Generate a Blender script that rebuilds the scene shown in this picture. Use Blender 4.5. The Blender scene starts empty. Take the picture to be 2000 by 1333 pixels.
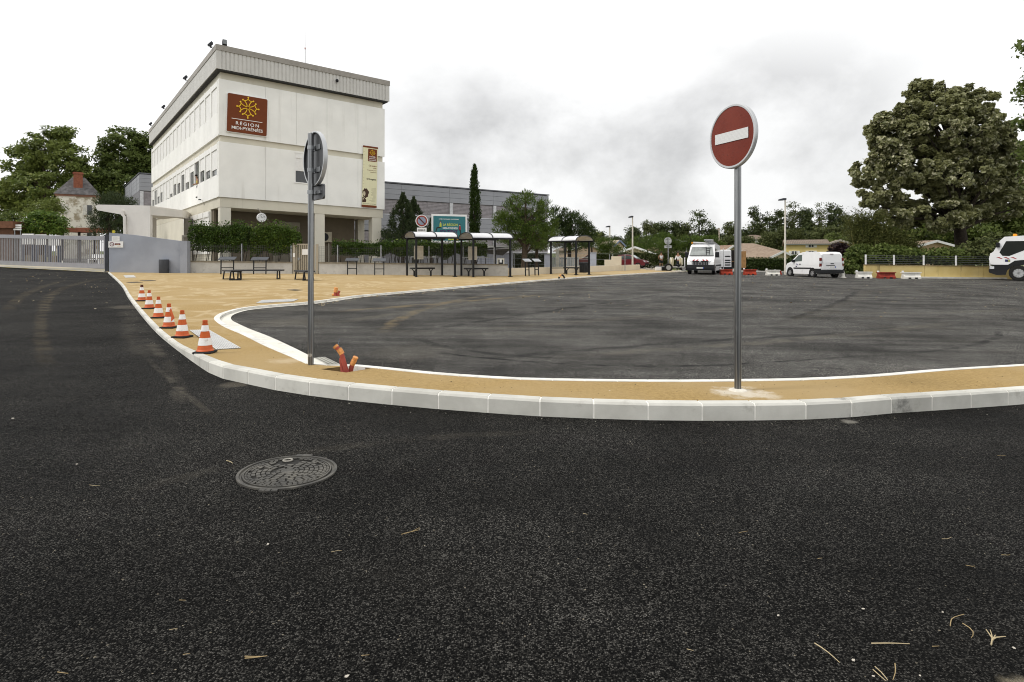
import bpy, bmesh, math, random
import numpy as np
from mathutils import Vector, Matrix, noise as mnoise
R = math.radians
PI = math.pi
sc = bpy.context.scene
COL = sc.collection
# ------------------------------------------------------------------ camera
EYE, F, HZ = 1.53, 1200.0, 503.0
cam_d = bpy.data.cameras.new('camera')
cam = bpy.data.objects.new('camera', cam_d)
COL.objects.link(cam)
cam.location = (0, 0, EYE)
cam.rotation_euler = (R(90), 0, 0)
cam_d.sensor_width = 36
cam_d.lens = 36 * F / 2000
cam_d.shift_y = -(666.5 - HZ) / 2000
cam_d.clip_start = .05
cam_d.clip_end = 5000
sc.camera = cam
# ------------------------------------------------------------------ sky, sun, exposure
SUN_EL, SUN_AZ = R(48), R(-105)          # azimuth measured from +Y towards +X
w = bpy.data.worlds.new('World')
sc.world = w
w.use_nodes = True
nt = w.node_tree
nt.nodes.clear()
def wn(t, **k):
    n = nt.nodes.new(t)
    for a, b in k.items():
        setattr(n, a, b)
    return n
out = wn('ShaderNodeOutputWorld'); bg = wn('ShaderNodeBackground')
sky = wn('ShaderNodeTexSky', sky_type='NISHITA', sun_disc=False)
sky.sun_elevation = SUN_EL; sky.sun_rotation = SUN_AZ
tc = wn('ShaderNodeTexCoord')
mp = wn('ShaderNodeMapping'); mp.inputs['Scale'].default_value = (1, 1, 1.45); mp.inputs['Location'].default_value = (.35, .0, .1)
nt.links.new(tc.outputs['Generated'], mp.inputs['Vector'])
n1 = wn('ShaderNodeTexNoise'); n1.inputs['Scale'].default_value = 3.4; n1.inputs['Detail'].default_value = 10
n1.inputs['Roughness'].default_value = .57; n1.inputs['Distortion'].default_value = .1
nt.links.new(mp.outputs[0], n1.inputs['Vector'])
rmp = wn('ShaderNodeValToRGB')
rmp.color_ramp.elements[0].position = .40; rmp.color_ramp.elements[0].color = (0, 0, 0, 1)
rmp.color_ramp.elements[1].position = .60; rmp.color_ramp.elements[1].color = (1, 1, 1, 1)
nt.links.new(n1.outputs[0], rmp.inputs[0])
dot = wn('ShaderNodeVectorMath', operation='DOT_PRODUCT')
gd = Vector((.17, 1, .14)).normalized()
nt.links.new(tc.outputs['Generated'], dot.inputs[0]); dot.inputs[1].default_value = gd
mr = wn('ShaderNodeMapRange', interpolation_type='SMOOTHSTEP')
mr.inputs['From Min'].default_value = math.cos(R(31)); mr.inputs['From Max'].default_value = math.cos(R(12))
nt.links.new(dot.outputs['Value'], mr.inputs['Value'])
inv = wn('ShaderNodeMath', operation='SUBTRACT'); inv.inputs[0].default_value = 1.0
nt.links.new(rmp.outputs[0], inv.inputs[1])
mul = wn('ShaderNodeMath', operation='MULTIPLY', use_clamp=True)
sepd = wn('ShaderNodeSeparateXYZ'); nt.links.new(tc.outputs['Generated'], sepd.inputs[0])
fz = wn('ShaderNodeMapRange', interpolation_type='SMOOTHSTEP')
fz.inputs['From Min'].default_value = .40; fz.inputs['From Max'].default_value = .20
nt.links.new(sepd.outputs[2], fz.inputs['Value'])
mrz = wn('ShaderNodeMath', operation='MULTIPLY')
nt.links.new(mr.outputs[0], mrz.inputs[0]); nt.links.new(fz.outputs[0], mrz.inputs[1])
soft = wn('ShaderNodeMath', operation='MULTIPLY_ADD'); soft.inputs[1].default_value = .66; soft.inputs[2].default_value = .36
nt.links.new(inv.outputs[0], soft.inputs[0])
nt.links.new(soft.outputs[0], mul.inputs[0]); nt.links.new(mrz.outputs[0], mul.inputs[1])
cm = wn('ShaderNodeMix', data_type='RGBA')
cm.inputs[6].default_value = (11.2, 11.2, 11.15, 1); cm.inputs[7].default_value = (6.1, 6.1, 6.1, 1)
nt.links.new(mul.outputs[0], cm.inputs[0])
mx = wn('ShaderNodeMix', data_type='RGBA'); mx.inputs[0].default_value = .95
nt.links.new(sky.outputs[0], mx.inputs[6]); nt.links.new(cm.outputs[2], mx.inputs[7])
nt.links.new(mx.outputs[2], bg.inputs[0]); bg.inputs[1].default_value = .1
nt.links.new(bg.outputs[0], out.inputs[0])
sd = bpy.data.lights.new('sun', 'SUN')
so = bpy.data.objects.new('sun', sd)
COL.objects.link(so)
sd.energy = 1.5; sd.angle = R(11); sd.color = (1, .96, .9)
sv = Vector((math.sin(SUN_AZ) * math.cos(SUN_EL), math.cos(SUN_AZ) * math.cos(SUN_EL), math.sin(SUN_EL)))
so.rotation_euler = sv.to_track_quat('Z', 'Y').to_euler()
so.location = (-30, -20, 40)
sc.view_settings.view_transform = 'Standard'
sc.view_settings.look = 'None'
sc.view_settings.exposure = .12
sc.cycles.filter_width = 1.05
sc.view_settings.gamma = 1

# ------------------------------------------------------------------ ground maths
def gz(x, y):
    return .008 * y - .012 * x
def sst(a, b, t):
    t = min(1, max(0, (t - a) / (b - a)))
    return t * t * (3 - 2 * t)
def hw(y):                                # pavement height above the carriageway
    return .15 - .09 * sst(6.95, 9.8, y)
def G(px, py, dz=0, walk=False):          # point of the ground plane seen at a pixel of the photograph
    den = (py - HZ) / F + .008 - .012 * (px - 1000) / F
    D = (EYE - dz) / den
    if walk:
        for _ in range(12):
            dz = hw(D)
            D = (EYE - dz) / den
    x = (px - 1000) / F * D
    return Vector((x, D, gz(x, D) + dz))
def W(px, py):
    return G(px, py, walk=True)
def P(px, py, D):
    return Vector(((px - 1000) / F * D, D, EYE + (HZ - py) * D / F))
def gp(px, D, dz=0):
    x = (px - 1000) / F * D
    return Vector((x, D, gz(x, D) + dz))

# ------------------------------------------------------------------ material helpers
MATS = {}
class NT:
    def __init__(s, name):
        s.m = bpy.data.materials.new(name)
        s.m.use_nodes = True
        s.t = s.m.node_tree
        s.b = s.t.nodes['Principled BSDF']
        s.o = s.t.nodes['Material Output']
        s.tc = s.t.nodes.new('ShaderNodeTexCoord')
    def n(s, t, ins=None, **k):
        n = s.t.nodes.new(t)
        for a, b in k.items():
            setattr(n, a, b)
        for a, b in (ins or {}).items():
            s.put(n.inputs[a], b)
        return n
    def put(s, sock, v):
        if hasattr(v, 'links') or isinstance(v, bpy.types.NodeSocket):
            s.t.links.new(v, sock)
        else:
            if isinstance(v, (tuple, list)) and len(v) == 3 and sock.type == 'RGBA':
                v = (*v, 1)
            sock.default_value = v
    def math(s, op, a, b=0.0, c=None, clamp=False):
        n = s.n('ShaderNodeMath', operation=op, use_clamp=clamp)
        s.put(n.inputs[0], a); s.put(n.inputs[1], b)
        if c is not None:
            s.put(n.inputs[2], c)
        return n.outputs[0]
    def noise(s, scale, detail=4, rough=.55, vec=None, dist=0):
        n = s.n('ShaderNodeTexNoise', {'Scale': scale, 'Detail': detail, 'Roughness': rough, 'Distortion': dist})
        s.t.links.new(vec if vec is not None else s.tc.outputs['Object'], n.inputs['Vector'])
        return n.outputs[0]
    def mapped(s, scale=(1, 1, 1), rot=(0, 0, 0), loc=(0, 0, 0)):
        n = s.n('ShaderNodeMapping', {'Scale': scale, 'Rotation': rot, 'Location': loc})
        s.t.links.new(s.tc.outputs['Object'], n.inputs['Vector'])
        return n.outputs[0]
    def rng(s, v, a, b, c=0.0, d=1.0, smooth=True):
        n = s.n('ShaderNodeMapRange', {'From Min': a, 'From Max': b, 'To Min': c, 'To Max': d},
                interpolation_type='SMOOTHSTEP' if smooth else 'LINEAR')
        s.put(n.inputs['Value'], v)
        return n.outputs[0]
    def mix(s, f, a, b, mode='MIX'):
        n = s.n('ShaderNodeMix', data_type='RGBA', blend_type=mode)
        s.put(n.inputs[0], f); s.put(n.inputs[6], a); s.put(n.inputs[7], b)
        return n.outputs[2]
    def bump(s, h, strength=.3, dist=.01):
        n = s.n('ShaderNodeBump', {'Strength': strength, 'Distance': dist})
        s.put(n.inputs['Height'], h)
        s.t.links.new(n.outputs[0], s.b.inputs['Normal'])
    def base(s, c, rough=.7, metal=0.0, spec=None):
        s.put(s.b.inputs['Base Color'], c)
        s.put(s.b.inputs['Roughness'], rough)
        s.b.inputs['Metallic'].default_value = metal
        if spec is not None:
            s.b.inputs['Specular IOR Level'].default_value = spec
def sc3(c, k):
    return tuple(min(1, x * k) for x in c)
def plain(name, col, rough=.6, metal=0.0, var=.12, scale=3.0, bump=0.0, bscale=40.0, dirt=0.0, spec=None, coat=0.0):
    if name in MATS:
        return MATS[name]
    s = NT(name)
    c = s.mix(s.rng(s.noise(scale, 5), .3, .7), sc3(col, 1 - var), sc3(col, 1 + var))
    if dirt:
        c = s.mix(s.math('MULTIPLY', s.rng(s.noise(scale * 2.3, 8, .7), .5, .72), dirt), c, (.12, .10, .08))
    s.base(c, s.rng(s.noise(scale * 4, 3), .2, .8, rough * .85, min(1, rough * 1.12)), metal, .22 if spec is None else spec)
    if bump:
        s.bump(s.noise(bscale, 4), bump, .01)
    if coat:
        s.b.inputs['Coat Weight'].default_value = coat
        s.b.inputs['Coat Roughness'].default_value = .08
    MATS[name] = s.m
    return s.m
def streaked(name, col, streak=(.25, .24, .21), amt=.35, zsc=.12, xsc=2.2, var=.05, rough=.75, bump=.08):
    if name in MATS:
        return MATS[name]
    s = NT(name)
    v = s.mapped((xsc, xsc, zsc))
    st = s.rng(s.noise(1.0, 6, .62, v), .52, .74)
    pat = s.rng(s.noise(.23, 3), .42, .62)
    c = s.mix(s.rng(s.noise(.6, 5), .3, .7), sc3(col, 1 - var), sc3(col, 1 + var))
    c = s.mix(s.math('MULTIPLY', s.math('MULTIPLY', st, pat), amt), c, streak)
    s.base(c, rough, 0, .2)
    s.bump(s.noise(35, 4), bump, .01)
    MATS[name] = s.m
    return s.m
def leafmat(name, c1, c2, c3=None, rough=.5, trans=.28, spec=.14, pale=0.0):
    if name in MATS:
        return MATS[name]
    s = NT(name)
    g = s.n('ShaderNodeNewGeometry')
    r = g.outputs['Random Per Island']
    c = s.mix(r, c1, c2)
    if c3:
        c = s.mix(s.rng(r, .86 - pale, .99 - pale), c, c3)
    c = s.mix(s.rng(s.noise(.35, 3), .35, .65), c, sc3(c2, .8))
    s.base(c, rough, 0, spec)
    tr = s.n('ShaderNodeBsdfTranslucent')
    s.t.links.new(c, tr.inputs[0])
    ms = s.n('ShaderNodeMixShader', {0: trans})
    s.t.links.new(s.b.outputs[0], ms.inputs[1]); s.t.links.new(tr.outputs[0], ms.inputs[2])
    s.t.links.new(ms.outputs[0], s.o.inputs[0])
    MATS[name] = s.m
    return s.m
def glassmat(name, col=(.9, .95, .95), alpha=.18, rough=.03):
    if name in MATS:
        return MATS[name]
    s = NT(name)
    s.base(col, rough)
    tr = s.n('ShaderNodeBsdfTransparent')
    fr = s.n('ShaderNodeFresnel', {'IOR': 1.45})
    f = s.math('MULTIPLY_ADD', fr.outputs[0], .45, alpha, clamp=True)
    ms = s.n('ShaderNodeMixShader')
    s.t.links.new(f, ms.inputs[0])
    s.t.links.new(tr.outputs[0], ms.inputs[1]); s.t.links.new(s.b.outputs[0], ms.inputs[2])
    s.t.links.new(ms.outputs[0], s.o.inputs[0])
    MATS[name] = s.m
    return s.m

# ------------------------------------------------------------------ mesh helpers
class MB:
    def __init__(s, o=(0, 0, 0)):
        s.v = []; s.f = []; s.mi = []; s.cur = 0; s.o = Vector(o); s.M = None
    def add(s, vs, fs):
        b = len(s.v)
        for p in vs:
            p = Vector(p)
            if s.M is not None:
                p = s.M @ p
            s.v.append(p - s.o)
        for f in fs:
            s.f.append([b + i for i in f]); s.mi.append(s.cur)
        return s
    def box(s, x0, x1, y0, y1, z0, z1):
        return s.add([(x0, y0, z0), (x1, y0, z0), (x1, y1, z0), (x0, y1, z0),
                      (x0, y0, z1), (x1, y0, z1), (x1, y1, z1), (x0, y1, z1)],
                     [(0, 3, 2, 1), (4, 5, 6, 7), (0, 1, 5, 4), (1, 2, 6, 5), (2, 3, 7, 6), (3, 0, 4, 7)])
    def wall(s, a, b, t, z0, z1):
        a = Vector(a); b = Vector(b)
        d = (b - a); d.z = 0; d.normalize()
        n = Vector((-d.y, d.x, 0)) * t / 2
        q = [a - n, b - n, b + n, a + n]
        vs = [Vector((p.x, p.y, p.z + z0)) for p in q] + [Vector((p.x, p.y, p.z + z1)) for p in q]
        return s.add(vs, [(0, 3, 2, 1), (4, 5, 6, 7), (0, 1, 5, 4), (1, 2, 6, 5), (2, 3, 7, 6), (3, 0, 4, 7)])
    def bar(s, a, b, wx, wz=None, up=(0, 0, 1)):
        a = Vector(a); b = Vector(b); wz = wz or wx
        d = (b - a).normalized(); u = Vector(up)
        if abs(d.dot(u)) > .98:
            u = Vector((0, 1, 0))
        r = d.cross(u).normalized(); u = r.cross(d)
        r *= wx / 2; u *= wz / 2
        vs = [a - r - u, a + r - u, a + r + u, a - r + u, b - r - u, b + r - u, b + r + u, b - r + u]
        return s.add(vs, [(0, 1, 2, 3), (7, 6, 5, 4), (0, 4, 5, 1), (1, 5, 6, 2), (2, 6, 7, 3), (3, 7, 4, 0)])
    def tube(s, pts, rad, seg=10, cap=True):
        pts = [Vector(p) for p in pts]
        if not isinstance(rad, (list, tuple)):
            rad = [rad] * len(pts)
        vs = []; fs = []
        pr = None
        for i, p in enumerate(pts):
            d = (pts[min(i + 1, len(pts) - 1)] - pts[max(i - 1, 0)])
            d = d.normalized() if d.length > 1e-9 else Vector((0, 0, 1))
            u = pr if pr is not None else (Vector((0, 0, 1)) if abs(d.z) < .9 else Vector((1, 0, 0)))
            r = d.cross(u)
            if r.length < 1e-6:
                r = d.cross(Vector((0, 1, 0)))
            r.normalize(); u = r.cross(d).normalized(); pr = u
            for k in range(seg):
                a = 2 * PI * k / seg
                vs.append(p + (r * math.cos(a) + u * math.sin(a)) * rad[i])
        for i in range(len(pts) - 1):
            for k in range(seg):
                k2 = (k + 1) % seg
                fs.append((i * seg + k, i * seg + k2, (i + 1) * seg + k2, (i + 1) * seg + k))
        if cap:
            fs.append(tuple(range(seg - 1, -1, -1)))
            fs.append(tuple(range((len(pts) - 1) * seg, len(pts) * seg)))
        return s.add(vs, fs)
    def cyl(s, c, r, h, axis='Z', seg=24):
        c = Vector(c)
        d = {'X': Vector((h, 0, 0)), 'Y': Vector((0, h, 0)), 'Z': Vector((0, 0, h))}[axis]
        return s.tube([c, c + d], r, seg)
    def lathe(s, prof, c=(0, 0, 0), seg=28, axis='Z', capb=True):
        vs = []; fs = []; c = Vector(c)
        for r, z in prof:
            for k in range(seg):
                a = 2 * PI * k / seg
                if axis == 'Z':
                    vs.append(c + Vector((r * math.cos(a), r * math.sin(a), z)))
                else:
                    vs.append(c + Vector((r * math.cos(a), z, r * math.sin(a))))
        for i in range(len(prof) - 1):
            for k in range(seg):
                k2 = (k + 1) % seg
                fs.append((i * seg + k, i * seg + k2, (i + 1) * seg + k2, (i + 1) * seg + k))
        if capb:
            fs.append(tuple(range(seg - 1, -1, -1)))
            fs.append(tuple(range((len(prof) - 1) * seg, len(prof) * seg)))
        return s.add(vs, fs)
    def poly_y(s, pts, y, t=.004):        # flat outline in x,z facing -y, thickness t towards +y
        n = len(pts)
        vs = [(x, y, z) for x, z in pts] + [(x, y + t, z) for x, z in pts]
        fs = [tuple(range(n)), tuple(range(2 * n - 1, n - 1, -1))]
        fs += [(i, i + n, (i + 1) % n + n, (i + 1) % n) for i in range(n)]
        return s.add(vs, fs)
    def hull(s, prof, wf, cap=True):       # side profile (x,z) spread to +-wf(x,z) in y
        bm = bmesh.new()
        f = bm.faces.new([bm.verts.new((x, 0, z)) for x, z in prof]); f.normal_update()
        bmesh.ops.triangulate(bm, faces=[f])
        xs = [p[0] for p in prof]; zs = [p[1] for p in prof]
        for ax, (lo, hi, st) in (((0, 0, 1), (min(zs), max(zs), max(.12, (max(zs) - min(zs)) / 9))), ((1, 0, 0), (min(xs), max(xs), max(.15, (max(xs) - min(xs)) / 12)))):
            t = lo + st
            while t < hi - .02:
                bmesh.ops.bisect_plane(bm, geom=bm.verts[:] + bm.edges[:] + bm.faces[:], plane_co=Vector(ax) * t, plane_no=ax, dist=1e-5)
                t += st
        bm.verts.index_update()
        co = [(v.co.x, v.co.z) for v in bm.verts]; n = len(co)
        vs = [(x, -wf(x, z), z) for x, z in co] + [(x, wf(x, z), z) for x, z in co]
        fs = []
        for f in bm.faces:
            ix = [v.index for v in f.verts]
            fs.append(tuple(ix)); fs.append(tuple(i + n for i in reversed(ix)))
        for e in bm.edges:
            if e.is_boundary:
                a, b = e.verts[0].index, e.verts[1].index
                fs.append((a, b, b + n, a + n))
        bm.free()
        return s.add(vs, fs)
    def build(s, name, m, parent=None, smooth=False, bevel=0, seg=2, fix=True, auto=None):
        me = bpy.data.meshes.new(name)
        me.from_pydata([tuple(v) for v in s.v], [], s.f)
        ms = m if isinstance(m, (list, tuple)) else [m]
        for q in ms:
            me.materials.append(q)
        if len(ms) > 1:
            me.polygons.foreach_set('material_index', s.mi)
        if fix:
            bm = bmesh.new(); bm.from_mesh(me)
            bmesh.ops.recalc_face_normals(bm, faces=bm.faces)
            bm.to_mesh(me); bm.free()
        if smooth:
            me.polygons.foreach_set('use_smooth', [True] * len(me.polygons))
            try:
                me.set_sharp_from_angle(angle=R(38))
            except Exception:
                pass
        me.update()
        o = bpy.data.objects.new(name, me)
        COL.objects.link(o)
        if parent is not None:
            o.parent = parent
        if bevel:
            bv = o.modifiers.new('edge', 'BEVEL')
            bv.width = bevel; bv.segments = seg; bv.limit_method = 'ANGLE'; bv.angle_limit = R(35)
        return o
def tag(o, label, cat, group=None, kind=None):
    if label: o['label'] = label
    if cat: o['category'] = cat
    if group: o['group'] = group
    if kind: o['kind'] = kind
    return o
def thing(name, label, cat, loc=(0, 0, 0), rz=0, group=None, tilt=None):
    o = bpy.data.objects.new(name, None)
    o.empty_display_size = .2
    COL.objects.link(o)
    o.location = loc
    o.rotation_euler = (tilt[0], tilt[1], rz) if tilt else (0, 0, rz)
    return tag(o, label, cat, group)
def struct(o):
    o['kind'] = 'structure'
    return o
def copy_tree(o, parent=None):
    c = o.copy(); COL.objects.link(c)
    if parent is not None:
        c.parent = parent
        c.matrix_parent_inverse = o.matrix_parent_inverse
    for ch in [x for x in KIDS.get(o.name, [])]:
        copy_tree(ch, c)
    return c
KIDS = {}
def index_kids(root):
    KIDS[root.name] = [x for x in COL.objects if x.parent == root]
    for k in KIDS[root.name]:
        index_kids(k)
def clone(root, loc, rz, label=None):
    if root.name not in KIDS:
        index_kids(root)
    c = copy_tree(root)
    c.location = loc
    c.rotation_euler = (0, 0, rz)
    if label:
        c['label'] = label
    return c
def text(name, body, m, parent, loc, width=None, height=None, bold=.0, depth=.004, align='CENTER', spacing=1.0, rot=(R(90), 0, 0)):
    cu = bpy.data.curves.new('t', 'FONT')
    cu.body = body; cu.size = 1; cu.extrude = .0; cu.offset = bold
    cu.space_character = spacing; cu.align_x = 'LEFT'; cu.resolution_u = 4
    to = bpy.data.objects.new('t', cu); COL.objects.link(to)
    dg = bpy.context.evaluated_depsgraph_get()
    me = bpy.data.meshes.new_from_object(to.evaluated_get(dg))
    bpy.data.objects.remove(to); bpy.data.curves.remove(cu)
    n = len(me.vertices)
    co = np.empty(n * 3); me.vertices.foreach_get('co', co); co = co.reshape(-1, 3)
    mn, mxx = co.min(0), co.max(0)
    sx = sy = None
    if width: sx = width / (mxx[0] - mn[0])
    if height: sy = height / (mxx[1] - mn[1])
    sx = sx or sy; sy = sy or sx
    ox = {'CENTER': (mn[0] + mxx[0]) / 2, 'LEFT': mn[0], 'RIGHT': mxx[0]}[align]
    co[:, 0] = (co[:, 0] - ox) * sx
    co[:, 1] = (co[:, 1] - mn[1]) * sy
    me.vertices.foreach_set('co', co.ravel())
    me.materials.clear(); me.materials.append(m)
    me.update()
    o = bpy.data.objects.new(name, me); COL.objects.link(o)
    o.parent = parent; o.location = loc; o.rotation_euler = rot
    return o
def quadmesh(name, V, m, parent=None):      # V: (N,4,3) array
    N = len(V)
    me = bpy.data.meshes.new(name)
    me.vertices.add(N * 4); me.loops.add(N * 4); me.polygons.add(N)
    me.vertices.foreach_set('co', V.reshape(-1).astype(np.float32))
    me.loops.foreach_set('vertex_index', np.arange(N * 4, dtype=np.int32))
    me.polygons.foreach_set('loop_start', np.arange(0, N * 4, 4, dtype=np.int32))
    me.polygons.foreach_set('loop_total', np.full(N, 4, dtype=np.int32))
    me.materials.append(m)
    me.update(calc_edges=True)
    o = bpy.data.objects.new(name, me); COL.objects.link(o)
    if parent is not None:
        o.parent = parent
    return o
def unit(a):
    return a / np.maximum(np.linalg.norm(a, axis=1, keepdims=True), 1e-9)
def leaf_quads(pts, size, rg, aspect=.55, up=.5, dirs=None, outw=None):
    N = len(pts)
    if dirs is None:
        nrm = unit(rg.normal(size=(N, 3)) * (.8 if outw is not None else 1) + np.array([0, 0, up * (1.0 if outw is not None else 2)]) + (outw * 1.0 if outw is not None else 0))
        t = unit(np.cross(nrm, rg.normal(size=(N, 3))))
    else:
        t = unit(dirs)
        nrm = unit(np.cross(t, rg.normal(size=(N, 3))))
    b = np.cross(nrm, t)
    s = (size * rg.uniform(.6, 1.35, (N, 1)))
    L = t * s; B = b * s * aspect
    return np.stack([pts - L * .5, pts + B * .5 - L * .05, pts + L * .5, pts - B * .5 - L * .05], axis=1)
def smooth_line(pts, step):
    """Catmull-Rom through the points, resampled at even steps."""
    p = [Vector(q) for q in pts]
    p = [p[0] * 2 - p[1]] + p + [p[-1] * 2 - p[-2]]
    dense = []
    for i in range(1, len(p) - 2):
        for k in range(14):
            t = k / 14
            a, b, c, d = p[i - 1], p[i], p[i + 1], p[i + 2]
            dense.append(.5 * ((2 * b) + (c - a) * t + (2 * a - 5 * b + 4 * c - d) * t * t + (3 * b - a - 3 * c + d) * t ** 3))
    dense.append(p[-2])
    res = [dense[0]]; acc = 0
    for i in range(1, len(dense)):
        seg = dense[i] - dense[i - 1]; L = seg.length
        while acc + L >= step:
            q = dense[i - 1] + seg * ((step - acc) / L)
            res.append(q)
            seg = dense[i] - q; dense[i - 1] = q; L = seg.length; acc = 0
        acc += L
    if (res[-1] - dense[-1]).length > step * .3:
        res.append(dense[-1])
    return res
def norms(line):
    r = []
    for i in range(len(line)):
        d = line[min(i + 1, len(line) - 1)] - line[max(i - 1, 0)]
        d.z = 0; d.normalize()
        r.append(Vector((-d.y, d.x, 0)))
    return r
def gpt(v, dz=0):
    return Vector((v.x, v.y, gz(v.x, v.y) + dz))
# ================================================================== GROUND
def circ3(a, b, c):
    ax, ay, bx, by, cx, cy = a.x, a.y, b.x, b.y, c.x, c.y
    d = 2 * (ax * (by - cy) + bx * (cy - ay) + cx * (ay - by))
    ux = ((ax**2 + ay**2) * (by - cy) + (bx**2 + by**2) * (cy - ay) + (cx**2 + cy**2) * (ay - by)) / d
    uy = ((ax**2 + ay**2) * (cx - bx) + (bx**2 + by**2) * (ax - cx) + (cx**2 + cy**2) * (bx - ax)) / d
    return ux, uy, math.hypot(ax - ux, ay - uy)
def asphalt(name, dark, light, dust, arcs, streak=0.0, dustamt=.5, spots=(), pw=3.0):
    s = NT(name)
    ob = s.tc.outputs['Object']
    vo = s.n('ShaderNodeTexVoronoi', {'Scale': 142.0, 'Randomness': 1.0}); s.t.links.new(ob, vo.inputs['Vector'])
    cell = s.n('ShaderNodeSeparateColor'); s.t.links.new(vo.outputs['Color'], cell.inputs[0])
    g = s.math('POWER', cell.outputs[0], pw)
    c = s.mix(g, dark, light)
    gap = s.rng(vo.outputs['Distance'], .35, .75)
    c = s.mix(s.math('MULTIPLY', gap, .9), c, (.003, .003, .003))
    fl = s.math('GREATER_THAN', cell.outputs[1], .9985)
    c = s.mix(s.math('MULTIPLY', fl, .55), c, (.42, .37, .28))
    m1 = s.rng(s.noise(.55, 6, .6), .3, .7, .6, 1.38)
    m2 = s.math('MULTIPLY', s.rng(s.noise(4.5, 5, .65), .3, .7, .84, 1.16), s.rng(s.noise(38, 4, .7), .3, .7, .62, 1.38))
    k = s.math('MULTIPLY', m1, m2)
    if streak:
        st = s.rng(s.noise(1.0, 5, .6, s.mapped((.1, 1.7, 1), (0, 0, R(-7)))), .32, .68, 1 - streak, 1 + streak)
        k = s.math('MULTIPLY', k, st)
    hs = s.n('ShaderNodeHueSaturation'); s.t.links.new(c, hs.inputs['Color']); s.t.links.new(k, hs.inputs['Value'])
    c = hs.outputs[0]
    du = s.math('MULTIPLY', s.rng(s.noise(.33, 7, .66, s.mapped((.5, 1.5, 1), (0, 0, R(-10)))), .52, .8), dustamt)
    c = s.mix(du, c, dust)
    sx = s.n('ShaderNodeSeparateXYZ'); s.t.links.new(ob, sx.inputs[0])
    wob = s.rng(s.noise(1.1, 4), .2, .8, -.12, .12, False)
    brk = s.rng(s.noise(2.4, 6, .7), .36, .62)
    def add_mark(c, dist, L0, mid, wd, col, amt):
        a = s.math('SUBTRACT', 1.0, s.rng(dist, wd * .35, wd), clamp=True)
        dm = s.n('ShaderNodeVectorMath', operation='DISTANCE'); s.t.links.new(ob, dm.inputs[0])
        dm.inputs[1].default_value = mid
        lim = s.math('SUBTRACT', 1.0, s.rng(dm.outputs['Value'], L0 * .75, L0), clamp=True)
        a = s.math('MULTIPLY', s.math('MULTIPLY', a, lim), s.math('MULTIPLY', brk, amt))
        return s.mix(a, c, col)
    for (a, b, d, wd, col, amt) in arcs:
        ux, uy, r = circ3(a, b, d)
        L0 = min((a - b).length, (d - b).length) * 1.25
        dd = s.n('ShaderNodeVectorMath', operation='DISTANCE')
        cb = s.n('ShaderNodeCombineXYZ', {0: sx.outputs[0], 1: sx.outputs[1]})
        s.t.links.new(cb.outputs[0], dd.inputs[0]); dd.inputs[1].default_value = (ux, uy, 0)
        dist = s.math('ABSOLUTE', s.math('ADD', s.math('SUBTRACT', dd.outputs['Value'], r), s.math('MULTIPLY', wob, min(1, wd * 3))))
        c = add_mark(c, dist, L0, (b.x, b.y, b.z), wd, col, amt)
    for (q, wd, col, amt) in spots:
        dm = s.n('ShaderNodeVectorMath', operation='DISTANCE'); s.t.links.new(ob, dm.inputs[0]); dm.inputs[1].default_value = q
        d2 = s.math('ADD', dm.outputs['Value'], s.rng(s.noise(3.0, 6, .7), .2, .8, -wd * .6, wd * .6, False))
        a = s.math('MULTIPLY', s.math('SUBTRACT', 1.0, s.rng(d2, wd * .3, wd), clamp=True), amt)
        c = s.mix(a, c, col)
    s.base(c, s.rng(m2, .84, 1.16, .66, .85), 0, .05)
    s.bump(s.math('ADD', s.math('MULTIPLY', vo.outputs['Distance'], -1.0), s.math('MULTIPLY', s.noise(14, 3), .6)), .9, .014)
    return s.m
DUST = (.21, .165, .10); PALE = (.26, .23, .18); DARK = (.012, .012, .013)
road_m = asphalt('new_asphalt', (.003, .0029, .0027), (.135, .129, .116), (.046, .042, .035), [
    (G(195, 545), G(120, 565), G(86, 605), .2, DUST, .17), (G(108, 572), G(82, 612), G(86, 690), .14, DUST, .18),
    (G(255, 590), G(262, 640), G(285, 690), .3, PALE, .12),
    (G(285, 665), G(330, 715), G(350, 775), .1, PALE, .15),
    (G(245, 655), G(330, 740), G(400, 800), .05, PALE, .16),
    (G(140, 545), G(60, 570), G(20, 600), .2, DUST, .2),
    (G(0, 560), G(60, 552), G(110, 540), .3, DARK, .5),
    (G(330, 940), G(700, 870), G(1200, 850), .1, PALE, .07),
], .16, .3, [(G(2030, 1352), .13, (.36, .31, .22), .8), (G(462, 752), .2, PALE, .3), (G(1660, 824), .1, (.4, .38, .33), .5),
             (G(255, 600), .8, PALE, .25)])
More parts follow.
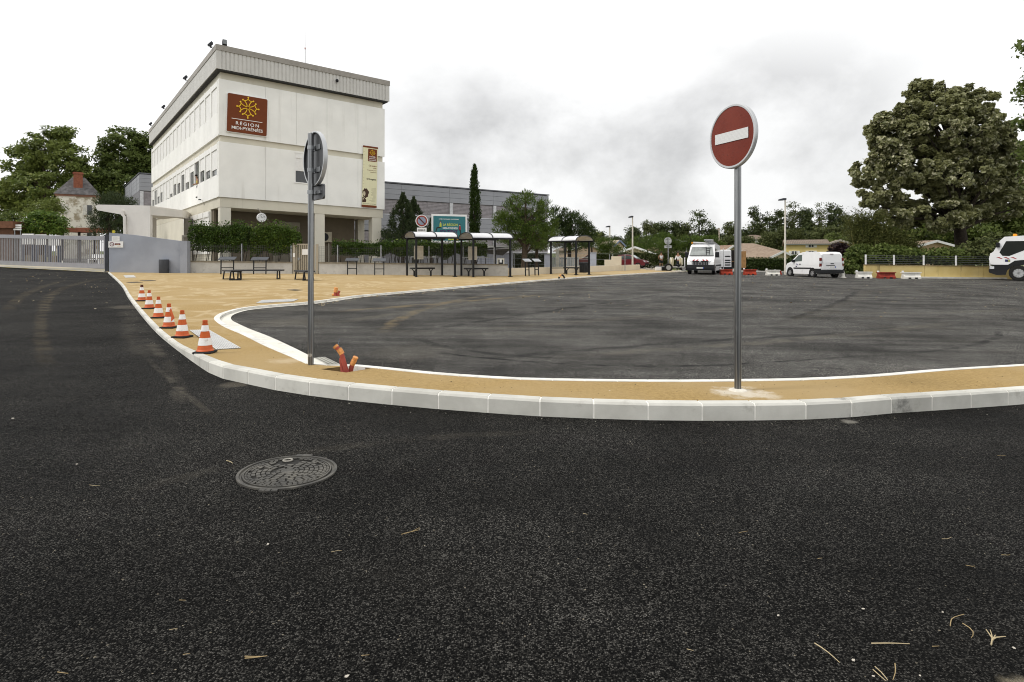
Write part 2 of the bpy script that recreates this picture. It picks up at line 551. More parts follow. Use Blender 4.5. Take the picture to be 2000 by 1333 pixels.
lot_m = asphalt('car_park_asphalt', (.045, .0435, .041), (.46, .44, .40), (.15, .132, .10), [
    (G(850, 642), G(1130, 600), G(1360, 566), .16, DARK, .7),
    (G(1010, 696), G(1400, 666), G(2010, 640), .16, DARK, .7),
    (G(1545, 624), G(1640, 590), G(1672, 553), .16, DARK, .9),
    (G(1560, 626), G(1660, 590), G(1690, 553), .4, (.1, .09, .07), .4),
    (G(860, 690), G(1130, 713), G(1420, 714), .07, DARK, .9),
    (G(1440, 712), G(1560, 705), G(1720, 694), .07, DARK, .8),
    (G(700, 606), G(900, 590), G(1330, 540), .3, DUST, .8),
    (G(760, 640), G(840, 600), G(1000, 572), .2, DUST, .7),
    (G(1780, 690), G(1920, 670), G(1950, 650), .1, DARK, .7),
    (G(820, 660), G(960, 692), G(1180, 702), .12, DARK, .6),
    (G(1300, 600), G(1700, 612), G(2000, 590), .3, (.2, .18, .14), .32),
    (G(700, 625), G(1000, 585), G(1300, 560), .3, (.2, .18, .14), .32),
    (G(1000, 640), G(1300, 615), G(1700, 575), .35, (.2, .18, .145), .32),
    (G(1200, 690), G(1600, 660), G(1990, 600), .25, (.2, .18, .145), .45),
], .26, .4, [(G(560, 630), 1.0, PALE, .18), (G(790, 690), .9, PALE, .12)])
# sandy pavement
s = NT('golden_sand_surfacing')
fine = s.noise(160, 3, .7)
c = s.mix(s.rng(s.math('MULTIPLY', s.math('ADD', fine, s.noise(26, 5, .7)), .5), .36, .64), (.25, .165, .06), (.44, .305, .125))
c = s.mix(s.rng(s.noise(.5, 6, .6), .35, .7), c, (.38, .272, .128))
wv = s.n('ShaderNodeTexNoise', {'Scale': .24, 'Detail': 4, 'Distortion': 2.2}); s.t.links.new(s.tc.outputs['Object'], wv.inputs['Vector'])
sw = s.math('MULTIPLY', s.math('SUBTRACT', 1.0, s.rng(s.math('ABSOLUTE', s.math('SUBTRACT', wv.outputs[0], .5)), .0, .045)), .75)
sy = s.n('ShaderNodeSeparateXYZ'); s.t.links.new(s.tc.outputs['Object'], sy.inputs[0])
sw = s.math('MULTIPLY', sw, s.rng(sy.outputs[1], 9, 16))
c = s.mix(sw, c, (.52, .41, .25))
far = s.math('MULTIPLY', s.rng(sy.outputs[1], 10, 34), s.rng(s.noise(.3, 5, .6), .38, .62, .25, .8))
c = s.mix(far, c, (.44, .33, .175))
def spot(c, q, wd, col, amt):
    dm = s.n('ShaderNodeVectorMath', operation='DISTANCE'); s.t.links.new(s.tc.outputs['Object'], dm.inputs[0]); dm.inputs[1].default_value = q
    d2 = s.math('ADD', dm.outputs['Value'], s.rng(s.noise(5.0, 6, .75), .2, .8, -wd * .8, wd * .8, False))
    return s.mix(s.math('MULTIPLY', s.math('SUBTRACT', 1.0, s.rng(d2, wd * .2, wd), clamp=True), amt), c, col)
c = spot(c, W(1445, 766), .34, (.62, .56, .46), .85)
c = spot(c, W(1490, 772), .22, (.60, .53, .42), .6)
c = spot(c, W(560, 705), .3, (.62, .52, .38), .4)
vo = s.n('ShaderNodeTexVoronoi', {'Scale': 9.0}); s.t.links.new(s.tc.outputs['Object'], vo.inputs['Vector'])
cc = s.n('ShaderNodeSeparateColor'); s.t.links.new(vo.outputs['Color'], cc.inputs[0])
peb = s.math('MULTIPLY', s.math('LESS_THAN', vo.outputs['Distance'], .085), s.math('GREATER_THAN', cc.outputs[0], .8))
c = s.mix(s.math('MULTIPLY', peb, .8), c, s.mix(s.math('GREATER_THAN', cc.outputs[1], .75), (.05, .04, .03), (.7, .66, .56)))
s.base(c, .95, 0, .2)
s.bump(s.math('ADD', fine, s.noise(30, 5, .7)), .5, .012)
sand_m = s.m
# kerb stone
s = NT('kerb_concrete')
geo = s.n('ShaderNodeNewGeometry')
up = s.n('ShaderNodeSeparateXYZ'); s.t.links.new(geo.outputs['Normal'], up.inputs[0])
c = s.mix(s.rng(s.noise(1.6, 6, .6), .35, .7), (.64, .63, .585), (.50, .49, .45))
c = s.mix(s.math('MULTIPLY', s.rng(s.noise(5, 8, .7), .55, .75), .45), c, (.27, .255, .215))
isle = s.mix(geo.outputs['Random Per Island'], (.84, .84, .83), (1.12, 1.12, 1.10))
c = s.mix(1.0, c, isle, 'MULTIPLY')
for q_, wd_, col_, am_ in ((G(1640, 806), .2, (.10, .10, .095), .75), (G(1745, 800), .2, (.09, .09, .085), .8), (G(1590, 812), .1, (.2, .2, .18), .5), (G(560, 752), .12, (.3, .28, .24), .5), (G(885, 790), .06, (.2, .19, .17), .6)):
    c = spot(c, q_ + Vector((0, 0, .03)), wd_, col_, am_)
s.base(c, .85, 0, .15)
s.bump(s.noise(90, 4), .3, .006)
kerb_m = s.m
mortar_m = plain('pale_mortar', (.86, .84, .78), .9, var=.06, scale=9)
gutter_m = plain('gutter_concrete', (.70, .675, .60), .85, var=.08, scale=2.5, bump=.2, bscale=60, dirt=.25)
grass_m = plain('rough_grass', (.10, .12, .035), .95, var=.35, scale=.9, bump=.5, bscale=12)

# terrain: one sheet to the horizon
mb = MB()
nx = [-900, -300, -120, -60, -30, 0, 30, 60, 120, 300, 900]
ny = [-60, -20, 0, 20, 40, 60, 90, 140, 220, 400, 900, 1800]
vs = [(x, y, .008 * y - .012 * max(-200, min(200, x)) - .06) for y in ny for x in nx]
fs = [(j * 11 + i, j * 11 + i + 1, (j + 1) * 11 + i + 1, (j + 1) * 11 + i) for j in range(11) for i in range(10)]
mb.add(vs, fs)
struct(mb.build('terrain', grass_m))
# road sheet (also the floor under everything near)
mb = MB()
q = [(-70, -6), (60, -6), (60, 20), (-14, 41.0), (-26.5, 38.7), (-70, 60)]
mb.add([(x, y, gz(x, y)) for x, y in q], [tuple(range(6))])
struct(mb.build('road', road_m))

NBpx = [(211, 534), (235, 557), (250, 582), (272, 612), (302, 647), (330, 672), (365, 699), (395, 720), (425, 737), (480, 750), (540, 763), (640, 778),
        (783, 793), (900, 803), (1080, 815), (1300, 822), (1400, 822), (1530, 821), (1640, 817), (1740, 808), (1830, 802), (2000, 790), (2200, 772), (2500, 748)]
NB = smooth_line([G(*p) for p in NBpx], .5)
LKpx = [(2500, 684), (2200, 702), (2000, 715), (1860, 723.5), (1720, 735.5), (1580, 743), (1440, 745.5), (1295, 746.5), (1085, 744), (980, 740.5), (840, 731), (700, 716.5),
        (655, 714), (605, 713), (562, 695), (515, 675), (475, 655), (440, 640), (424, 630), (418, 622), (427, 614), (447, 607), (475, 601), (525, 596), (600, 590),
        (662, 582), (700, 577), (770, 571), (840, 565), (980, 553), (1120, 542), (1260, 533.5), (1340, 529.5)]
LK = smooth_line([W(*p) for p in LKpx], .35)
nNB = norms(NB); nLK = norms(LK)
KW = .13
nNB = [nNB[i] * (1 - .42 * sst(7.0, 9.5, NB[i].y)) if NB[i].x < -2 else nNB[i] for i in range(len(NB))]
NBi = [NB[i] + nNB[i] * KW for i in range(len(NB))]
if (NBi[len(NB) // 2] - W(1000, 770)).length > (NB[len(NB) // 2] - W(1000, 770)).length + .05:
    nNB = [-n for n in nNB]; NBi = [NB[i] + nNB[i] * KW for i in range(len(NB))]
LKi = [LK[i] + nLK[i] * .09 for i in range(len(LK))]
mid = W(515, 675)
k = min(range(len(LK)), key=lambda i: (LK[i] - mid).length)
if (LKi[k] - G(900, 650)).length > (LK[k] - G(900, 650)).length:
    nLK = [-n for n in nLK]
LKi = [LK[i] + nLK[i] * .12 for i in range(len(LK))]
# car park sheet
mb = MB()
lp = [gpt(LK[i] + nLK[i] * .03, .006) for i in range(len(LK))]
ext = [(22, 60), (62, 60), (62, 8)]
pts = lp + [Vector((x, y, gz(x, y) + .006)) for x, y in ext]
bm = bmesh.new()
f = bm.faces.new([bm.verts.new(p) for p in pts]); f.normal_update()
bmesh.ops.triangulate(bm, faces=[f])
bmesh.ops.recalc_face_normals(bm, faces=bm.faces)
me = bpy.data.meshes.new('car_park'); bm.to_mesh(me); bm.free(); me.materials.append(lot_m)
if me.polygons[0].normal.z < 0: me.flip_normals()
o = bpy.data.objects.new('car_park', me); COL.objects.link(o); struct(o)
# pavement slab with the open cable pit cut out of it
PIT = [W(626, 721.5), W(676, 728), W(727, 719.5), W(683, 714.8)]
far_edge = [W(1340, 529.5) + Vector((-.5, 1.2, 0)), W(1255, 526.5) + Vector((0, 1.0, 0)), W(1000, 537.5) + Vector((0, .8, 0)), W(620, 534.5) + Vector((0, .6, 0)),
            W(368, 533) + Vector((0, .6, 0)), W(205, 531.5) + Vector((-.3, .5, 0))]
outline = NBi + LK + far_edge
bm = bmesh.new()
f = bm.faces.new([bm.verts.new((p.x, p.y, 0)) for p in outline]); f.normal_update()
bmesh.ops.triangulate(bm, faces=[f])
def bis(co, no):
    bmesh.ops.bisect_plane(bm, geom=bm.verts[:] + bm.edges[:] + bm.faces[:], plane_co=co, plane_no=no, dist=1e-5)
for y in (6.95, 7.4, 7.8, 8.2, 8.6, 9.0, 9.4, 9.8):
    bis((0, y, 0), (0, 1, 0))
for i in range(4):
    a, b = PIT[i], PIT[(i + 1) % 4]
    d = (b - a); bis((a.x, a.y, 0), (-d.y, d.x, 0))
def inpit(p):
    sg = [((PIT[(i + 1) % 4].x - PIT[i].x) * (p.y - PIT[i].y) - (PIT[(i + 1) % 4].y - PIT[i].y) * (p.x - PIT[i].x)) > 0 for i in range(4)]
    return all(sg) or not any(sg)
bmesh.ops.delete(bm, geom=[f for f in bm.faces if inpit(f.calc_center_median())], context='FACES')
for v in bm.verts:
    v.co.z = gz(v.co.x, v.co.y) + hw(v.co.y)
bmesh.ops.recalc_face_normals(bm, faces=bm.faces)
me = bpy.data.meshes.new('pavement'); bm.to_mesh(me); bm.free(); me.materials.append(sand_m)
if sum(p.normal.z for p in me.polygons) < 0: me.flip_normals()
o = bpy.data.objects.new('pavement', me); COL.objects.link(o); struct(o)
# pit lining
mb = MB()
c0 = sum(PIT, Vector()) / 4
top = [p + Vector((0, 0, -.003)) for p in PIT]; bot = [Vector((p.x, p.y, gz(p.x, p.y) + .012)) for p in PIT]
mb.add(top + bot, [(0, 1, 5, 4), (1, 2, 6, 5), (2, 3, 7, 6), (3, 0, 4, 7), (4, 5, 6, 7)])
struct(mb.build('cable_pit', plain('pit_earth', (.20, .135, .06), .95, var=.25, scale=8, bump=.4), fix=False))

def strip(line, nrm, w0, w1, za, zb, face_down=None, blocks=None, gap=.016, start=0, end=None, chamf=.02):
    """kerb run: quads from offset w0 (height za) to w1; with a vertical face at w0 side."""
    mb = MB(); mo = MB()
    end = end or len(line) - 1
    for i in range(start, end):
        a, b = line[i], line[i + 1]; na, nb = nrm[i], nrm[i + 1]
        d = (b - a); L = d.length
        g = gap / max(L, .01) / 2
        def pr(t, w, z):
            p = a.lerp(b, t) + na.lerp(nb, t) * w
            return Vector((p.x, p.y, gz(p.x, p.y) + z(p.y)))
        for (t0, t1, M, inset) in ((g, 1 - g, mb, 0.0), (1 - g - .0005, 1 + g + .0005, mo, .004)):
            if M is mo and not blocks: continue
            if not blocks: t0, t1 = 0, 1
            ht = lambda y: za(y) - inset
            bo = lambda y: -.05
            ch = lambda y: za(y) - chamf - inset
            sec = [(w0 + inset, bo), (w0 + inset, ch), (w0 + chamf * .8 + inset, ht), (w1 - inset, ht), (w1 - inset, bo)]
            vs = [pr(t, ww, z) for t in (t0, t1) for ww, z in sec]
            n = len(sec)
            M.add(vs, [(j, j + n, j + 1 + n, j + 1) for j in range(n - 1)] + [tuple(range(n)), tuple(range(2 * n - 1, n - 1, -1))])
    return mb, mo
kz = lambda y: hw(y) + .005
mb, mo = strip(NB, nNB, 0, KW + .004, kz, None, blocks=True)
ko = struct(mb.build('kerb', kerb_m))
struct(mo.build('kerb_joints', mortar_m))
mb, mo = strip(LK, nLK, .09, -.004, kz, None, blocks=True, gap=.008)
# swap so the chamfer faces the car park
struct(mb.build('car_park_kerb', plain('white_kerb', (.70, .685, .64), .85, var=.12, scale=3, dirt=.3)))
struct(mo.build('car_park_kerb_joints', mortar_m))
# gutter channel on the car park side of the nose
mb = MB()
for i in range(len(LK) - 1):
    def gw(p):
        px = 1000 + F * p.x / p.y
        if p.y < 7.2 and px > 655: return .0
        if p.y < 11.5: return .30
        return .30 - .2 * sst(11.5, 15, p.y)
    a, b = LK[i], LK[i + 1]
    wa, wb = gw(a), gw(b)
    if wa <= 0 or wb <= 0: continue
    qa = [gpt(a + nLK[i] * .1, .012), gpt(a + nLK[i] * (.12 + wa), .012)]
    qb = [gpt(b + nLK[i + 1] * .1, .012), gpt(b + nLK[i + 1] * (.12 + wb), .012)]
    mb.add([qa[0], qa[1], qb[1], qb[0]], [(0, 1, 2, 3)])
struct(mb.build('gutter', gutter_m))
# apron of the gate, pale threshold with yellow dashes
mb = MB()
A, B = G(-120, 516.5), G(212, 532.5)
d = (B - A).normalized(); n = Vector((-d.y, d.x, 0))
mb.add([gpt(A, .006), gpt(B, .006), gpt(B + n * 1.5, .006), gpt(A + n * 1.5, .006)], [(0, 1, 2, 3)])
struct(mb.build('gate_threshold', plain('threshold_concrete', (.42, .40, .33), .9, var=.2, scale=2)))
mb = MB(); L = (B - A).length; t = .4
rr = random.Random(4)
while t < L - .5:
    w_ = rr.uniform(.35, .9)
    a = A + d * t; b = A + d * (t + w_)
    mb.add([gpt(a - n * .02, .011), gpt(b - n * .02, .011), gpt(b + n * .16, .011), gpt(a + n * .16, .011)], [(0, 1, 2, 3)])
    t += w_ + rr.uniform(.3, 1.1)
struct(mb.build('yellow_line', plain('worn_yellow_paint', (.55, .42, .13), .8, var=.25, scale=6)))
# school yard behind the gate: drive + sandy court, with lawn strip
mb = MB()
yd = [A + n * 1.45, B + n * 1.45, Vector((-22, 46, 0)), Vector((-36, 110, 0)), Vector((-100, 110, 0)), Vector((-80, 60, 0))]
mb.add([gpt(p, -.01) for p in yd], [tuple(range(6))])
struct(mb.build('school_yard', plain('yard_surface', (.40, .36, .27), .95, var=.2, scale=.6)))
mb = MB()
q = [G(118, 521), G(205, 526), G(196, 507), G(150, 497), G(122, 497)]
mb.add([gpt(p, .004) for p in q], [tuple(range(5))])
struct(mb.build('school_drive', plain('old_drive_tarmac', (.13, .125, .115), .9, var=.2, scale=.8)))
mb = MB()
q = [G(30, 507), G(126, 513), G(118, 499), G(20, 494)]
mb.add([gpt(p, .002) for p in q], [(0, 1, 2, 3)])
struct(mb.build('lawn', plain('dry_lawn', (.16, .155, .055), .95, var=.3, scale=2)))
mb = MB()
mb.wall(G(123, 521), G(120, 499), .15, -.02, .1); mb.wall(G(203, 516), G(182, 502), .15, -.02, .1); mb.wall(G(182, 502), G(160, 496), .15, -.02, .1)
struct(mb.build('drive_kerb', plain('drive_kerb_stone', (.62, .6, .53), .9)))
# school court behind the fence, in front of and beside the school
mb = MB()
q = [W(300, 533) + Vector((0, .5, 0)), W(1000, 538.5) + Vector((0, .4, 0)), W(1250, 528) + Vector((0, .4, 0)), Vector((20, 80, 0)), Vector((-36, 90, 0))]
mb.add([gpt(p, -.012) for p in q], [tuple(range(5))])
struct(mb.build('school_court', plain('court_surface', (.34, .31, .25), .95, var=.15, scale=.7)))
# far lane and kerb in front of the wall at the car park's far side
mb = MB()
q = [G(1345, 530), G(1700, 534), G(1700, 528), G(1345, 524)]
mb.add([gpt(p, .012) for p in q], [(0, 1, 2, 3)])
struct(mb.build('side_lane', plain('lane_tarmac', (.26, .25, .225), .9, var=.15, scale=1)))
mb = MB()
mb.wall(G(1785, 544), G(2250, 548), .45, -.02, .12)
struct(mb.build('wall_kerb', plain('far_kerb', (.6, .58, .52), .9)))
# ================================================================== COMMON MATERIALS
wallwhite = streaked('school_white_render', (.83, .825, .785), (.46, .44, .39), .42)
wallside = streaked('school_side_render', (.83, .825, .79), (.42, .40, .34), .35)
beige = streaked('school_beige_render', (.60, .565, .465), (.36, .32, .24), .35)
beige_col = streaked('column_beige', (.63, .60, .51), (.34, .30, .22), .3)
shutter_m = plain('white_pvc', (.80, .79, .76), .5, var=.03)
clad = plain('cladding_cream', (.54, .53, .50), .5, var=.05, scale=1.2, dirt=.1)
coping_m = plain('coping_grey', (.30, .28, .25), .55, var=.08)
dglass = plain('window_dark_glass', (.03, .033, .035), .08, var=.1, spec=.7)
galv = plain('galvanised_steel', (.30, .31, .32), .4, .85, var=.18, scale=9, bump=.05, bscale=60)
polegal0 = streaked('galvanised_pole', (.22, .225, .235), (.5, .5, .5), .6, zsc=1.2, xsc=40, var=.2, rough=.3, bump=.05)
s = NT('galvanised_pole_tube')
c = s.mix(s.rng(s.noise(1.0, 5, .65, s.mapped((55, 55, .5))), .38, .62), (.10, .103, .108), (.30, .305, .31))
c = s.mix(s.math('MULTIPLY', s.rng(s.noise(1.0, 6, .7, s.mapped((30, 30, 3))), .55, .75), .5), c, (.5, .5, .49))
s.base(c, .3, .85); polegal = s.m
black = plain('black_paint', (.012, .013, .015), .4, var=.2)
charcoal = plain('charcoal_paint', (.045, .048, .055), .5, var=.15)
rubber = plain('black_rubber', (.016, .016, .017), .75, var=.3, scale=8)
white_p = plain('white_paint', (.78, .78, .77), .4, var=.03)
bluegrey = streaked('blue_grey_render', (.31, .33, .375), (.15, .16, .19), .5, zsc=.5, xsc=.8, var=.1)
palegrey = plain('pale_grey_concrete', (.48, .47, .44), .9, var=.1, scale=1.5, dirt=.3, bump=.2)
capstone = plain('dark_capstone', (.20, .175, .13), .95, var=.25, scale=5, bump=.3)
beigewall = streaked('new_beige_render', (.66, .59, .46), (.45, .4, .3), .2)
redsign = plain('oxide_red', (.235, .048, .022), .35, var=.05, scale=2)
brandred = plain('sign_brick_red', (.155, .038, .010), .6, var=.05, spec=.2)
yellow = plain('sign_yellow', (.80, .52, .03), .45, var=.03)
offwhite = plain('lettering_white', (.82, .81, .78), .5, var=.02)
ink = plain('dark_ink', (.03, .025, .02), .6, var=.05)
cream = plain('banner_cream', (.72, .69, .46), .6, var=.02)
bark = plain('bark', (.07, .052, .036), .95, var=.35, scale=6, bump=.7, bscale=14)
darkbark = plain('dark_bark', (.035, .027, .02), .95, var=.35, scale=6, bump=.7, bscale=14)
def greywall(name, col):
    return streaked(name, col, sc3(col, .6), .35, zsc=.2, xsc=1.2)
steelblue = greywall('grey_panel', (.31, .32, .345))
tile_c = {}
def tiles(name, c1, c2):
    if name in MATS: return MATS[name]
    s = NT(name)
    wv = s.n('ShaderNodeTexWave', {'Scale': 1.45, 'Distortion': .6}, wave_type='BANDS', bands_direction='X')
    s.t.links.new(s.tc.outputs['Object'], wv.inputs['Vector'])
    vo = s.n('ShaderNodeTexVoronoi', {'Scale': 4.0}); s.t.links.new(s.tc.outputs['Object'], vo.inputs['Vector'])
    sp = s.n('ShaderNodeSeparateColor'); s.t.links.new(vo.outputs['Color'], sp.inputs[0])
    c = s.mix(sp.outputs[0], c1, c2)
    c = s.mix(s.math('MULTIPLY', s.rng(wv.outputs[0], .15, .55, 1, 0), .6), c, sc3(c1, .35))
    c = s.mix(s.rng(s.noise(.8, 5), .45, .75), c, sc3(c2, .75))
    s.base(c, .85); s.bump(wv.outputs[0], .8, .06)
    MATS[name] = s.m
    return s.m

# ================================================================== SCHOOL
BX, BY = -19.1, 40.0
BZ = gz(BX, BY)
BA = math.atan2(.601, .799)
SHK = .0254                                     # the block is sheared for the camera view: its courses drop to the right
def Bw(u, v, h):
    ca, sa = math.cos(BA), math.sin(BA)
    return Vector((BX + u * ca - v * sa, BY + u * sa + v * ca, BZ + h - SHK * u))
class SB(MB):
    def build(s, *a, **k):
        s.v = [Vector((p.x, p.y, p.z - SHK * p.x)) for p in s.v]
        return MB.build(s, *a, **k)
school = thing('school_building', 'big white three-storey school block with ribbed parapet and shuttered side windows', 'school', (BX, BY, BZ), BA)
LU, LV = 11.7, 33.0
b = SB(); b.box(.12, LU - .12, .12, LV, 4.3, 13.4)
b.build('wall', beige, school)
# front facade panels with fine seams
us = [0, 2.95, 5.0, 7.2, 9.55, LU]
for nm, h0, h1 in (('facade_panel', 8.96, 12.63), ('facade_panel', 4.93, 8.55)):
    b = SB()
    for i in range(5):
        u0, u1 = us[i] + (.008 if i else 0), us[i + 1] - (.008 if i < 4 else 0)
        if h0 < 6 and i in (1, 2):               # leave the window opening
            a0, a1 = (u0, 4.88) if i == 1 else (6.05, u1)
            b.box(a0, a1, 0, .14, h0, h1)
        else:
            b.box(u0, u1, 0, .14, h0, h1)
    if h0 < 6:
        b.box(4.88, 6.05, 0, .14, h0, 6.3)
        b.box(4.88, 6.05, 0, .14, 8.42, h1)
    b.box(0, LU, .004, .115, h0 - .0, h0 + .06)
    b.build(nm, wallwhite, school)
BAY = 2.03
V0 = .38
rs = random.Random(11)
openfrac = [.26, .36, .5, 1.0, .72, .36, .85, .55, .62, .22, .06, 0.0, .6, .45, .92, .42]
# left side: spandrels, piers
for (h0, h1, ht) in ((8.96, 10.49, 12.63), (4.93, 6.38, 8.55)):
    b = SB()
    for i in range(16):
        v0 = V0 + i * BAY
        b.box(0, .14, v0 + .008, v0 + BAY - .008, h0, h1)
        b.box(-.015, .14, v0 - .11, v0 + .11, h1, ht - .02)
    b.box(0, .14, .14, V0 - .008, h0, ht - .02)
    b.box(-.015, .14, V0 + 16 * BAY - .11, LV, h0, ht - .02)
    b.build('side_panel', wallside, school)
def window(par, v, hb, ht, frac, w_=BAY - .22, sub=True):
    """a shuttered window on the school's long side, hb..ht, open over the lowest frac of its height"""
    b = SB()
    b.box(.03, .12, v, v + .06, hb, ht); b.box(.03, .12, v + w_ - .06, v + w_, hb, ht)
    b.box(.02, .12, v, v + w_, hb - .04, hb + .05)
    fr = b.build('window', shutter_m, par)
    b = SB(); b.box(-.01, .12, v + .02, v + w_ - .02, ht - .34, ht)
    b.build('shutter_box', shutter_m, fr)
    hs = hb + .05 + (ht - .4 - hb) * frac
    if frac < .98:
        b = SB()
        n = max(2, int((ht - .36 - hs) / .1))
        for k in range(n):
            z0 = hs + (ht - .36 - hs) * k / n; z1 = hs + (ht - .36 - hs) * (k + 1) / n
            b.add([(.055, v + .06, z0), (.055, v + w_ - .06, z0), (.045, v + w_ - .06, z1 - .012), (.045, v + .06, z1 - .012)], [(0, 1, 2, 3)])
        b.box(.05, .075, v + .06, v + w_ - .06, hs - .03, ht - .34)
        b.build('roller_shutter', shutter_m, fr)
    if frac > .02:
        b = SB(); b.box(.1, .115, v + .05, v + w_ - .05, hb + .03, max(hs, hb + .1))
        b.build('pane', dglass, fr)
    return fr
for i in range(16):
    v = V0 + i * BAY + .11
    window(school, v, 10.49, 12.56, 0.0)
    window(school, v, 6.38, 8.46, openfrac[i])
# front window (partly shuttered)
b = SB()
b.box(4.88, 4.97, .03, .13, 6.3, 8.42); b.box(5.96, 6.05, .03, .13, 6.3, 8.42); b.box(4.84, 6.09, -.04, .13, 6.3, 6.38)
fw = b.build('window', shutter_m, school)
b = SB(); b.box(4.97, 5.96, .02, .13, 8.06, 8.42); b.build('shutter_box', shutter_m, fw)
b = SB(); b.box(4.97, 5.96, .06, .08, 7.18, 8.06)
for k in range(9): b.box(4.97, 5.96, .052, .06, 7.19 + k * .097, 7.19 + k * .097 + .08)
b.build('roller_shutter', shutter_m, fw)
b = SB(); b.box(4.97, 5.96, .1, .12, 6.38, 7.18); b.build('pane', dglass, fw)
# beam over the recessed ground floor
b = SB()
b.box(.1, LU - .1, .1, .5, 4.28, 4.925); b.box(.1, .5, .5, LV, 4.28, 4.925); b.box(LU - .5, LU - .1, .5, LV, 4.28, 4.925)
b.build('beam', beige, school)
for (u0, u1, v0, v1) in ((.12, .78, .12, .8), (6.36, 7.08, .12, .8), (10.74, 11.5, .12, .8), (10.95, 11.5, 3.3, 3.9)):
    b = SB(); b.box(u0, u1, v0, v1, -.3, 4.279)
    b.build('column', beige_col, school, bevel=.02)
dark_in = plain('recess_wall_shaded', (.15, .125, .09), .9, var=.06)  # the shade under the overhang is put into this wall's colour
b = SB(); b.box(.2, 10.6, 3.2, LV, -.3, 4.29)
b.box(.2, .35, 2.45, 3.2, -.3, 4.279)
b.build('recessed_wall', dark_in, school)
# ground-floor side: pale wall with five shuttered windows
b = SB(); b.box(.1, .19, 3.0, LV, -.3, 4.27); b.build('side_wall', beige_col, school)
for i in range(5):
    v = 3.1 + i * 2.05
    fr = SB(); fr.box(.0, .1, v, v + 1.85, 1.2, 1.3)
    fr.box(.0, .1, v, v + .07, 1.3, 4.16); fr.box(.0, .1, v + 1.78, v + 1.85, 1.3, 4.16)
    fo = fr.build('window', shutter_m, school)
    x = SB(); x.box(-.03, .1, v + .07, v + 1.78, 3.8, 4.16); x.build('shutter_box', shutter_m, fo)
    cl = 3.2 if i >= 3 else 1.3
    x = SB(); x.box(.04, .07, v + .07, v + 1.78, cl, 3.8); x.build('roller_shutter', shutter_m, fo)
    if i >= 3:
        x = SB(); x.box(.08, .1, v + .07, v + 1.78, 1.3, cl); x.build('pane', dglass, fo)
# front recess: shuttered opening
x = SB(); x.box(4.3, 4.42, 3.1, 3.25, -.2, 3.75); x.box(6.15, 6.27, 3.1, 3.25, -.2, 3.75); x.box(4.42, 6.15, 3.08, 3.25, 3.4, 3.75)
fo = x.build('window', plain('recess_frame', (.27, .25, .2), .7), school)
x = SB(); x.box(4.42, 6.15, 3.15, 3.2, .8, 3.4)
for k in range(24): x.box(4.42, 6.15, 3.14, 3.15, .82 + k * .107, .82 + k * .107 + .09)
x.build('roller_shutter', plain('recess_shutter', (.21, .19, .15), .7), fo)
x = SB(); x.box(4.42, 6.15, 3.17, 3.2, -.2, .8); x.build('pane', dglass, fo)
# parapet: ribbed at the front, finely ribbed at the side
b = SB()
OV = .36; OL = .2
u = -OL; k = 0
prof = []
while u < LU + OL - .001:
    for du, dv in ((0, 0), (.03, .045), (.07, .045), (.1, 0)):
        if u + du < LU + OL: prof.append((u + du, -OV + dv))
    u += .255
prof.append((LU + OL, -OV))
n = len(prof)
b.add([(p[0], p[1], 13.17) for p in prof] + [(p[0], p[1], 14.36) for p in prof], [(i, i + 1, i + 1 + n, i + n) for i in range(n - 1)])
b.box(-OL, LU + OL, -OV + .05, LV + .3, 13.18, 14.3)
v = -OV
while v < LV:
    b.box(-OL - .012, -OL + .02, v + .02, v + .23, 13.17, 14.36); v += .255
b.box(-OL - .02, -OL + .3, -OV - .01, -OV + .06, 13.165, 14.37)
b.box(LU + OL - .3, LU + OL + .02, -OV - .01, -OV + .06, 13.165, 14.37)
b.build('parapet', clad, school)
b = SB()
b.box(-OL - .05, LU + OL + .05, -OV - .05, -OV + .35, 14.36, 14.72); b.box(-OL - .05, -OL + .35, -OV + .35, LV + .35, 14.36, 14.72)
b.box(LU + OL - .35, LU + OL + .05, -OV + .35, LV + .35, 14.36, 14.72)
for k in range(6): b.box(.2 + k * 2.15, .24 + k * 2.15, -OV - .056, -OV + .3, 14.37, 14.724)
b.build('coping', coping_m, school)
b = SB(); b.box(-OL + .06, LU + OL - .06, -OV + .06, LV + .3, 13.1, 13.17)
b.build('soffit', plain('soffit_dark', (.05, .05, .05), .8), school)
b = SB(); b.box(0, LU, 0, LV, 14.3, 14.42); b.build('roof', plain('roof_gravel', (.25, .24, .22), .9), school)
# --- fittings hung on the school
def bthing(name, label, cat, u, v, h, group=None, rz=0):
    return thing(name, label, cat, Bw(u, v, h), BA + rz, group)
sg = thing('school_sign', 'square brick-red panel with yellow cross reading Région Midi-Pyrénées on the white facade', 'sign', Bw(.46, -.1, 9.26), BA, tilt=(0, R(1.45)))
S_ = 2.5
def rrect(x0, x1, z0, z1, r, n=5):
    pts = []
    for cx, cz, a0 in ((x1 - r, z0 + r, -90), (x1 - r, z1 - r, 0), (x0 + r, z1 - r, 90), (x0 + r, z0 + r, 180)):
        for k in range(n + 1):
            a = R(a0 + 90 * k / n); pts.append((cx + r * math.cos(a), cz + r * math.sin(a)))
    return pts
b = MB(); b.poly_y(rrect(-.05, S_ + .05, -.05, S_ + .05, .12), -.02, .12); b.build('backing', offwhite, sg)
b = MB(); b.poly_y(rrect(0, S_, 0, S_, .09), -.07, .05); b.build('panel', brandred, sg)
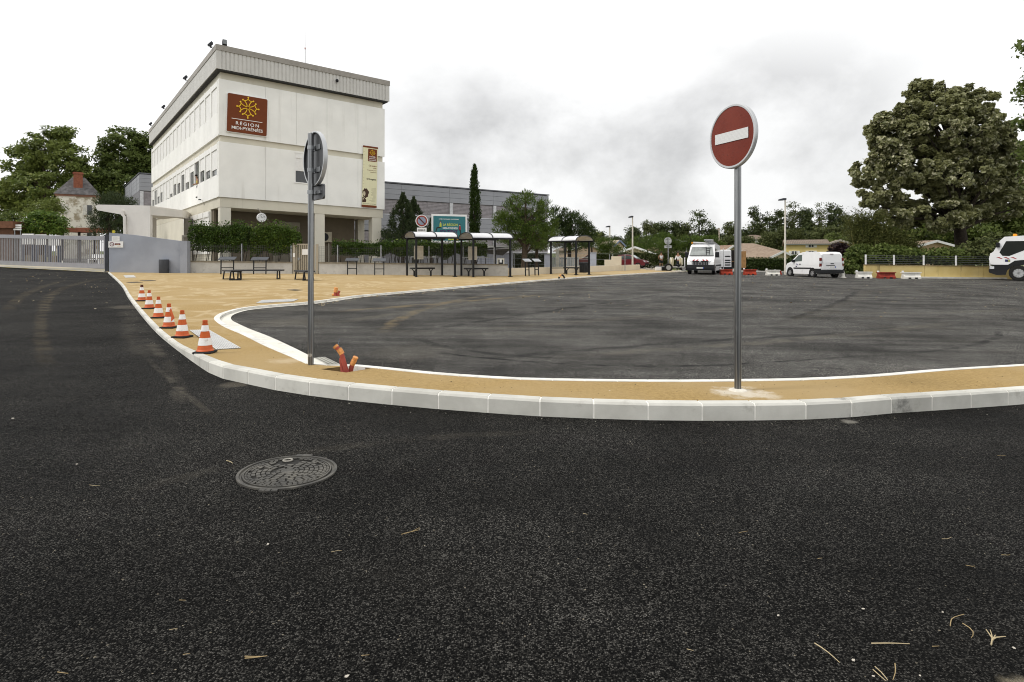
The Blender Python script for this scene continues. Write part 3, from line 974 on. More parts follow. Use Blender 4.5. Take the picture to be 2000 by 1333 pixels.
def cross(parent, cx, cz, r, y, m, k=1.0):
    """twelve-pointed openwork cross with balls"""
    b = MB()
    th = .036 * r * k * 1.15
    def seg(pts):
        for i in range(len(pts) - 1):
            a, c = pts[i], pts[i + 1]
            b.tube([(cx + a[0] * r, y, cz + a[1] * r), (cx + c[0] * r, y, cz + c[1] * r)], th, 6)
    for q in range(4):
        ca, sa = math.cos(q * PI / 2), math.sin(q * PI / 2)
        def ro(p): return (p[0] * ca - p[1] * sa, p[0] * sa + p[1] * ca)
        def bez(a, c, d, n=6):
            return [((1 - t) ** 2 * a[0] + 2 * t * (1 - t) * c[0] + t * t * d[0], (1 - t) ** 2 * a[1] + 2 * t * (1 - t) * c[1] + t * t * d[1]) for t in [i / n for i in range(n + 1)]]
        for sx in (-1, 1):
            seg([ro(p) for p in bez((sx * .07, .1), (sx * .12, .42), (sx * .33, .62))])
            seg([ro(p) for p in bez((sx * .33, .62), (sx * .08, .66), (0, .84))])
            seg([ro(p) for p in ((sx * .33, .62), (sx * .45, .68))])
            p = ro((sx * .47, .69)); b.tube([(cx + p[0] * r, y - .03 * r, cz + p[1] * r), (cx + p[0] * r, y + .03 * r, cz + p[1] * r)], .075 * r, 10)
        seg([ro((0, .84)), ro((0, .95))])
        p = ro((0, .97)); b.tube([(cx + p[0] * r, y - .03 * r, cz + p[1] * r), (cx + p[0] * r, y + .03 * r, cz + p[1] * r)], .075 * r, 10)
    return b.build('cross_emblem', m, parent)
cross(sg, 1.26, 1.72, .70, -.085, yellow)
b = MB(); b.box(.27, 2.2, -.08, -.068, .86, .895); b.build('rule', offwhite, sg)
text('lettering', 'RÉGION', offwhite, sg, (1.26, -.078, .5), width=1.45, height=.27, bold=.01, spacing=1.35)
text('lettering', 'MIDI-PYRÉNÉES', offwhite, sg, (1.26, -.078, .19), width=1.95, height=.255, bold=.01)
bn = thing('banner', 'tall cream banner with brick-red ends on the right of the facade', 'banner', Bw(9.83, -.06, 4.93 + .1), BA, tilt=(0, R(1.45)))
bw_, bh_ = 1.15, 4.55
b = MB(); b.box(0, bw_, -.03, 0, 0, bh_); b.build('cloth', cream, bn)
b = MB(); b.box(-.02, bw_ + .02, -.04, .01, bh_ - .11, bh_ + .02); b.build('top_bar', brandred, bn)
b = MB(); b.box(-.02, bw_ + .02, -.04, .01, -.03, .13); b.build('bottom_bar', brandred, bn)
b = MB(); b.poly_y(rrect(.38, 1.09, bh_ - 1.12, bh_ - .17, .05), -.036, .006); b.build('badge', brandred, bn)
cross(bn, .735, bh_ - .45, .23, -.042, yellow)
for tx, z, wd in (('CONSEIL', bh_ - .80, .5), ('RÉGIONAL', bh_ - .93, .55), ('MIDI-PYRÉNÉES', bh_ - 1.06, .6)):
    text('lettering', tx, offwhite, bn, (.735, -.04, z), width=wd, height=.085, bold=.02)
for tx, z, wd, hh, m in (('Cité scolaire', bh_ - 1.5, .62, .12, brandred), ('Lycée', bh_ - 1.68, .28, .12, brandred), ("d'enseignement général", bh_ - 1.83, .76, .085, brandred),
                         ('et professionnel', bh_ - 1.97, .5, .085, brandred), ("D'Artagnan", bh_ - 2.55, .76, .16, ink)):
    text('lettering', tx, m, bn, (1.08, -.034, z), width=wd, height=hh, bold=.02 if m is brandred else .04, align='RIGHT')
text('lettering', 'ÉDUCATION NATIONALE', ink, bn, (.58, -.034, .2), width=1.05, height=.07)
b = MB()
for k in range(12): b.box(.02, .12, -.033, -.03, bh_ - .45 - k * .24, bh_ - .435 - k * .24)
b.build('tick_marks', plain('tick_brown', (.45, .36, .2), .6), bn)
b = MB()
rr = random.Random(3)
for k in range(16):
    x1 = 1.07; wd = rr.uniform(.2, .5) if k > 3 else .35
    b.box(x1 - wd, x1, -.033, -.03, 1.42 - k * .068, 1.445 - k * .068)
b.build('small_print', plain('fine_print', (.42, .40, .27), .6), bn)
b = MB(); rr = random.Random(8)       # dark printed portrait, curls and lace collar
hd = [(.02 + .24 + .25 * math.cos(a) * (1 + .12 * math.sin(5 * a)), 1.02 + .36 * math.sin(a) * (1 + .1 * math.sin(7 * a))) for a in [2 * PI * i / 30 for i in range(30)]]
b.poly_y([(max(.01, x), z) for x, z in hd], -.034, .004)
b.poly_y([(.01, .32), (.3, .34), (.33, .5), (.2, .66), (.01, .72)], -.034, .004)
b.build('printed_portrait', plain('portrait_brown', (.06, .035, .022), .6), bn)
b = MB(); b.poly_y([(.08, .85), (.2, .78), (.25, .95), (.22, 1.12), (.1, 1.15), (.05, 1.0)], -.038, .004)
b.poly_y([(.05, .5), (.15, .56), (.12, .62), (.03, .6)], -.038, .004)
b.build('portrait_face', plain('portrait_light', (.52, .46, .33), .6), bn)
ck = thing('clock', 'round white wall clock hanging under the beam above the hedge', 'clock', P(511, 425.5, 40.6), BA)
b = MB(); b.lathe([(.3, .08), (.3, -.04), (.27, -.06), (.26, -.045), (.0, -.045)], axis='Y', seg=40); b.build('case', white_p, ck, smooth=True)
b = MB()
for k in range(12):
    a = k * PI / 6; L0 = .19 if k % 3 else .17
    b.bar((L0 * math.sin(a), -.052, L0 * math.cos(a)), (.235 * math.sin(a), -.052, .235 * math.cos(a)), .038, .01)
b.build('hour_marks', ink, ck)
b = MB(); a = R(-28); b.bar((0, -.058, 0), (.15 * math.sin(a), -.058, .15 * math.cos(a)), .05, .01); b.build('hour_hand', ink, ck)
b = MB(); a = R(62); b.bar((0, -.064, 0), (.22 * math.sin(a), -.064, .22 * math.cos(a)), .04, .01); b.build('minute_hand', ink, ck)
b = MB(); b.bar((0, .02, .28), (-.22, .1, .62), .05); b.build('bracket', coping_m, ck)
def flood(label, u, v, h, rz, tilt):
    t = bthing('floodlight', label, 'floodlight', u, v, h, 'floodlights along the school roof edge', rz); t.scale = (.6, .6, .6)
    b = MB(); b.M = Matrix.Translation((0, -.15, .32)) @ Matrix.Rotation(R(tilt), 4, 'X')
    b.box(-.21, .21, -.13, .13, -.28, .28); b.box(-.17, .17, .13, .2, -.2, .2)
    b.build('lamp_housing', charcoal, t, bevel=.02)
    b = MB(); b.M = Matrix.Translation((0, -.15, .32)) @ Matrix.Rotation(R(tilt), 4, 'X')
    b.box(-.18, .18, -.14, -.131, -.25, .25); b.build('glass', plain('flood_glass', (.2, .21, .22), .15), t)
    b = MB(); b.box(-.24, -.21, -.16, -.08, 0, .4); b.box(.21, .24, -.16, -.08, 0, .4); b.box(-.24, .24, -.18, .05, -.02, .0)
    b.build('bracket', black, t)
flood('black floodlight standing on the front parapet near the corner', .28, -.3, 14.74, 0, -12)
for lab, v in (('black floodlight leaning off the roof side nearest the front corner', .55), ('black floodlight on the roof side above the nearer upper windows', 9.9),
               ('black floodlight on the roof side towards the back', 21.4), ('farthest black floodlight at the back end of the roof side', 30.5)):
    flood(lab, -.3, v, 14.74, R(-90), -42)
mast = bthing('antenna_mast', 'thin whip antenna mast rising from the school roof', 'antenna', 7.28, 5, 14.4)
b = MB(); b.tube([(0, 0, 0), (0, 0, 3.2)], .03, 8); b.tube([(0, 0, 3.2), (0, 0, 5.4)], [.018, .008], 6); b.build('rod', plain('mast_grey', (.34, .33, .33), .5), mast)
b = MB(); b.cyl((0, 0, 1.4), .05, .12); b.cyl((0, 0, 3.15), .05, .12); b.build('joint', plain('mast_red', (.4, .2, .18), .5), mast)
b = MB(); b.box(-.2, .2, -.2, .2, -.05, .08); b.build('foot', coping_m, mast)
cmr = bthing('security_camera', 'small black dome camera on the ribbed parapet', 'camera', 7.75, -.38, 13.95)
b = MB(); b.lathe([(.1, 0), (.11, -.06), (.09, -.13), (.04, -.17), (0, -.175)], (0, -.14, 0)); b.build('dome', black, cmr, smooth=True)
b = MB(); b.box(-.06, .06, -.2, .05, -.005, .05); b.build('mount', charcoal, cmr)
wl = bthing('wall_lamp', 'small dark lamp arm on the side wall above the ground-floor windows', 'lamp', .08, 5.2, 4.95)
b = MB(); b.bar((0, 0, -.2), (0, 0, .12), .03); b.bar((0, 0, .12), (-.22, 0, .16), .03); b.build('arm', coping_m, wl)
b = MB(); b.box(-.36, -.2, -.06, .06, .13, .2); b.build('lamp_head', charcoal, wl, smooth=True)
ac = bthing('air_conditioner', 'beige air-conditioning unit on the recessed wall between the columns', 'air conditioner', 8.15, 2.78, 2.35)
b = MB(); b.box(-.45, .45, -.02, .36, 0, .78); b.build('casing', plain('ac_beige', (.46, .42, .33), .6), ac, bevel=.02)
b = MB(); b.cyl((-.12, -.035, .39), .31, .03, 'Y'); b.build('fan_grille', black, ac)
b = MB(); b.box(.3, .36, .3, .4, -1.6, 0); b.build('pipe', plain('ac_pipe', (.6, .56, .46), .6), ac)
b = MB(); b.bar((-.3, .4, 0), (-.3, 0, 0), .05); b.bar((.3, .4, 0), (.3, 0, 0), .05); b.build('bracket', charcoal, ac)

# ================================================================== GREY TEACHING WINGS
def grey_wing(label, org, ang, L, Wd, floors, htop, bays, zoff=0, seams=5.6):
    t = thing('teaching_wing', label, 'school wing', org, ang)
    b = MB(); b.box(0, L, .25, Wd, -1, htop - .05); b.build('wall', plain('wing_core', (.2, .2, .215), .9), t)
    z = htop
    for (pz0, pz1) in floors:                       # opaque bands of three boards each
        b = MB(); n = max(1, round((pz1 - pz0) / .55)); u = 0
        while u < L - .01:
            u2 = min(L, u + seams)
            for k in range(n):
                a0 = pz0 + (pz1 - pz0) * k / n; a1 = pz0 + (pz1 - pz0) * (k + 1) / n
                b.box(u + .012, u2 - .012, 0, .26, a0 + .01, a1 - .012)
            u = u2
        k = 0; v = 0
        while v < Wd - .01:
            v2 = min(Wd, v + seams)
            for k in range(n):
                a0 = pz0 + (pz1 - pz0) * k / n; a1 = pz0 + (pz1 - pz0) * (k + 1) / n
                b.box(-.02, .2, v + .27, v2 - .012, a0 + .01, a1 - .012)
            v = v2
        b.build('panel_band', steelblue, t)
    b = MB(); b.box(-.1, L + .05, -.08, Wd, htop, htop + .12); b.build('coping', plain('wing_coping', (.13, .135, .15), .6), t)
    for (w0, w1) in bays:
        u = 0
        while u < L - .5:
            u2 = min(L, u + seams)
            fr = MB(); fr.box(u + .04, u + .42, .02, .3, w0, w1); fr.box(u + .42, u2 + .04, .1, .3, w0 - .02, w0 + .08)
            fo = fr.build('window', plain('wing_frame', (.55, .56, .58), .6), t)
            x = MB(); x.box(u + .46, u2 - .02, .16, .24, w0 + .1, w1 - .02)
            n = int((w1 - w0 - .15) / .14)
            for k in range(n):
                zz = w0 + .1 + k * .14
                x.add([(u + .46, .12, zz), (u2 - .02, .12, zz), (u2 - .02, .16, zz + .12), (u + .46, .16, zz + .12)], [(0, 1, 2, 3)])
            x.box((u + u2) / 2 + .2, (u + u2) / 2 + .26, .1, .17, w0 + .1, w1 - .02)
            x.build('blind', plain('grey_blind', (.29, .27, .28), .6), fo)
            u = u2
    return t
o1 = P(751, 503, 60); o1.z = gz(o1.x, o1.y)
ux = Vector((.799, .601, 0))
o1 = o1 - ux * 15.0
def hz(py, D): return EYE + (HZ - py) * D / F
D1 = 60
grey_wing('long grey-panelled school wing behind the white block with closed blinds', Vector((o1.x, o1.y, gz(o1.x, o1.y))), BA, 36, 12,
          [(hz(396.5, D1) - .3, hz(366, D1) - .3), (hz(459, D1) - .3, hz(428, D1) - .3)], hz(365, D1) - .3,
          [(hz(427, D1) - .3, hz(397, D1) - .3), (hz(500, D1) - .3, hz(460, D1) - .3)])
o2 = P(273, 503, 78)
va = math.atan2(.804, -.594)
grey_wing('grey-panelled wing seen between the white block and the trees', Vector((o2.x, o2.y, gz(o2.x, o2.y))), BA, 16, 26,
          [(hz(366, 78) - 1.6, hz(334, 78) - 1.6), (1.0, hz(402, 78) - 1.6)], hz(333, 78) - 1.6, [(hz(400, 78) - 1.6, hz(367, 78) - 1.6)], seams=3.2)

# ================================================================== WHITE PORTICO
pD = 43
po = gp(265, pD)
port = thing('entrance_canopy', 'white concrete entrance canopy joining the school side', 'canopy', po)
pm = plain('portico_white', (.70, .67, .63), .85, var=.05, scale=.8, dirt=.06)
def pp(px, py, D=pD, dy=0):
    v = P(px, py, D); v.y += dy; return v - po
b = MB()
sl = [pp(186, 403), pp(192, 400), pp(293, 402), pp(293, 414), pp(240, 420), pp(190, 411)]
b.add([(p.x, 0, p.z) for p in sl] + [(p.x, 5, p.z) for p in sl], [tuple(range(6)), tuple(range(11, 5, -1))] + [(i, i + 6, (i + 1) % 6 + 6, (i + 1) % 6) for i in range(6)])
b.build('roof_slab', pm, port)
b = MB(); b.box(pp(247, 0).x, pp(293, 0).x, .004, .3, -.3, pp(0, 414.5).z); b.build('screen_wall', pm, port)
b = MB()
p1 = Vector((pp(293, 0).x, .0, pp(0, 405).z)); p2 = P(356.5, 412, 45.6) - po
z2 = p1.z
b.add([(p1.x, 0, p1.z - .55), (p2.x, p2.y, p1.z - .55), (p2.x, p2.y, p1.z), (p1.x, 0, p1.z),
       (p1.x, 4, p1.z - .55), (p2.x - 1, p2.y + 3, p1.z - .55), (p2.x - 1, p2.y + 3, p1.z), (p1.x, 4, p1.z)],
      [(0, 1, 2, 3), (7, 6, 5, 4), (0, 4, 5, 1), (1, 5, 6, 2), (2, 6, 7, 3), (3, 7, 4, 0)])
b.build('link_roof', pm, port)
b = MB(); q_ = p2; b.box(q_.x - .55, q_.x - .05, q_.y + 1.2, q_.y + 1.7, -.3, p1.z - .56); b.build('pillar', plain('pier_dark', (.2, .185, .16), .9), port)
b = MB(); b.tube([pp(240, 412) + Vector((0, -.1, 0)), pp(241, 420) + Vector((0, -.1, 0)), pp(245, 424) + Vector((0, -.1, 0)), pp(246, 460) + Vector((0, -.1, 0))], .1, 8); b.build('downpipe', pm, port, smooth=True)
b = MB(); b.box(pp(236, 0).x, pp(241, 0).x, 3.5, 4, -.3, pp(0, 418).z); b.build('pillar', pm, port)
b = MB(); b.box(pp(322, 0).x, pp(325, 0).x, 2.2, 2.3, -.3, 2.4); b.box(pp(340, 0).x, pp(343, 0).x, 2.2, 2.3, -.3, 2.4); b.box(pp(322, 0).x, pp(343, 0).x, 2.2, 2.3, 2.4, 2.5)
b.build('door_frame', coping_m, port)

# ================================================================== OLD TOWER HOUSE
tD = 84
to = gp(154, tD)
tw = thing('tower_house', 'old square tower house with flaking walls, slate roof and brick chimney', 'house', to, R(32))
m_ = tD / F
s = NT('flaking_plaster')
c = s.mix(s.rng(s.noise(.8, 8, .72), .47, .6), (.74, .71, .62), (.34, .29, .2))
c = s.mix(s.rng(s.noise(2.2, 7, .7), .58, .72), c, (.14, .115, .08))
s.base(c, .95); s.bump(s.noise(3, 6), .5, .06)
old_m = s.m
hw_ = 33 * m_
zt = hz(387, tD) - to.z
b = MB(); b.box(-hw_, hw_, -hw_, hw_, -1, zt); b.build('wall', old_m, tw)
b = MB(); b.box(-hw_ - .15, hw_ + .15, -hw_ - .15, hw_ + .15, zt, zt + .25); b.build('cornice', plain('brick_cornice', (.25, .13, .09), .9), tw)
za = hz(347, tD) - to.z
e = hw_ + .3
b = MB(); b.add([(-e, -e, zt + .25), (e, -e, zt + .25), (e, e, zt + .25), (-e, e, zt + .25), (-.7, 0, za), (.7, 0, za)],
                [(0, 1, 5, 4), (1, 2, 5), (2, 3, 4, 5), (3, 0, 4), (3, 2, 1, 0)])
rf = b.build('roof', plain('old_slate', (.105, .10, .10), .85, var=.35, scale=2.5, bump=.5, bscale=8, dirt=.4), tw)
b = MB(); b.box(-.5, .5, -e * .62, -e * .62 + .7, zt + .6, za + .55); b.box(-.6, .6, -e * .62 - .08, -e * .62 + .78, za + .3, za + .45)
b.build('chimney', plain('red_brick', (.235, .085, .05), .9, var=.2, scale=5), rf)
for (x, z) in ((-1.3, zt - 2.4), (1.3, zt - 2.4), (-1.3, zt - 5.6), (1.3, zt - 5.6)):
    b = MB(); b.box(x - .25, x + .25, -hw_ - .03, -hw_, z, z + 1.3); wo = b.build('window', dglass, tw)
    b = MB(); b.box(x - .72, x - .27, -hw_ - .07, -hw_ - .005, z - .03, z + 1.33); b.build('shutter', plain('pale_shutter', (.6, .58, .52), .7), wo)
    if x < 0:
        b = MB(); b.box(x - .24, x + .24, -hw_ - .07, -hw_ - .032, z - .03, z + 1.33); b.build('shutter', MATS['pale_shutter'], wo)
    else:
        b = MB(); b.box(x + .27, x + .5, -hw_ - .07, -hw_ - .005, z - .03, z + 1.33); b.build('shutter', MATS['pale_shutter'], wo)
# low brown-roofed shelter in the yard and brown shed at the edge
sh = thing('yard_shelter', 'low open shelter with a flat rust-brown roof in front of the tower house', 'shelter', gp(165, 66))
m6 = 66 / F
b = MB(); b.box(-34 * m6, 32 * m6, -1, 2.2, hz(454, 66) - sh.location.z, hz(446, 66) - sh.location.z); b.build('roof', plain('rust_roof', (.27, .10, .06), .8), sh)
for px in (-32, 0, 30):
    b = MB(); b.box(px * m6 - .09, px * m6 + .09, -.9, -.72, -.2, hz(454, 66) - sh.location.z); b.build('post', darkbark, sh)
shd = thing('brown_shed', 'dark brown timber shed at the left edge behind the gate', 'shed', gp(-12, 60))
b = MB(); b.box(-3, 1.9, 0, 4, -.2, 3.3); b.build('wall', plain('shed_brown', (.10, .05, .03), .85), shd)
b = MB(); b.box(-3.2, 2.1, -.3, 4.2, 3.3, 3.95); b.build('roof', plain('shed_roof', (.15, .07, .04), .85), shd)
# ================================================================== GATE, BLUE-GREY WALL
ga, gb = G(-150, 515.5), G(206, 530.5)
gt = thing('sliding_gate', 'long grey steel sliding gate with upright bars at the left', 'gate', gb)
gm = plain('gate_grey', (.29, .285, .30), .5, var=.06)
dg_ = (ga - gb); GL = dg_.length
def gl(t, h, off=0):
    p = dg_ * (t / GL); return Vector((p.x, p.y, p.z + h))
def gh(t):       # top of gate (steps up towards the left)
    return 2.12 + .18 * t / GL * 1.6
b = MB()
b.bar(gl(0, .32), gl(GL, .32), .12, .3); b.build('bottom_rail', gm, gt)
b = MB(); b.bar(gl(0, gh(0)), gl(GL, gh(GL)), .12, .26); b.build('top_rail', gm, gt)
t = .16; nb = 0
while t < GL - .1 and nb < 70:
    b = MB(); b.bar(gl(t, .45), gl(t, gh(t) - .12), .045, .045); b.build('bar', gm, gt); t += .235; nb += 1
b = MB(); b.bar(gl(.02, .15), gl(.02, 2.2), .1); b.build('end_post', gm, gt)
pst = thing('gate_post', 'dark gate guide post against the end of the blue-grey wall', 'post', G(210, 531.5))
b = MB(); b.box(-.1, .1, -.1, .1, 0, 2.35); b.box(-.16, .16, -.12, .12, -.02, .03); b.build('post_body', charcoal, pst)
wa, wb = W(213, 532.3), W(364, 533.8)
bw = thing('entrance_wall', 'blue-grey rendered wall sloping down beside the sliding gate', 'wall', wa)
dw = (wb - wa); nW = Vector((-dw.y, dw.x, 0)).normalized() * .25
def tp(f, px, py):
    p = wa + dw * f
    return EYE + (HZ - py) * p.y / F
zl = tp(0, 213, 455); zm = tp(.3, 255, 459); zr = tp(1, 364, 472)
b = MB()
A0, A1 = wa, wa + dw * .97
ring = [Vector((A0.x, A0.y, A0.z - .1)), Vector((A1.x, A1.y, A1.z - .1)), Vector((A1.x, A1.y, zr)), Vector((A0.x + dw.x * .3, A0.y + dw.y * .3, zm)), Vector((A0.x, A0.y, zl))]
b.add([p - wa for p in ring] + [p + nW - wa for p in ring], [tuple(range(5)), tuple(range(9, 4, -1))] + [(i, i + 5, (i + 1) % 5 + 5, (i + 1) % 5) for i in range(5)])
b.build('wall_body', bluegrey, bw)
b = MB(); p0 = wb - wa; b.wall(dw * .94, dw * 1.03, .42, -.1, zr - wb.z + .03); b.build('pier', bluegrey, bw)
nf = -nW.normalized()
def wall_plate(name, label, x0, x1, y0, y1, m):
    f0 = (x0 - 213) / (364 - 213); f1 = (x1 - 213) / (364 - 213)
    # perspective-correct enough for a short wall
    p = wa + dw * f0 + nf * .02; q = wa + dw * f1 + nf * .02
    o = thing(name, label, 'sign', Vector((p.x, p.y, tp(f0, 0, y1))), math.atan2(dw.y, dw.x))
    ww = (q - p).length; hh = (y1 - y0) * p.y / F
    b = MB(); b.box(0, ww, -.02, .0, 0, hh); b.build('plate', m, o)
    return o, ww, hh
o, ww, hh = wall_plate('notice_plate', 'small pale notice plate high on the blue-grey wall', 219, 234, 462, 471.5, offwhite)
b = MB()
for k in range(4): b.box(.05, ww - .05 - .06 * (k % 2), -.025, -.021, hh * (.2 + .18 * k), hh * (.2 + .18 * k) + .015)
b.build('print_lines', plain('faint_grey_print', (.5, .49, .48), .6), o)
o, ww, hh = wall_plate('access_plate', 'white plate with dark red pictogram on the blue-grey wall', 212.5, 241, 471.8, 484, offwhite)
b = MB(); b.tube([(.2 + .11 * math.cos(a), -.026, hh * .55 + .11 * math.sin(a)) for a in [i * PI / 10 for i in range(21)]], .016, 6); b.bar((.14, -.026, hh * .62), (.26, -.026, hh * .48), .03, .01)
b.poly_y(rrect(.36, ww - .15, hh * .4, hh * .68, .04), -.026, .004); b.build('pictogram', plain('plate_maroon', (.13, .012, .03), .5), o)
b = MB(); b.box(.42, ww * .75, -.03, -.027, hh * .5, hh * .58); b.box(.5, ww * .85, -.03, -.027, hh * .2, hh * .25); b.build('print_lines', plain('plate_ochre', (.62, .5, .3), .5), o)
tag(MB().lathe([(.265, 0), (.27, .02), (.27, .78), (.255, .8), (.24, .8), (.24, .6), (0, .6)], seg=28).build('litter_bin', charcoal, None, smooth=True),
    'dark grey cylindrical litter bin standing against the blue-grey wall', 'litter bin').location = W(323, 533.5) + Vector((0, -.15, 0))

# ================================================================== FENCE WALLS
def fence_run(label, a, b_, wh, posts, mtop=1.72, wallmat=palegrey):
    t = thing('mesh_fence', label, 'fence', a)
    x = MB(a); x.wall(a, b_, .22, -.1, wh); x.build('low_wall', wallmat, t)
    x = MB(a); x.wall(a + (a - b_).normalized() * .02, b_, .3, wh, wh + .07); x.build('coping', capstone, t)
    d = b_ - a; L = d.length
    wire = plain('fence_wire', (.12, .12, .115), .5, .3)
    x = MB(a)
    n = int(L / .11)
    for i in range(n):
        p = a + d * (i / n); p = Vector((p.x, p.y, p.z))
        x.bar(p + Vector((0, 0, wh + .07)), p + Vector((0, 0, mtop)), .007)
    for k in range(9):
        z = wh + .1 + (mtop - wh - .13) * k / 8
        x.bar(a + Vector((0, 0, z)), b_ + Vector((0, 0, z)), .006)
        if k in (4, 8): x.bar(a + Vector((0, -.05, z - .08)), b_ + Vector((0, -.05, z - .08)), .006)
    x.build('wire_mesh', wire, t)
    for px in posts:
        f = ray_on(a, b_, px)
        p = a + d * f
        x = MB(a); x.M = Matrix.Translation(p); x.box(-.035, .035, -.08, -.02, wh, mtop + .06); x.box(-.045, .045, -.09, -.01, mtop + .06, mtop + .08)
        x.build('post', galv, t)
    return t
def ray_on(a, b_, px):
    k = (px - 1000) / F
    # a.x + f dx = k (a.y + f dy)
    dx, dy = b_.x - a.x, b_.y - a.y
    return (k * a.y - a.x) / (dx - k * dy)
fA, fB, fC, fD = W(368, 533.3), W(571, 535), W(624, 535.5), W(992, 539.3)
fence_run('mesh fence on a low concrete wall in front of the taller shrubs', fA, fB, .66, (368.5, 473, 569.5))
fence_run('longer mesh fence on a low wall behind the bus shelters', fC, fD, .66, (660, 744.5, 838, 905, 965))
# pedestrian gate
pg = thing('pedestrian_gate', 'beige metal pedestrian gate between the two fence runs', 'gate', fB + Vector((.06, -.05, 0)), math.atan2((fC - fB).y, (fC - fB).x))
gw_ = (fC - fB).length - .12
pgm = plain('gate_beige', (.36, .32, .25), .5, var=.05)
zt_ = 1.86
b = MB(); b.box(0, .16, -.08, .08, 0, zt_); b.build('post', pgm, pg)
b = MB(); b.box(gw_ - .12, gw_, -.08, .08, 0, zt_ - .05); b.build('post', pgm, pg)
b = MB(); b.box(.2, gw_ - .34, -.03, .03, zt_ - .1, zt_ - .02); b.box(.2, gw_ - .34, -.03, .03, .08, .16); b.box(.2, .26, -.03, .03, .16, zt_ - .1); b.box(gw_ - .4, gw_ - .34, -.03, .03, .16, zt_ - .1)
k = .34
while k < gw_ - .45:
    b.box(k, k + .07, -.018, .018, .16, zt_ - .1); k += .12
b.build('leaf', pgm, pg)
b = MB(); b.box(gw_ - .26, gw_ - .2, -.05, .05, 0, zt_ - .1); b.build('stop_post', pgm, pg)
b = MB(); b.box(.56, .95, -.045, -.03, 1.16, 1.5); b.build('notice', offwhite, pg)
b = MB(); b.box(.03, .13, -.1, -.081, 1.02, 1.26); b.build('intercom', white_p, pg)
b = MB(); b.box(.3, .4, -.06, -.031, .82, .98); b.bar((.35, -.07, .92), (.46, -.07, .92), .025); b.build('handle', galv, pg)
# pale render wall on the right of the shelters
rA, rB = W(997, 538.4), W(1250, 527.6)
rw = thing('render_wall', 'low pale beige rendered wall running behind the third bus shelter', 'wall', rA)
zt0 = EYE + (HZ - 524.5) * rA.y / F - rA.z; zt1 = EYE + (HZ - 517.3) * rB.y / F - rB.z
b = MB(rA)
d = (rB - rA); nn = Vector((-d.y, d.x, 0)).normalized() * .25
vs = [rA + Vector((0, 0, -.1)), rB + Vector((0, 0, -.1)), rB + Vector((0, 0, zt1)), rA + Vector((0, 0, zt0))]
b.add(vs + [v + nn for v in vs], [(0, 1, 2, 3), (7, 6, 5, 4), (0, 4, 5, 1), (1, 5, 6, 2), (2, 6, 7, 3), (3, 7, 4, 0)])
b.build('wall_body', beigewall, rw)
f = ray_on(rA, rB, 1209); p = rA + d * f + nn
b = MB(rA); b.M = Matrix.Translation(p); b.box(-.35, .45, .05, .5, 0, 1.25); b.box(-.95, -.35, .05, .5, 0, .95); b.build('meter_block', beigewall, rw)

# ================================================================== HEDGES
def hedge(name, label, a, b_, depth, zlo, zhi, n, size, m, seed, cat='hedge', stems=0, rough_top=.25, group=None, zfun=None, blob=.0, barkm=None):
    rg = np.random.default_rng(seed)
    t = thing(name, label, cat, a, 0, group)
    d = np.array(b_ - a); L = np.linalg.norm(d)
    tt = rg.random(n)
    nz = np.array([mnoise.noise(Vector((x * L * .8 + seed * 3.1, 0, 0))) for x in tt])
    nlo = np.array([mnoise.noise(Vector((x * L * 1.3 + seed * 7.7, 5, 0))) for x in tt])
    zz = rg.random(n) ** .8
    top = zhi + nz * rough_top; bot = zlo + nlo * (.15 if zlo < .5 else .34)
    if zfun: top = top * np.array([zfun(x) for x in tt])
    yy = rg.uniform(-1, 1, n)
    edge = np.sqrt(np.clip(1 - (np.abs(zz - .45) / .62) ** 3, .1, 1))
    nrm = np.array([-d[1], d[0], 0]) / max(1e-6, np.hypot(d[0], d[1]))
    push = np.array([mnoise.noise(Vector((x * L * 1.6, z * 3, seed))) for x, z in zip(tt, zz)])
    off = np.sign(yy) * np.abs(yy) ** .35 * depth / 2 * edge * (1 + .35 * push)
    pts = tt[:, None] * d + nrm * off[:, None]
    pts[:, 2] += bot + (top - bot) * zz
    spr = rg.random(n) < .035                        # stray shoots above the clipped top
    pts[spr, 2] = pts[spr, 2] * 0 + (tt[spr] * d[2]) + top[spr] + rg.random(spr.sum()) ** 1.6 * rough_top * 1.6
    quadmesh('foliage', leaf_quads(pts, size, rg, .6, .35), m, t)
    if stems:
        b = MB(); rr = random.Random(seed)
        for i in range(stems):
            x = Vector(d) * ((i + rr.random()) / stems) + Vector(nrm) * rr.uniform(-.2, .2)
            q = x + Vector((rr.uniform(-.35, .35), rr.uniform(-.15, .15), zlo + .35))
            b.tube([x + Vector((0, 0, -.1)), x.lerp(q, .5) + Vector((rr.uniform(-.08, .08), 0, 0)), q], [.03, .024, .016], 6)
        b.build('stems', barkm or darkbark, t)
    return t
hl1 = leafmat('privet_leaf', (.016, .036, .007), (.065, .112, .02), (.18, .24, .055), .45, .22)
hl2 = leafmat('privet_bright', (.02, .042, .008), (.082, .135, .022), (.24, .29, .055), .45, .25)
back = Vector((.35, .75, 0))
def fpt(px, extra=0):
    f = ray_on(fA, fD, px)
    p = fA + (fD - fA) * f
    q = p + back.normalized() * (.8 + extra)
    return Vector((q.x, q.y, gz(q.x, q.y) + .1))
hedge('shrub_hedge', 'tall dark green shrub behind the fence beside the blue-grey wall', fpt(352), fpt(468), 1.3, 1.25, 2.82, 13000, .12, hl1, 3, 'shrub', 14, .22)
hedge('shrub_hedge', 'dark green rounded shrub under the clock left of the pedestrian gate', fpt(474), fpt(566), 1.25, 1.15, 2.66, 10500, .12, hl2, 5, 'shrub', 9, .25, zfun=lambda x: 1.05 - .3 * max(0, x - .7) ** 1.3 * 2)
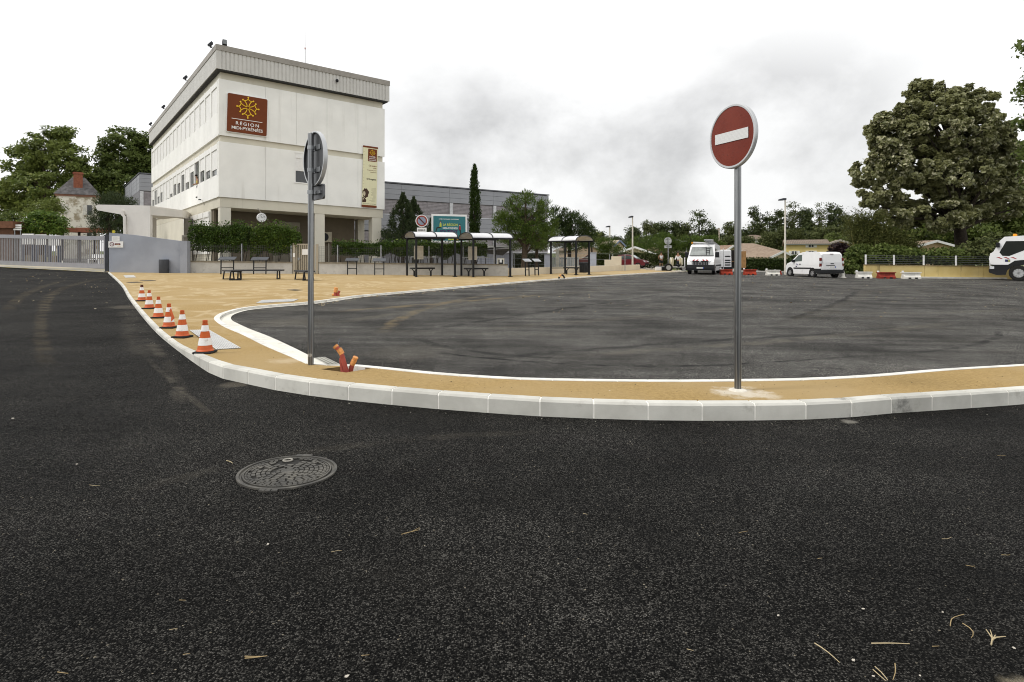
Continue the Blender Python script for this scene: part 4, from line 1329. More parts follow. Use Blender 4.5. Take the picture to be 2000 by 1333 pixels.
hedge('clipped_hedge', 'long clipped green hedge behind the fence right of the pedestrian gate', fpt(634), fpt(820), 1.15, 1.12, 1.92, 15000, .11, hl1, 7, 'hedge', 22, .14)
hedge('clipped_hedge', 'clipped bright green hedge behind the first two bus shelters', fpt(752), fpt(940), 1.2, 1.12, 1.95, 15000, .11, hl2, 9, 'hedge', 20, .16)

# ================================================================== BENCHES, PERCH SEATS
def make_bench(label, loc, rz, L=1.8):
    t = thing('bench', label, 'bench', loc, rz, 'dark metal benches on the sandy forecourt')
    b = MB()
    for k in range(5):
        b.box(-L / 2, L / 2, -.24 + k * .098, -.24 + k * .098 + .088, .43, .47)
    b.box(-L / 2, L / 2, -.25, -.235, .40, .46); b.box(-L / 2, L / 2, .235, .25, .40, .46)
    b.build('seat', charcoal, t)
    for x in (-L / 2 + .22, L / 2 - .22):
        b = MB()
        b.bar((x, -.19, .43), (x, -.25, .0), .055); b.bar((x, .19, .43), (x, .25, .0), .055); b.bar((x, -.25, .025), (x, .25, .025), .05); b.bar((x, -.2, .41), (x, .2, .41), .05)
        b.build('leg', black, t)
    return t
make_bench('short dark bench seen end-on at the left of the pair', W(453, 547), R(128), 1.7)
make_bench('long dark bench lying across behind the end-on one', W(506, 545.5), R(6), 2.3)
make_bench('dark bench seen at an angle beside the left signpost', W(594, 547.5), R(126), 1.7)
def make_perch(label, loc, rz, m=charcoal, w_=.78, h=.92):
    t = thing('perch_seat', label, 'perch seat', loc, rz, 'leaning perch seats along the fence')
    b = MB(); b.add([(-w_ / 2, -.22, h - .06), (w_ / 2, -.22, h - .06), (w_ / 2, .16, h + .1), (-w_ / 2, .16, h + .1), (-w_ / 2, -.22, h - .1), (w_ / 2, -.22, h - .1), (w_ / 2, .16, h + .06), (-w_ / 2, .16, h + .06)],
                    [(0, 1, 2, 3), (7, 6, 5, 4), (0, 4, 5, 1), (1, 5, 6, 2), (2, 6, 7, 3), (3, 7, 4, 0)]); b.build('leaning_board', m, t)
    for x in (-w_ / 2 + .12, w_ / 2 - .12):
        b = MB(); b.bar((x, -.06, 0), (x, -.02, h - .02), .055); b.build('leg', black, t)
    b = MB(); b.bar((-w_ / 2 + .14, -.05, .38), (w_ / 2 - .14, -.05, .38), .045); b.build('crossbar', black, t)
    return t
perch_top = plain('perch_board', (.10, .105, .115), .45)
make_perch('dark perch seat behind the end-on bench at the low wall', W(444.5, 536), R(4), perch_top, .95)
make_perch('dark perch seat behind the long bench at the low wall', W(508, 536), R(4), perch_top, .95)
make_perch('dark perch seat just right of the left signpost by the hedge', W(688, 537), R(6), perch_top, .78)
make_perch('dark perch seat left of the first bus shelter by the hedge', W(741, 538), R(6), perch_top, .78)
pl = plain('perch_board_pale', (.34, .35, .37), .4)
make_perch('light-topped perch seat nearer the second bus shelter', W(1029, 539.3), R(28), pl, .5, .98)
make_perch('light-topped perch seat nearer the third bus shelter', W(1047.5, 538.4), R(28), pl, .5, .98)

# ================================================================== BUS SHELTERS
glass = glassmat('shelter_glass', (.10, .12, .115), .02)
roofm = plain('shelter_roof_polycarbonate', (.66, .66, .67), .25, var=.04)
def shelter(label, loc, rz, w_=2.32, dp=2.1, h=2.26, rise=.36, board=True, left_open=False):
    t = thing('bus_shelter', label, 'bus shelter', loc, rz, 'arched bus shelters along the forecourt')
    for (x, y) in ((0, 0), (w_, 0), (0, dp), (w_ - .12, dp)):
        b = MB(); b.box(x - .05, x + .05, y - .05, y + .05, -.05, h); b.box(x - .11, x + .11, y - .11, y + .11, -.02, .02); b.build('post', black, t)
    def arc(k, n=12):
        a = PI * k / n
        return (dp / 2 - (dp / 2 + .15) * math.cos(a), h + rise * math.sin(a) ** .9)
    b = MB()
    x0, x1 = -.12, w_ + .12
    for k in range(12):
        y0, z0 = arc(k); y1, z1 = arc(k + 1)
        b.add([(x0, y0, z0), (x1, y0, z0), (x1, y1, z1), (x0, y1, z1), (x0, y0, z0 - .025), (x1, y0, z0 - .025), (x1, y1, z1 - .025), (x0, y1, z1 - .025)],
              [(0, 1, 2, 3), (7, 6, 5, 4), (0, 4, 5, 1), (1, 5, 6, 2), (2, 6, 7, 3), (3, 7, 4, 0)])
    b.build('roof', roofm, t, smooth=True)
    b = MB()
    for x in (x0, (x0 + x1) / 2, x1):
        b.tube([(x, arc(k)[0], arc(k)[1] + .012) for k in range(13)], .032, 6)
    for yy in (arc(0)[0], arc(12)[0]): b.box(x0, x1, yy - .04, yy + .04, h - .05, h + .04)
    b.build('roof_frame', black, t)
    b = MB(); b.add([(x0 + .02, arc(k)[0], arc(k)[1]) for k in range(13)], [tuple(range(13))]); b.build('roof_end_panel', glassmat('tinted_glass', (.16, .17, .18), .3), t)
    b = MB(); b.add([(.06, dp, .35), (w_ - .18, dp, .35), (w_ - .18, dp, h - .08), (.06, dp, h - .08)], [(0, 1, 2, 3)]); b.build('back_pane', glass, t)
    b = MB(); b.add([(0, dp - .06, .35), (0, .06, .35), (0, .06, h - .08), (0, dp - .06, h - .08)], [(0, 1, 2, 3)]); b.build('side_pane', glass, t, fix=False)
    b = MB()
    for k in range(3): b.box(.25 + k * .66, .45 + k * .66, dp - .012, dp - .008, 1.12, 1.18)
    b.box(.06, w_ - .18, dp - .012, dp - .009, 1.13, 1.15)
    b.build('frosted_strip', plain('frosted_band', (.5, .53, .52), .6), t)
    if board:
        b = MB(); b.box(.42, .98, dp - .12, dp - .02, 1.0, 1.82); bo = b.build('notice_case', plain('case_cream', (.56, .53, .45), .5), t)
        b = MB(); b.box(.48, .92, dp - .125, dp - .121, 1.07, 1.75); b.build('notice_sheet', plain('sheet_beige', (.50, .47, .40), .6), bo)
    return t
def shelter_bench(label, loc, rz, L=1.45):
    t = thing('shelter_bench', label, 'bench', loc, rz, 'benches inside the bus shelters')
    b = MB(); b.tube([(-L / 2, -.12, .46), (L / 2, -.12, .46)], .045, 8); b.box(-L / 2, L / 2, -.12, .2, .43, .48); b.tube([(-L / 2, .2, .46), (L / 2, .2, .46)], .045, 8); b.build('seat', black, t)
    for x in (-L / 2 + .22, L / 2 - .22):
        b = MB(); b.bar((x, 0, 0), (x, 0, .25), .09); b.bar((x, 0, .24), (x - .13, .0, .44), .05); b.bar((x, 0, .24), (x + .13, 0, .44), .05); b.build('leg', black, t)
    return t
ra = R(24)
def loc_on(base, rz, u, v):
    q = Vector((base.x + u * math.cos(rz) - v * math.sin(rz), base.y + u * math.sin(rz) + v * math.cos(rz), 0))
    return Vector((q.x, q.y, gz(q.x, q.y) + hw(q.y)))
s1 = W(813, 541.5)
shelter('arched bus shelter in front of the teal billboard', s1, ra)
shelter_bench('black bench inside the shelter in front of the teal billboard', loc_on(s1, ra, .75, 1.35), ra)
s2 = W(924.5, 541.8)
shelter('arched bus shelter below the tall cypress', s2, ra, w_=2.35)
shelter_bench('black bench inside the shelter below the tall cypress', loc_on(s2, ra, .7, 1.35), ra)
s3 = W(1076, 535.6)
shelter('farthest arched bus shelter seen corner-on beside the litter bin', s3, R(-48), w_=2.35, dp=1.45, h=2.25, rise=.36, board=False)
shelter_bench('black bench inside the farthest shelter seen corner-on', loc_on(s3, R(-48), 1.25, .75) , R(-12), 1.1)
bn2 = thing('litter_bin', 'square black litter bin right of the farthest bus shelter', 'litter bin', W(1141, 533.4), R(40))
b = MB(); b.box(-.28, .28, -.24, .24, .03, .72); b.build('body', black, bn2, bevel=.02)
b = MB(); b.box(-.3, .3, -.26, .26, .72, .8); b.build('lid', charcoal, bn2, bevel=.01)

# ================================================================== SIGNS BEHIND SHELTERS
np_ = thing('no_parking_sign', 'round no-parking sign on a pole with a white plate behind the first shelter', 'road sign', gp(823.5, 40), R(14))
m4 = 40 / F
zc = hz(432, 40) - np_.location.z
b = MB(); b.tube([(0, 0, -.1), (0, 0, zc + .3)], .04, 10); b.build('pole', galv, np_, smooth=True)
b = MB(); b.lathe([(.40, .01), (.40, -.03), (.0, -.03)], (0, -.05, zc), axis='Y', seg=36); b.build('rim', white_p, np_)
b = MB(); b.lathe([(.35, -.034), (.35, -.04), (0, -.04)], (0, -.05, zc), axis='Y', seg=36); b.build('red_ring', plain('sign_red_ring', (.30, .05, .03), .4), np_)
b = MB(); b.lathe([(.26, -.042), (.26, -.046), (0, -.046)], (0, -.05, zc), axis='Y', seg=36); b.build('blue_disc', plain('faded_sign_blue', (.26, .30, .38), .4), np_)
b = MB(); b.bar((-.2, -.1, zc + .2), (.2, -.1, zc - .2), .085, .01, up=(0, 1, 0)); b.build('slash', plain('sign_slash', (.10, .03, .03), .4), np_)
b = MB(); b.box(-.31, .31, -.09, -.06, zc - 1.0, zc - .44); b.build('plate', offwhite, np_)
text('lettering', 'RÉSERVÉ', ink, np_, (0, -.094, zc - .66), width=.46, height=.13, bold=.03)
text('lettering', 'AUTOCARS', ink, np_, (0, -.094, zc - .9), width=.5, height=.13, bold=.03)
bb = thing('billboard', 'large teal billboard in a white frame behind the bus shelters', 'billboard', gp(878, 41), R(20))
lb = lambda px, py: None
m5 = 41 / F
bwid = 66 * m5 / math.cos(R(20)) * 1.0
z1_ = hz(419, 41) - bb.location.z; z0_ = hz(474, 41) - bb.location.z
teal = plain('poster_teal', (.035, .165, .185), .45, var=.04)
b = MB(); b.box(-bwid / 2, bwid / 2, 0, .12, z0_, z1_); b.build('frame', white_p, bb)
b = MB(); b.box(-bwid / 2 + .1, bwid / 2 - .1, -.012, -.0, z0_ + .12, z1_ - .13); b.build('poster', teal, bb)
for x in (-bwid / 2 + .35, bwid / 2 - .4):
    b = MB(); b.box(x - .06, x + .06, .05, .17, -.1, z0_); b.build('post', galv, bb)
lim = plain('poster_lime', (.52, .55, .08), .5); purp = plain('poster_purple', (.07, .02, .09), .5)
text('lettering', "LYCÉE POLYVALENT D'ARTAGNAN", offwhite, bb, (-.05, -.016, z1_ - .36), width=1.35, height=.075, bold=.02)
text('lettering', 'LA RÉGION', lim, bb, (.05, -.016, z1_ - .78), width=1.0, height=.21, bold=.02)
text('lettering', 'MIDI-PYRÉNÉES', offwhite, bb, (.05, -.016, z1_ - .99), width=1.02, height=.15, bold=.02)
text('lettering', 'SOUTIENT', purp, bb, (-.05, -.016, z1_ - 1.24), width=1.2, height=.19, bold=.04)
b = MB(); b.box(-.1, .35, -.016, -.013, z0_ + .16, z0_ + .24); b.build('colour_bar', lim, bb)
b = MB(); b.box(.35, .6, -.016, -.013, z0_ + .16, z0_ + .24); b.build('colour_bar', plain('poster_orange', (.6, .2, .03), .5), bb)
def flatfig(cx, z, shirt, sit):
    b = MB(); b.poly_y([(cx - .05, z + .62), (cx + .06, z + .62), (cx + .08, z + .38), (cx - .07, z + .38)], -.016, .003); b.build('printed_shirt', shirt, bb)
    b = MB()
    if sit: b.poly_y([(cx - .07, z + .38), (cx + .08, z + .38), (cx - .02, z + .3), (cx - .2, z + .28), (cx - .3, z), (cx - .36, z), (cx - .26, z + .34)], -.017, .003)
    else: b.poly_y([(cx - .06, z + .38), (cx + .07, z + .38), (cx + .1, z), (cx + .03, z), (cx, z + .3)], -.017, .003)
    b.lathe([(.055, -.0175), (0, -.0175)], (cx, 0, z + .72), axis='Y', seg=14, capb=False)
    b.build('printed_dark_shapes', ink, bb)
    b = MB(); b.poly_y([(cx - .03, z + .64), (cx + .03, z + .64), (cx + .035, z + .71), (cx - .035, z + .71)], -.019, .002); b.build('printed_face', plain('print_skin', (.6, .42, .32), .6), bb)
flatfig(-.62, z1_ - 1.22, lim, True)
flatfig(.7, z1_ - 1.4, plain('poster_shirt_red', (.3, .03, .04), .5), False)

# ================================================================== THE TWO NEAR ROAD SIGNS
lg = W(607, 713)
ls = thing('road_sign', 'grey back of a round road sign and small plate on the left pole', 'road sign', lg)
zt_ = hz(262, lg.y) - lg.z
b = MB(); b.tube([(0, 0, -.1), (0, 0, zt_)], .034, 16); b.lathe([(.036, zt_), (.03, zt_ + .01), (0, zt_ + .012)], seg=16); b.build('pole', polegal, ls, smooth=True)
b = MB(); b.cyl((0, -.033, .12), .022, .012, 'Y'); b.build('cap', plain('plug_grey', (.4, .38, .34), .7), ls)
Rl = Matrix.Rotation(R(129), 4, 'Z')
zc = hz(310, lg.y) - lg.z
backm = streaked('sign_back_aluminium', (.11, .113, .118), (.42, .42, .42), .75, zsc=.15, xsc=6, var=.2, rough=.4, bump=0)
backm.node_tree.nodes['Principled BSDF'].inputs['Metallic'].default_value = .75
b = MB(); b.M = Rl
b.lathe([(.31, -.0), (.325, -.012), (.325, .028), (.312, .03), (.31, .008), (0, .008)], (0, -.085, zc), axis='Y', seg=56, capb=False); b.v = [v + Rl @ Vector((0, .022, 0)) for v in b.v]
rim = b.build('disc', backm, ls, smooth=True)
b = MB(); b.M = Rl
b.lathe([(.318, .008), (.331, .008), (.331, .056), (.318, .056), (.318, .008)], (0, -.085, zc), axis='Y', seg=56, capb=False)
b.build('rim', plain('rim_edge_pale', (.55, .56, .57), .4, .4, var=.05), ls, smooth=True)
b = MB(); b.M = Rl; b.lathe([(.31, 0), (0, -.001)], (0, -.0855, zc), axis='Y', seg=48, capb=False); b.build('sign_face', redsign, ls)
for dz in (.13, -.14):
    b = MB(); b.M = Rl; b.box(-.17, .17, -.077, -.05, zc + dz - .02, zc + dz + .02); b.box(-.17, .17, -.05, -.044, zc + dz - .03, zc + dz + .03); b.build('clamp_rail', galv, ls)
    b = MB(); b.tube([(0, 0, zc + dz - .022), (0, 0, zc + dz + .022)], .041, 16); b.build('clamp_band', galv, ls)
zp = hz(376, lg.y) - lg.z
b = MB(); b.M = Rl
pr = rrect(-.235, .235, zp - .085, zp + .085, .03)
b.poly_y(pr, -.085, .012)
for i in range(len(pr)):
    x0, z0 = pr[i]; x1, z1 = pr[(i + 1) % len(pr)]
    b.bar((x0, -.07, z0), (x1, -.07, z1), .028, .01)
b.build('plate', backm, ls)
b = MB(); b.M = Rl; b.box(-.16, .16, -.073, -.05, zp - .02, zp + .02); b.build('clamp_rail', galv, ls)
b = MB(); b.tube([(0, 0, zp - .022), (0, 0, zp + .022)], .041, 16); b.build('clamp_band', galv, ls)

rgp = W(1441, 763)
rs_ = thing('no_entry_sign', 'red no-entry sign with white bar on a bare steel pole', 'road sign', rgp)
zc = hz(268, rgp.y) - rgp.z
b = MB(); b.tube([(0, 0, -.1), (0, 0, zc + .2)], .034, 20); b.build('pole', polegal, rs_, smooth=True)
Rr = Matrix.Rotation(R(-67), 4, 'Z')
rimm = plain('rim_pale_grey', (.52, .53, .54), .35, .35, var=.05)
b = MB(); b.M = Rr
b.lathe([(.298, -.006), (.302, -.014), (.318, -.014), (.326, -.006), (.327, .022), (.318, .028), (.0, .028)], (0, -.072, zc), axis='Y', seg=72, capb=False)
b.build('rim', rimm, rs_, smooth=True)
s = NT('no_entry_red_film')
ob = s.tc.outputs['Object']
wv = s.n('ShaderNodeTexWave', {'Scale': 26.0, 'Distortion': .4}, bands_direction='Z'); s.t.links.new(ob, wv.inputs['Vector'])
c = s.mix(s.rng(s.noise(3, 4), .35, .7), (.15, .022, .011), (.185, .03, .015))
c = s.mix(s.math('MULTIPLY', wv.outputs[0], .14), c, (.2, .045, .028))
s.base(c, .4, 0, .2); s.bump(s.noise(6, 2), .12, .01)
nefilm = s.m
b = MB(); b.M = Rr
b.lathe([(.305, -.007), (.29, -.0085), (.2, -.0095), (.1, -.010), (0, -.010)], (0, -.072, zc), axis='Y', seg=64, capb=False); b.build('red_face', nefilm, rs_, smooth=True)
s = NT('white_bar_film')
wv = s.n('ShaderNodeTexWave', {'Scale': 26.0, 'Distortion': .5}, bands_direction='Z'); s.t.links.new(s.tc.outputs['Object'], wv.inputs['Vector'])
s.base(s.mix(wv.outputs[0], (.70, .70, .69), (.60, .60, .60)), .4)
b = MB(); b.M = Rr; b.box(-.232, .232, -.089, -.0835, zc - .052, zc + .052); b.build('white_bar', s.m, rs_)
b = MB(); b.M = Rr
rr = random.Random(5)
for x, z in ((.13, .19), (-.12, -.17), (-.06, -.185), (.02, -.17), (.17, -.13)):
    b.lathe([(.006, 0), (.004, -.002), (0, -.0025)], (x, -.0805, zc + z), axis='Y', seg=8)
b.build('rivets', plain('rivet_dark', (.10, .03, .02), .5), rs_)
for dz in (.14, -.14):
    b = MB(); b.M = Rr; b.box(-.12, .12, -.044, -.03, zc + dz - .02, zc + dz + .02); b.tube([(0, 0, zc + dz - .02), (0, 0, zc + dz + .02)], .041, 14); b.build('clamp', galv, rs_)
b = MB(); b.lathe([(.0, .022), (.05, .02), (.085, .008), (.1, -.01)], seg=20, capb=False); b.build('concrete_collar', plain('collar_cement', (.66, .62, .54), .95, var=.1, scale=12, bump=.3), rs_)

# ================================================================== TRAFFIC CONES
s = NT('cone_orange')
c = s.mix(s.rng(s.noise(5, 5), .35, .7), (.60, .115, .018), (.50, .085, .014))
oi = s.n('ShaderNodeObjectInfo')
v4 = s.n('ShaderNodeVectorMath', operation='ADD'); s.t.links.new(s.tc.outputs['Object'], v4.inputs[0]); s.t.links.new(oi.outputs['Location'], v4.inputs[1])
dn = s.rng(s.noise(9, 7, .75, v4.outputs[0]), .6, .68)
c = s.mix(s.math('MULTIPLY', dn, .8), c, (.09, .06, .045))
s.base(c, .55); orange = s.m
s = NT('cone_white_band')
v4 = s.n('ShaderNodeVectorMath', operation='ADD'); oi = s.n('ShaderNodeObjectInfo'); s.t.links.new(s.tc.outputs['Object'], v4.inputs[0]); s.t.links.new(oi.outputs['Location'], v4.inputs[1])
dn = s.rng(s.noise(10, 7, .75, v4.outputs[0]), .58, .7)
s.base(s.mix(s.math('MULTIPLY', dn, .55), (.80, .785, .76), (.42, .34, .28)), .5); coneband = s.m
def make_cone(label, loc, rz, torn=False, dark=False):
    t = thing('traffic_cone', label, 'traffic cone', loc, rz, 'traffic cones along the kerb')
    H = .5; t.scale = (.9, .9, .9)
    def r_(z): return .112 - (.112 - .032) * (z - .045) / (H - .07)
    b = MB()
    b.lathe([(.125, .038), (.118, .055), (r_(.06), .062), (r_(H - .035), H - .035), (.036, H - .03), (.034, H), (.02, H), (.02, H - .04)], seg=32, capb=False); b.build('cone_body', orange, t, smooth=True)
    for z0, z1 in ((.125, .235), (.335, .425)):
        b = MB(); b.lathe([(r_(z0) + .003, z0), (r_(z1) + .003, z1)], seg=32, capb=False); b.build('white_band', coneband, t, smooth=True)
    b = MB(); b.box(-.135, .135, -.135, .135, 0, .034); b.build('base', rubber, t, bevel=.012)
    if torn:
        b = MB()
        P_ = []
        for (a, z, o_) in ((-60, .36, .006), (-20, .42, .01), (-10, .30, .02), (0, .2, .03), (-48, .13, .012), (-35, .24, .008)):
            P_.append(((r_(z) + o_) * math.cos(R(a)), (r_(z) + o_) * math.sin(R(a)), z))
        b.add(P_, [(0, 1, 5), (1, 2, 5), (2, 3, 5), (3, 4, 5)]); b.build('torn_strip', orange, t)
    if dark:
        b = MB(); b.lathe([(r_(.43) + .004, .43), (.040, H - .03), (.037, H + .002), (0, H + .003)], seg=24, capb=False); b.build('grimy_tip', plain('grime', (.10, .035, .02), .8, var=.5, scale=14), t, smooth=True)
    return t
for lab, px, py, rz, to_, dk in (('orange and white cone nearest the camera, in front of the ribbed paving', 400.5, 690, 3, 0, 0),
                                 ('second cone from the camera, left of the ribbed paving corner', 356, 659.5, -8, 0, 0),
                                 ('cone with a torn orange strip hanging over its white band', 330, 641, 5, 1, 0),
                                 ('third cone from the far end with a dirty orange tip', 309.5, 621.5, 12, 0, 0),
                                 ('second cone from the far end of the row', 291.5, 603.5, -5, 0, 0),
                                 ('farthest cone of the row with a blackened top', 277, 588.5, 9, 0, 1)):
    make_cone(lab, W(px, py), R(rz), to_, dk)

# ================================================================== PAVEMENT FITTINGS
rib = plain('ribbed_paving_white', (.56, .56, .545), .8, var=.08, scale=6, dirt=.25)
ribd = plain('ribbed_paving_groove', (.16, .155, .145), .9, var=.1)
def tactile(label, quad, nrib, along=True):
    q = [W(*p) for p in quad]
    o = thing('tactile_paving', label, 'tactile paving', q[0], 0, 'ribbed white paving strips')
    b = MB(q[0]); b.add([p + Vector((0, 0, .004)) for p in q], [(0, 1, 2, 3)]); b.build('base_slab', ribd, o)
    b = MB(q[0])
    for k in range(nrib):
        f0, f1 = (k + .12) / nrib, (k + .78) / nrib
        a0 = q[0].lerp(q[1], f0); a1 = q[0].lerp(q[1], f1); c0 = q[3].lerp(q[2], f0); c1 = q[3].lerp(q[2], f1)
        n = 6
        for j in range(n):
            g0, g1 = (j + .01) / n, (j + .985) / n
            vs = [a0.lerp(c0, g0), a1.lerp(c1, g0), a1.lerp(c1, g1), a0.lerp(c0, g1)]
            b.add([v + Vector((0, 0, .006)) for v in vs] + [v + Vector((0, 0, .013)) for v in vs], [(4, 5, 6, 7), (0, 1, 5, 4), (1, 2, 6, 5), (2, 3, 7, 6), (3, 0, 4, 7)])
    b.build('ribs', rib, o)
    return o
tactile('ribbed white paving strip beside the nearest cones', [(370, 646), (408, 645), (471, 681), (422, 684)], 11)
tactile('ribbed white paving strip beside the car park kerb behind the signpost', [(500, 593), (512, 587), (583, 585), (573, 589.5)], 7)
def plate_quad(name, label, cat, quad, m, group=None, t=.012):
    q = [W(*p) for p in quad]
    b = MB(q[0]); b.add([p + Vector((0, 0, .004)) for p in q] + [p + Vector((0, 0, t)) for p in q], [(4, 5, 6, 7), (0, 1, 5, 4), (1, 2, 6, 5), (2, 3, 7, 6), (3, 0, 4, 7)])
    o = b.build(name, m); o.location = q[0]
    return tag(o, label, cat, group)
plate_quad('access_cover', 'pale square access cover in the sand near the blue-grey wall', 'cover', [(241, 538.5), (261, 538), (266, 542.5), (245, 543)], plain('cover_pale', (.5, .49, .46), .8, var=.1))
plate_quad('inspection_cover', 'dark inspection cover left of the farthest cone', 'cover', [(246, 552), (268, 551), (279, 552.3), (256, 553.2)], plain('cover_dark', (.10, .085, .06), .8))
plate_quad('inspection_cover', 'dark inspection cover just behind the farthest cone', 'cover', [(273, 548.6), (295, 547.6), (305, 548.6), (282, 549.8)], MATS['cover_dark'])
plate_quad('inspection_cover', 'dark inspection cover in the sand left of the signpost', 'cover', [(560, 567), (575, 566), (592, 567.2), (577, 568.5)], MATS['cover_dark'])
# slotted drain beside the left signpost
q = [W(612, 701), W(634, 698.5), W(664, 713), W(640, 714.5)]
dr = thing('slot_drain', 'grey slotted drain beside the foot of the left signpost', 'drain', q[0])
b = MB(q[0]); b.add([p + Vector((0, 0, .008)) for p in q], [(0, 1, 2, 3)]); b.build('frame', plain('drain_frame', (.55, .54, .49), .8, var=.1), dr)
b = MB(q[0])
for k in range(3):
    f0, f1 = .1 + k * .3, .3 + k * .3
    vs = [q[0].lerp(q[1], f0).lerp(q[3].lerp(q[2], f0), .06), q[0].lerp(q[1], f1).lerp(q[3].lerp(q[2], f1), .06), q[0].lerp(q[1], f1).lerp(q[3].lerp(q[2], f1), .95), q[0].lerp(q[1], f0).lerp(q[3].lerp(q[2], f0), .95)]
    b.add([v + Vector((0, 0, .012)) for v in vs], [(0, 1, 2, 3)])
b.build('grating', plain('drain_grating', (.27, .265, .23), .85, var=.2, scale=20), dr)
# cable ducts in the pit
duct = plain('red_duct', (.36, .075, .055), .6, var=.15, scale=12, bump=.25, bscale=70)
tape = plain('orange_tape', (.66, .30, .10), .55, var=.25, scale=25, bump=.5, bscale=40)
pD_ = W(676, 724).y
def dp_(px, py, off=0): return P(px, py, pD_ + off)
def ductm(label, pts, tp_pts, rad, wire=None):
    o0 = pts[0]
    t = thing('cable_duct', label, 'cable duct', o0, 0, 'red cable ducts in the pit')
    b = MB(o0)
    ln = smooth_line(pts, .012)
    b.tube(ln, [rad * (1 + .07 * (i % 2)) for i in range(len(ln))], 14); b.build('duct', duct, t, smooth=True)
    for q in tp_pts:
        l2 = smooth_line(q, .014); rr = random.Random(len(pts))
        b = MB(o0); b.tube(l2, [rad * rr.uniform(1.1, 1.32) for _ in l2], 12); b.build('tape_wrap', tape, t, smooth=True)
    if wire:
        b = MB(o0); b.tube(wire, .004, 6); b.build('pull_wire', plain('blue_grey_wire', (.14, .17, .22), .5), t)
a = [dp_(679, 732), dp_(675, 720), dp_(667.5, 694), dp_(662, 684), dp_(655, 677)]
ductm('tallest red duct leaning left with orange tape and a blue wire', a, [[dp_(668, 692), dp_(664.5, 686), dp_(661.5, 682)], [dp_(657.5, 679), dp_(655.5, 677), dp_(654, 675.5)]], .026,
      [dp_(659, 679), dp_(660.5, 672), dp_(663, 665), dp_(664, 662)])
ductm('red duct standing behind the tallest one', [dp_(671, 731, .04), dp_(669, 722, .06), dp_(667, 700, .07)], [], .025)
ductm('short red duct leaning right with an orange taped end', [dp_(684, 730, .05), dp_(687, 716, .03), dp_(694, 699, .02)], [[dp_(687.5, 713, .03), dp_(691, 706, .025), dp_(695, 697.5, .02)]], .026)
def stub(label, px, py, big=1):
    p = W(px, py)
    t = thing('duct_stub', label, 'duct stub', p)
    b = MB(); b.tube([(0, 0, -.05), (0, 0, .14), (.03, 0, .26)], .05 * big, 10); b.tube([(.1, .02, -.05), (.09, .0, .08), (.13, 0, .16)], .04 * big, 10); b.build('duct', duct, t, smooth=True)
    b = MB(); b.tube([(0, 0, .12), (.03, 0, .27)], .06 * big, 10); b.tube([(-.1, 0, .03), (.02, 0, .06)], .04 * big, 8); b.build('tape_wrap', tape, t, smooth=True)
stub('small taped red duct stub in the sand near the car park kerb', 655, 578.5)
t = thing('cable_loop', 'small loop of dark and orange cable on the far pavement edge', 'cable', W(1097, 544.5), R(10))
b = MB(); b.tube([(.16 * math.cos(a), 0, .2 * math.sin(a)) for a in [PI * i / 12 for i in range(7)]], .05, 8); b.build('black_part', black, t, smooth=True)
b = MB(); b.tube([(.16 * math.cos(a), 0, .2 * math.sin(a)) for a in [PI * i / 12 for i in range(7, 10)]], .055, 8); b.build('orange_part', tape, t, smooth=True)
b = MB(); b.tube([(.16 * math.cos(a), 0, .2 * math.sin(a)) for a in [PI * i / 12 for i in range(10, 13)]], .05, 8); b.build('black_part', black, t, smooth=True)

# ================================================================== MANHOLE
mc = G(562, 923)
mh = thing('manhole_cover', 'round cast-iron manhole cover with raised blocks in the asphalt', 'manhole cover', mc, R(20), tilt=(R(.46), R(.69)))
s = NT('cast_iron')
c = s.mix(s.rng(s.noise(6, 6, .65), .35, .68), (.06, .058, .053), (.135, .127, .11))
c = s.mix(s.rng(s.noise(3.0, 7, .7), .6, .75), c, (.16, .14, .10))
s.base(c, .55, .2, .2); s.bump(s.noise(120, 3), .3, .003); iron = s.m
irond = plain('iron_recess', (.022, .021, .019), .75, var=.4, scale=14)
RO = .305
b = MB(); b.lathe([(RO + .022, -.01), (RO + .022, .010), (RO + .004, .012), (RO + .002, .002), (RO - .012, .002), (RO - .014, -.02)], seg=80, capb=False)
for a0 in (70, 250):
    for k in (-1, 0, 1):
        b.M = Matrix.Rotation(R(a0 + k * 6), 4, 'Z'); b.box(RO + .015, RO + .05, -.022, .022, -.01, .010)
b.M = None
b.build('frame_ring', iron, mh)
b = MB(); b.lathe([(RO - .013, .002), (0, .003)], seg=64, capb=False); b.build('lid', irond, mh)
b = MB(); rr = random.Random(2)
b.lathe([(RO - .018, .002), (RO - .018, .011), (RO - .027, .011), (RO - .027, .002)], seg=72, capb=False)
KR = RO / .335
rows = [(.06, .085, 7), (.092, .12, 10), (.127, .155, 14), (.163, .19, 18), (.198, .225, 23), (.232, .258, 27), (.264, .285, 44), (.29, .304, 52)]
for (r0, r1, n) in [(a_ * KR, b_ * KR, c_) for a_, b_, c_ in rows]:
    ph = rr.random()
    for k in range(n):
        if rr.random() < .06: continue
        a0 = 2 * PI * (k + ph + .12) / n; a1 = 2 * PI * (k + ph + .86) / n
        q = [(r0, a0), (r1, a0 + .02 * rr.uniform(-1, 1)), (r1, a1), (r0, a1)]
        if any(math.hypot(r * math.cos(a) - .0, r * math.sin(a) - .235 * KR) < .055 for r, a in q): continue
        z = .011
        b.add([(r * math.cos(a), r * math.sin(a), .002) for r, a in q] + [(r * math.cos(a) * .985, r * math.sin(a) * .985, z) for r, a in q], [(4, 5, 6, 7), (0, 1, 5, 4), (1, 2, 6, 5), (2, 3, 7, 6), (3, 0, 4, 7)])
b.lathe([(.05, .002), (.046, .012), (0, .012)], seg=24, capb=False)
b.build('raised_blocks', iron, mh)
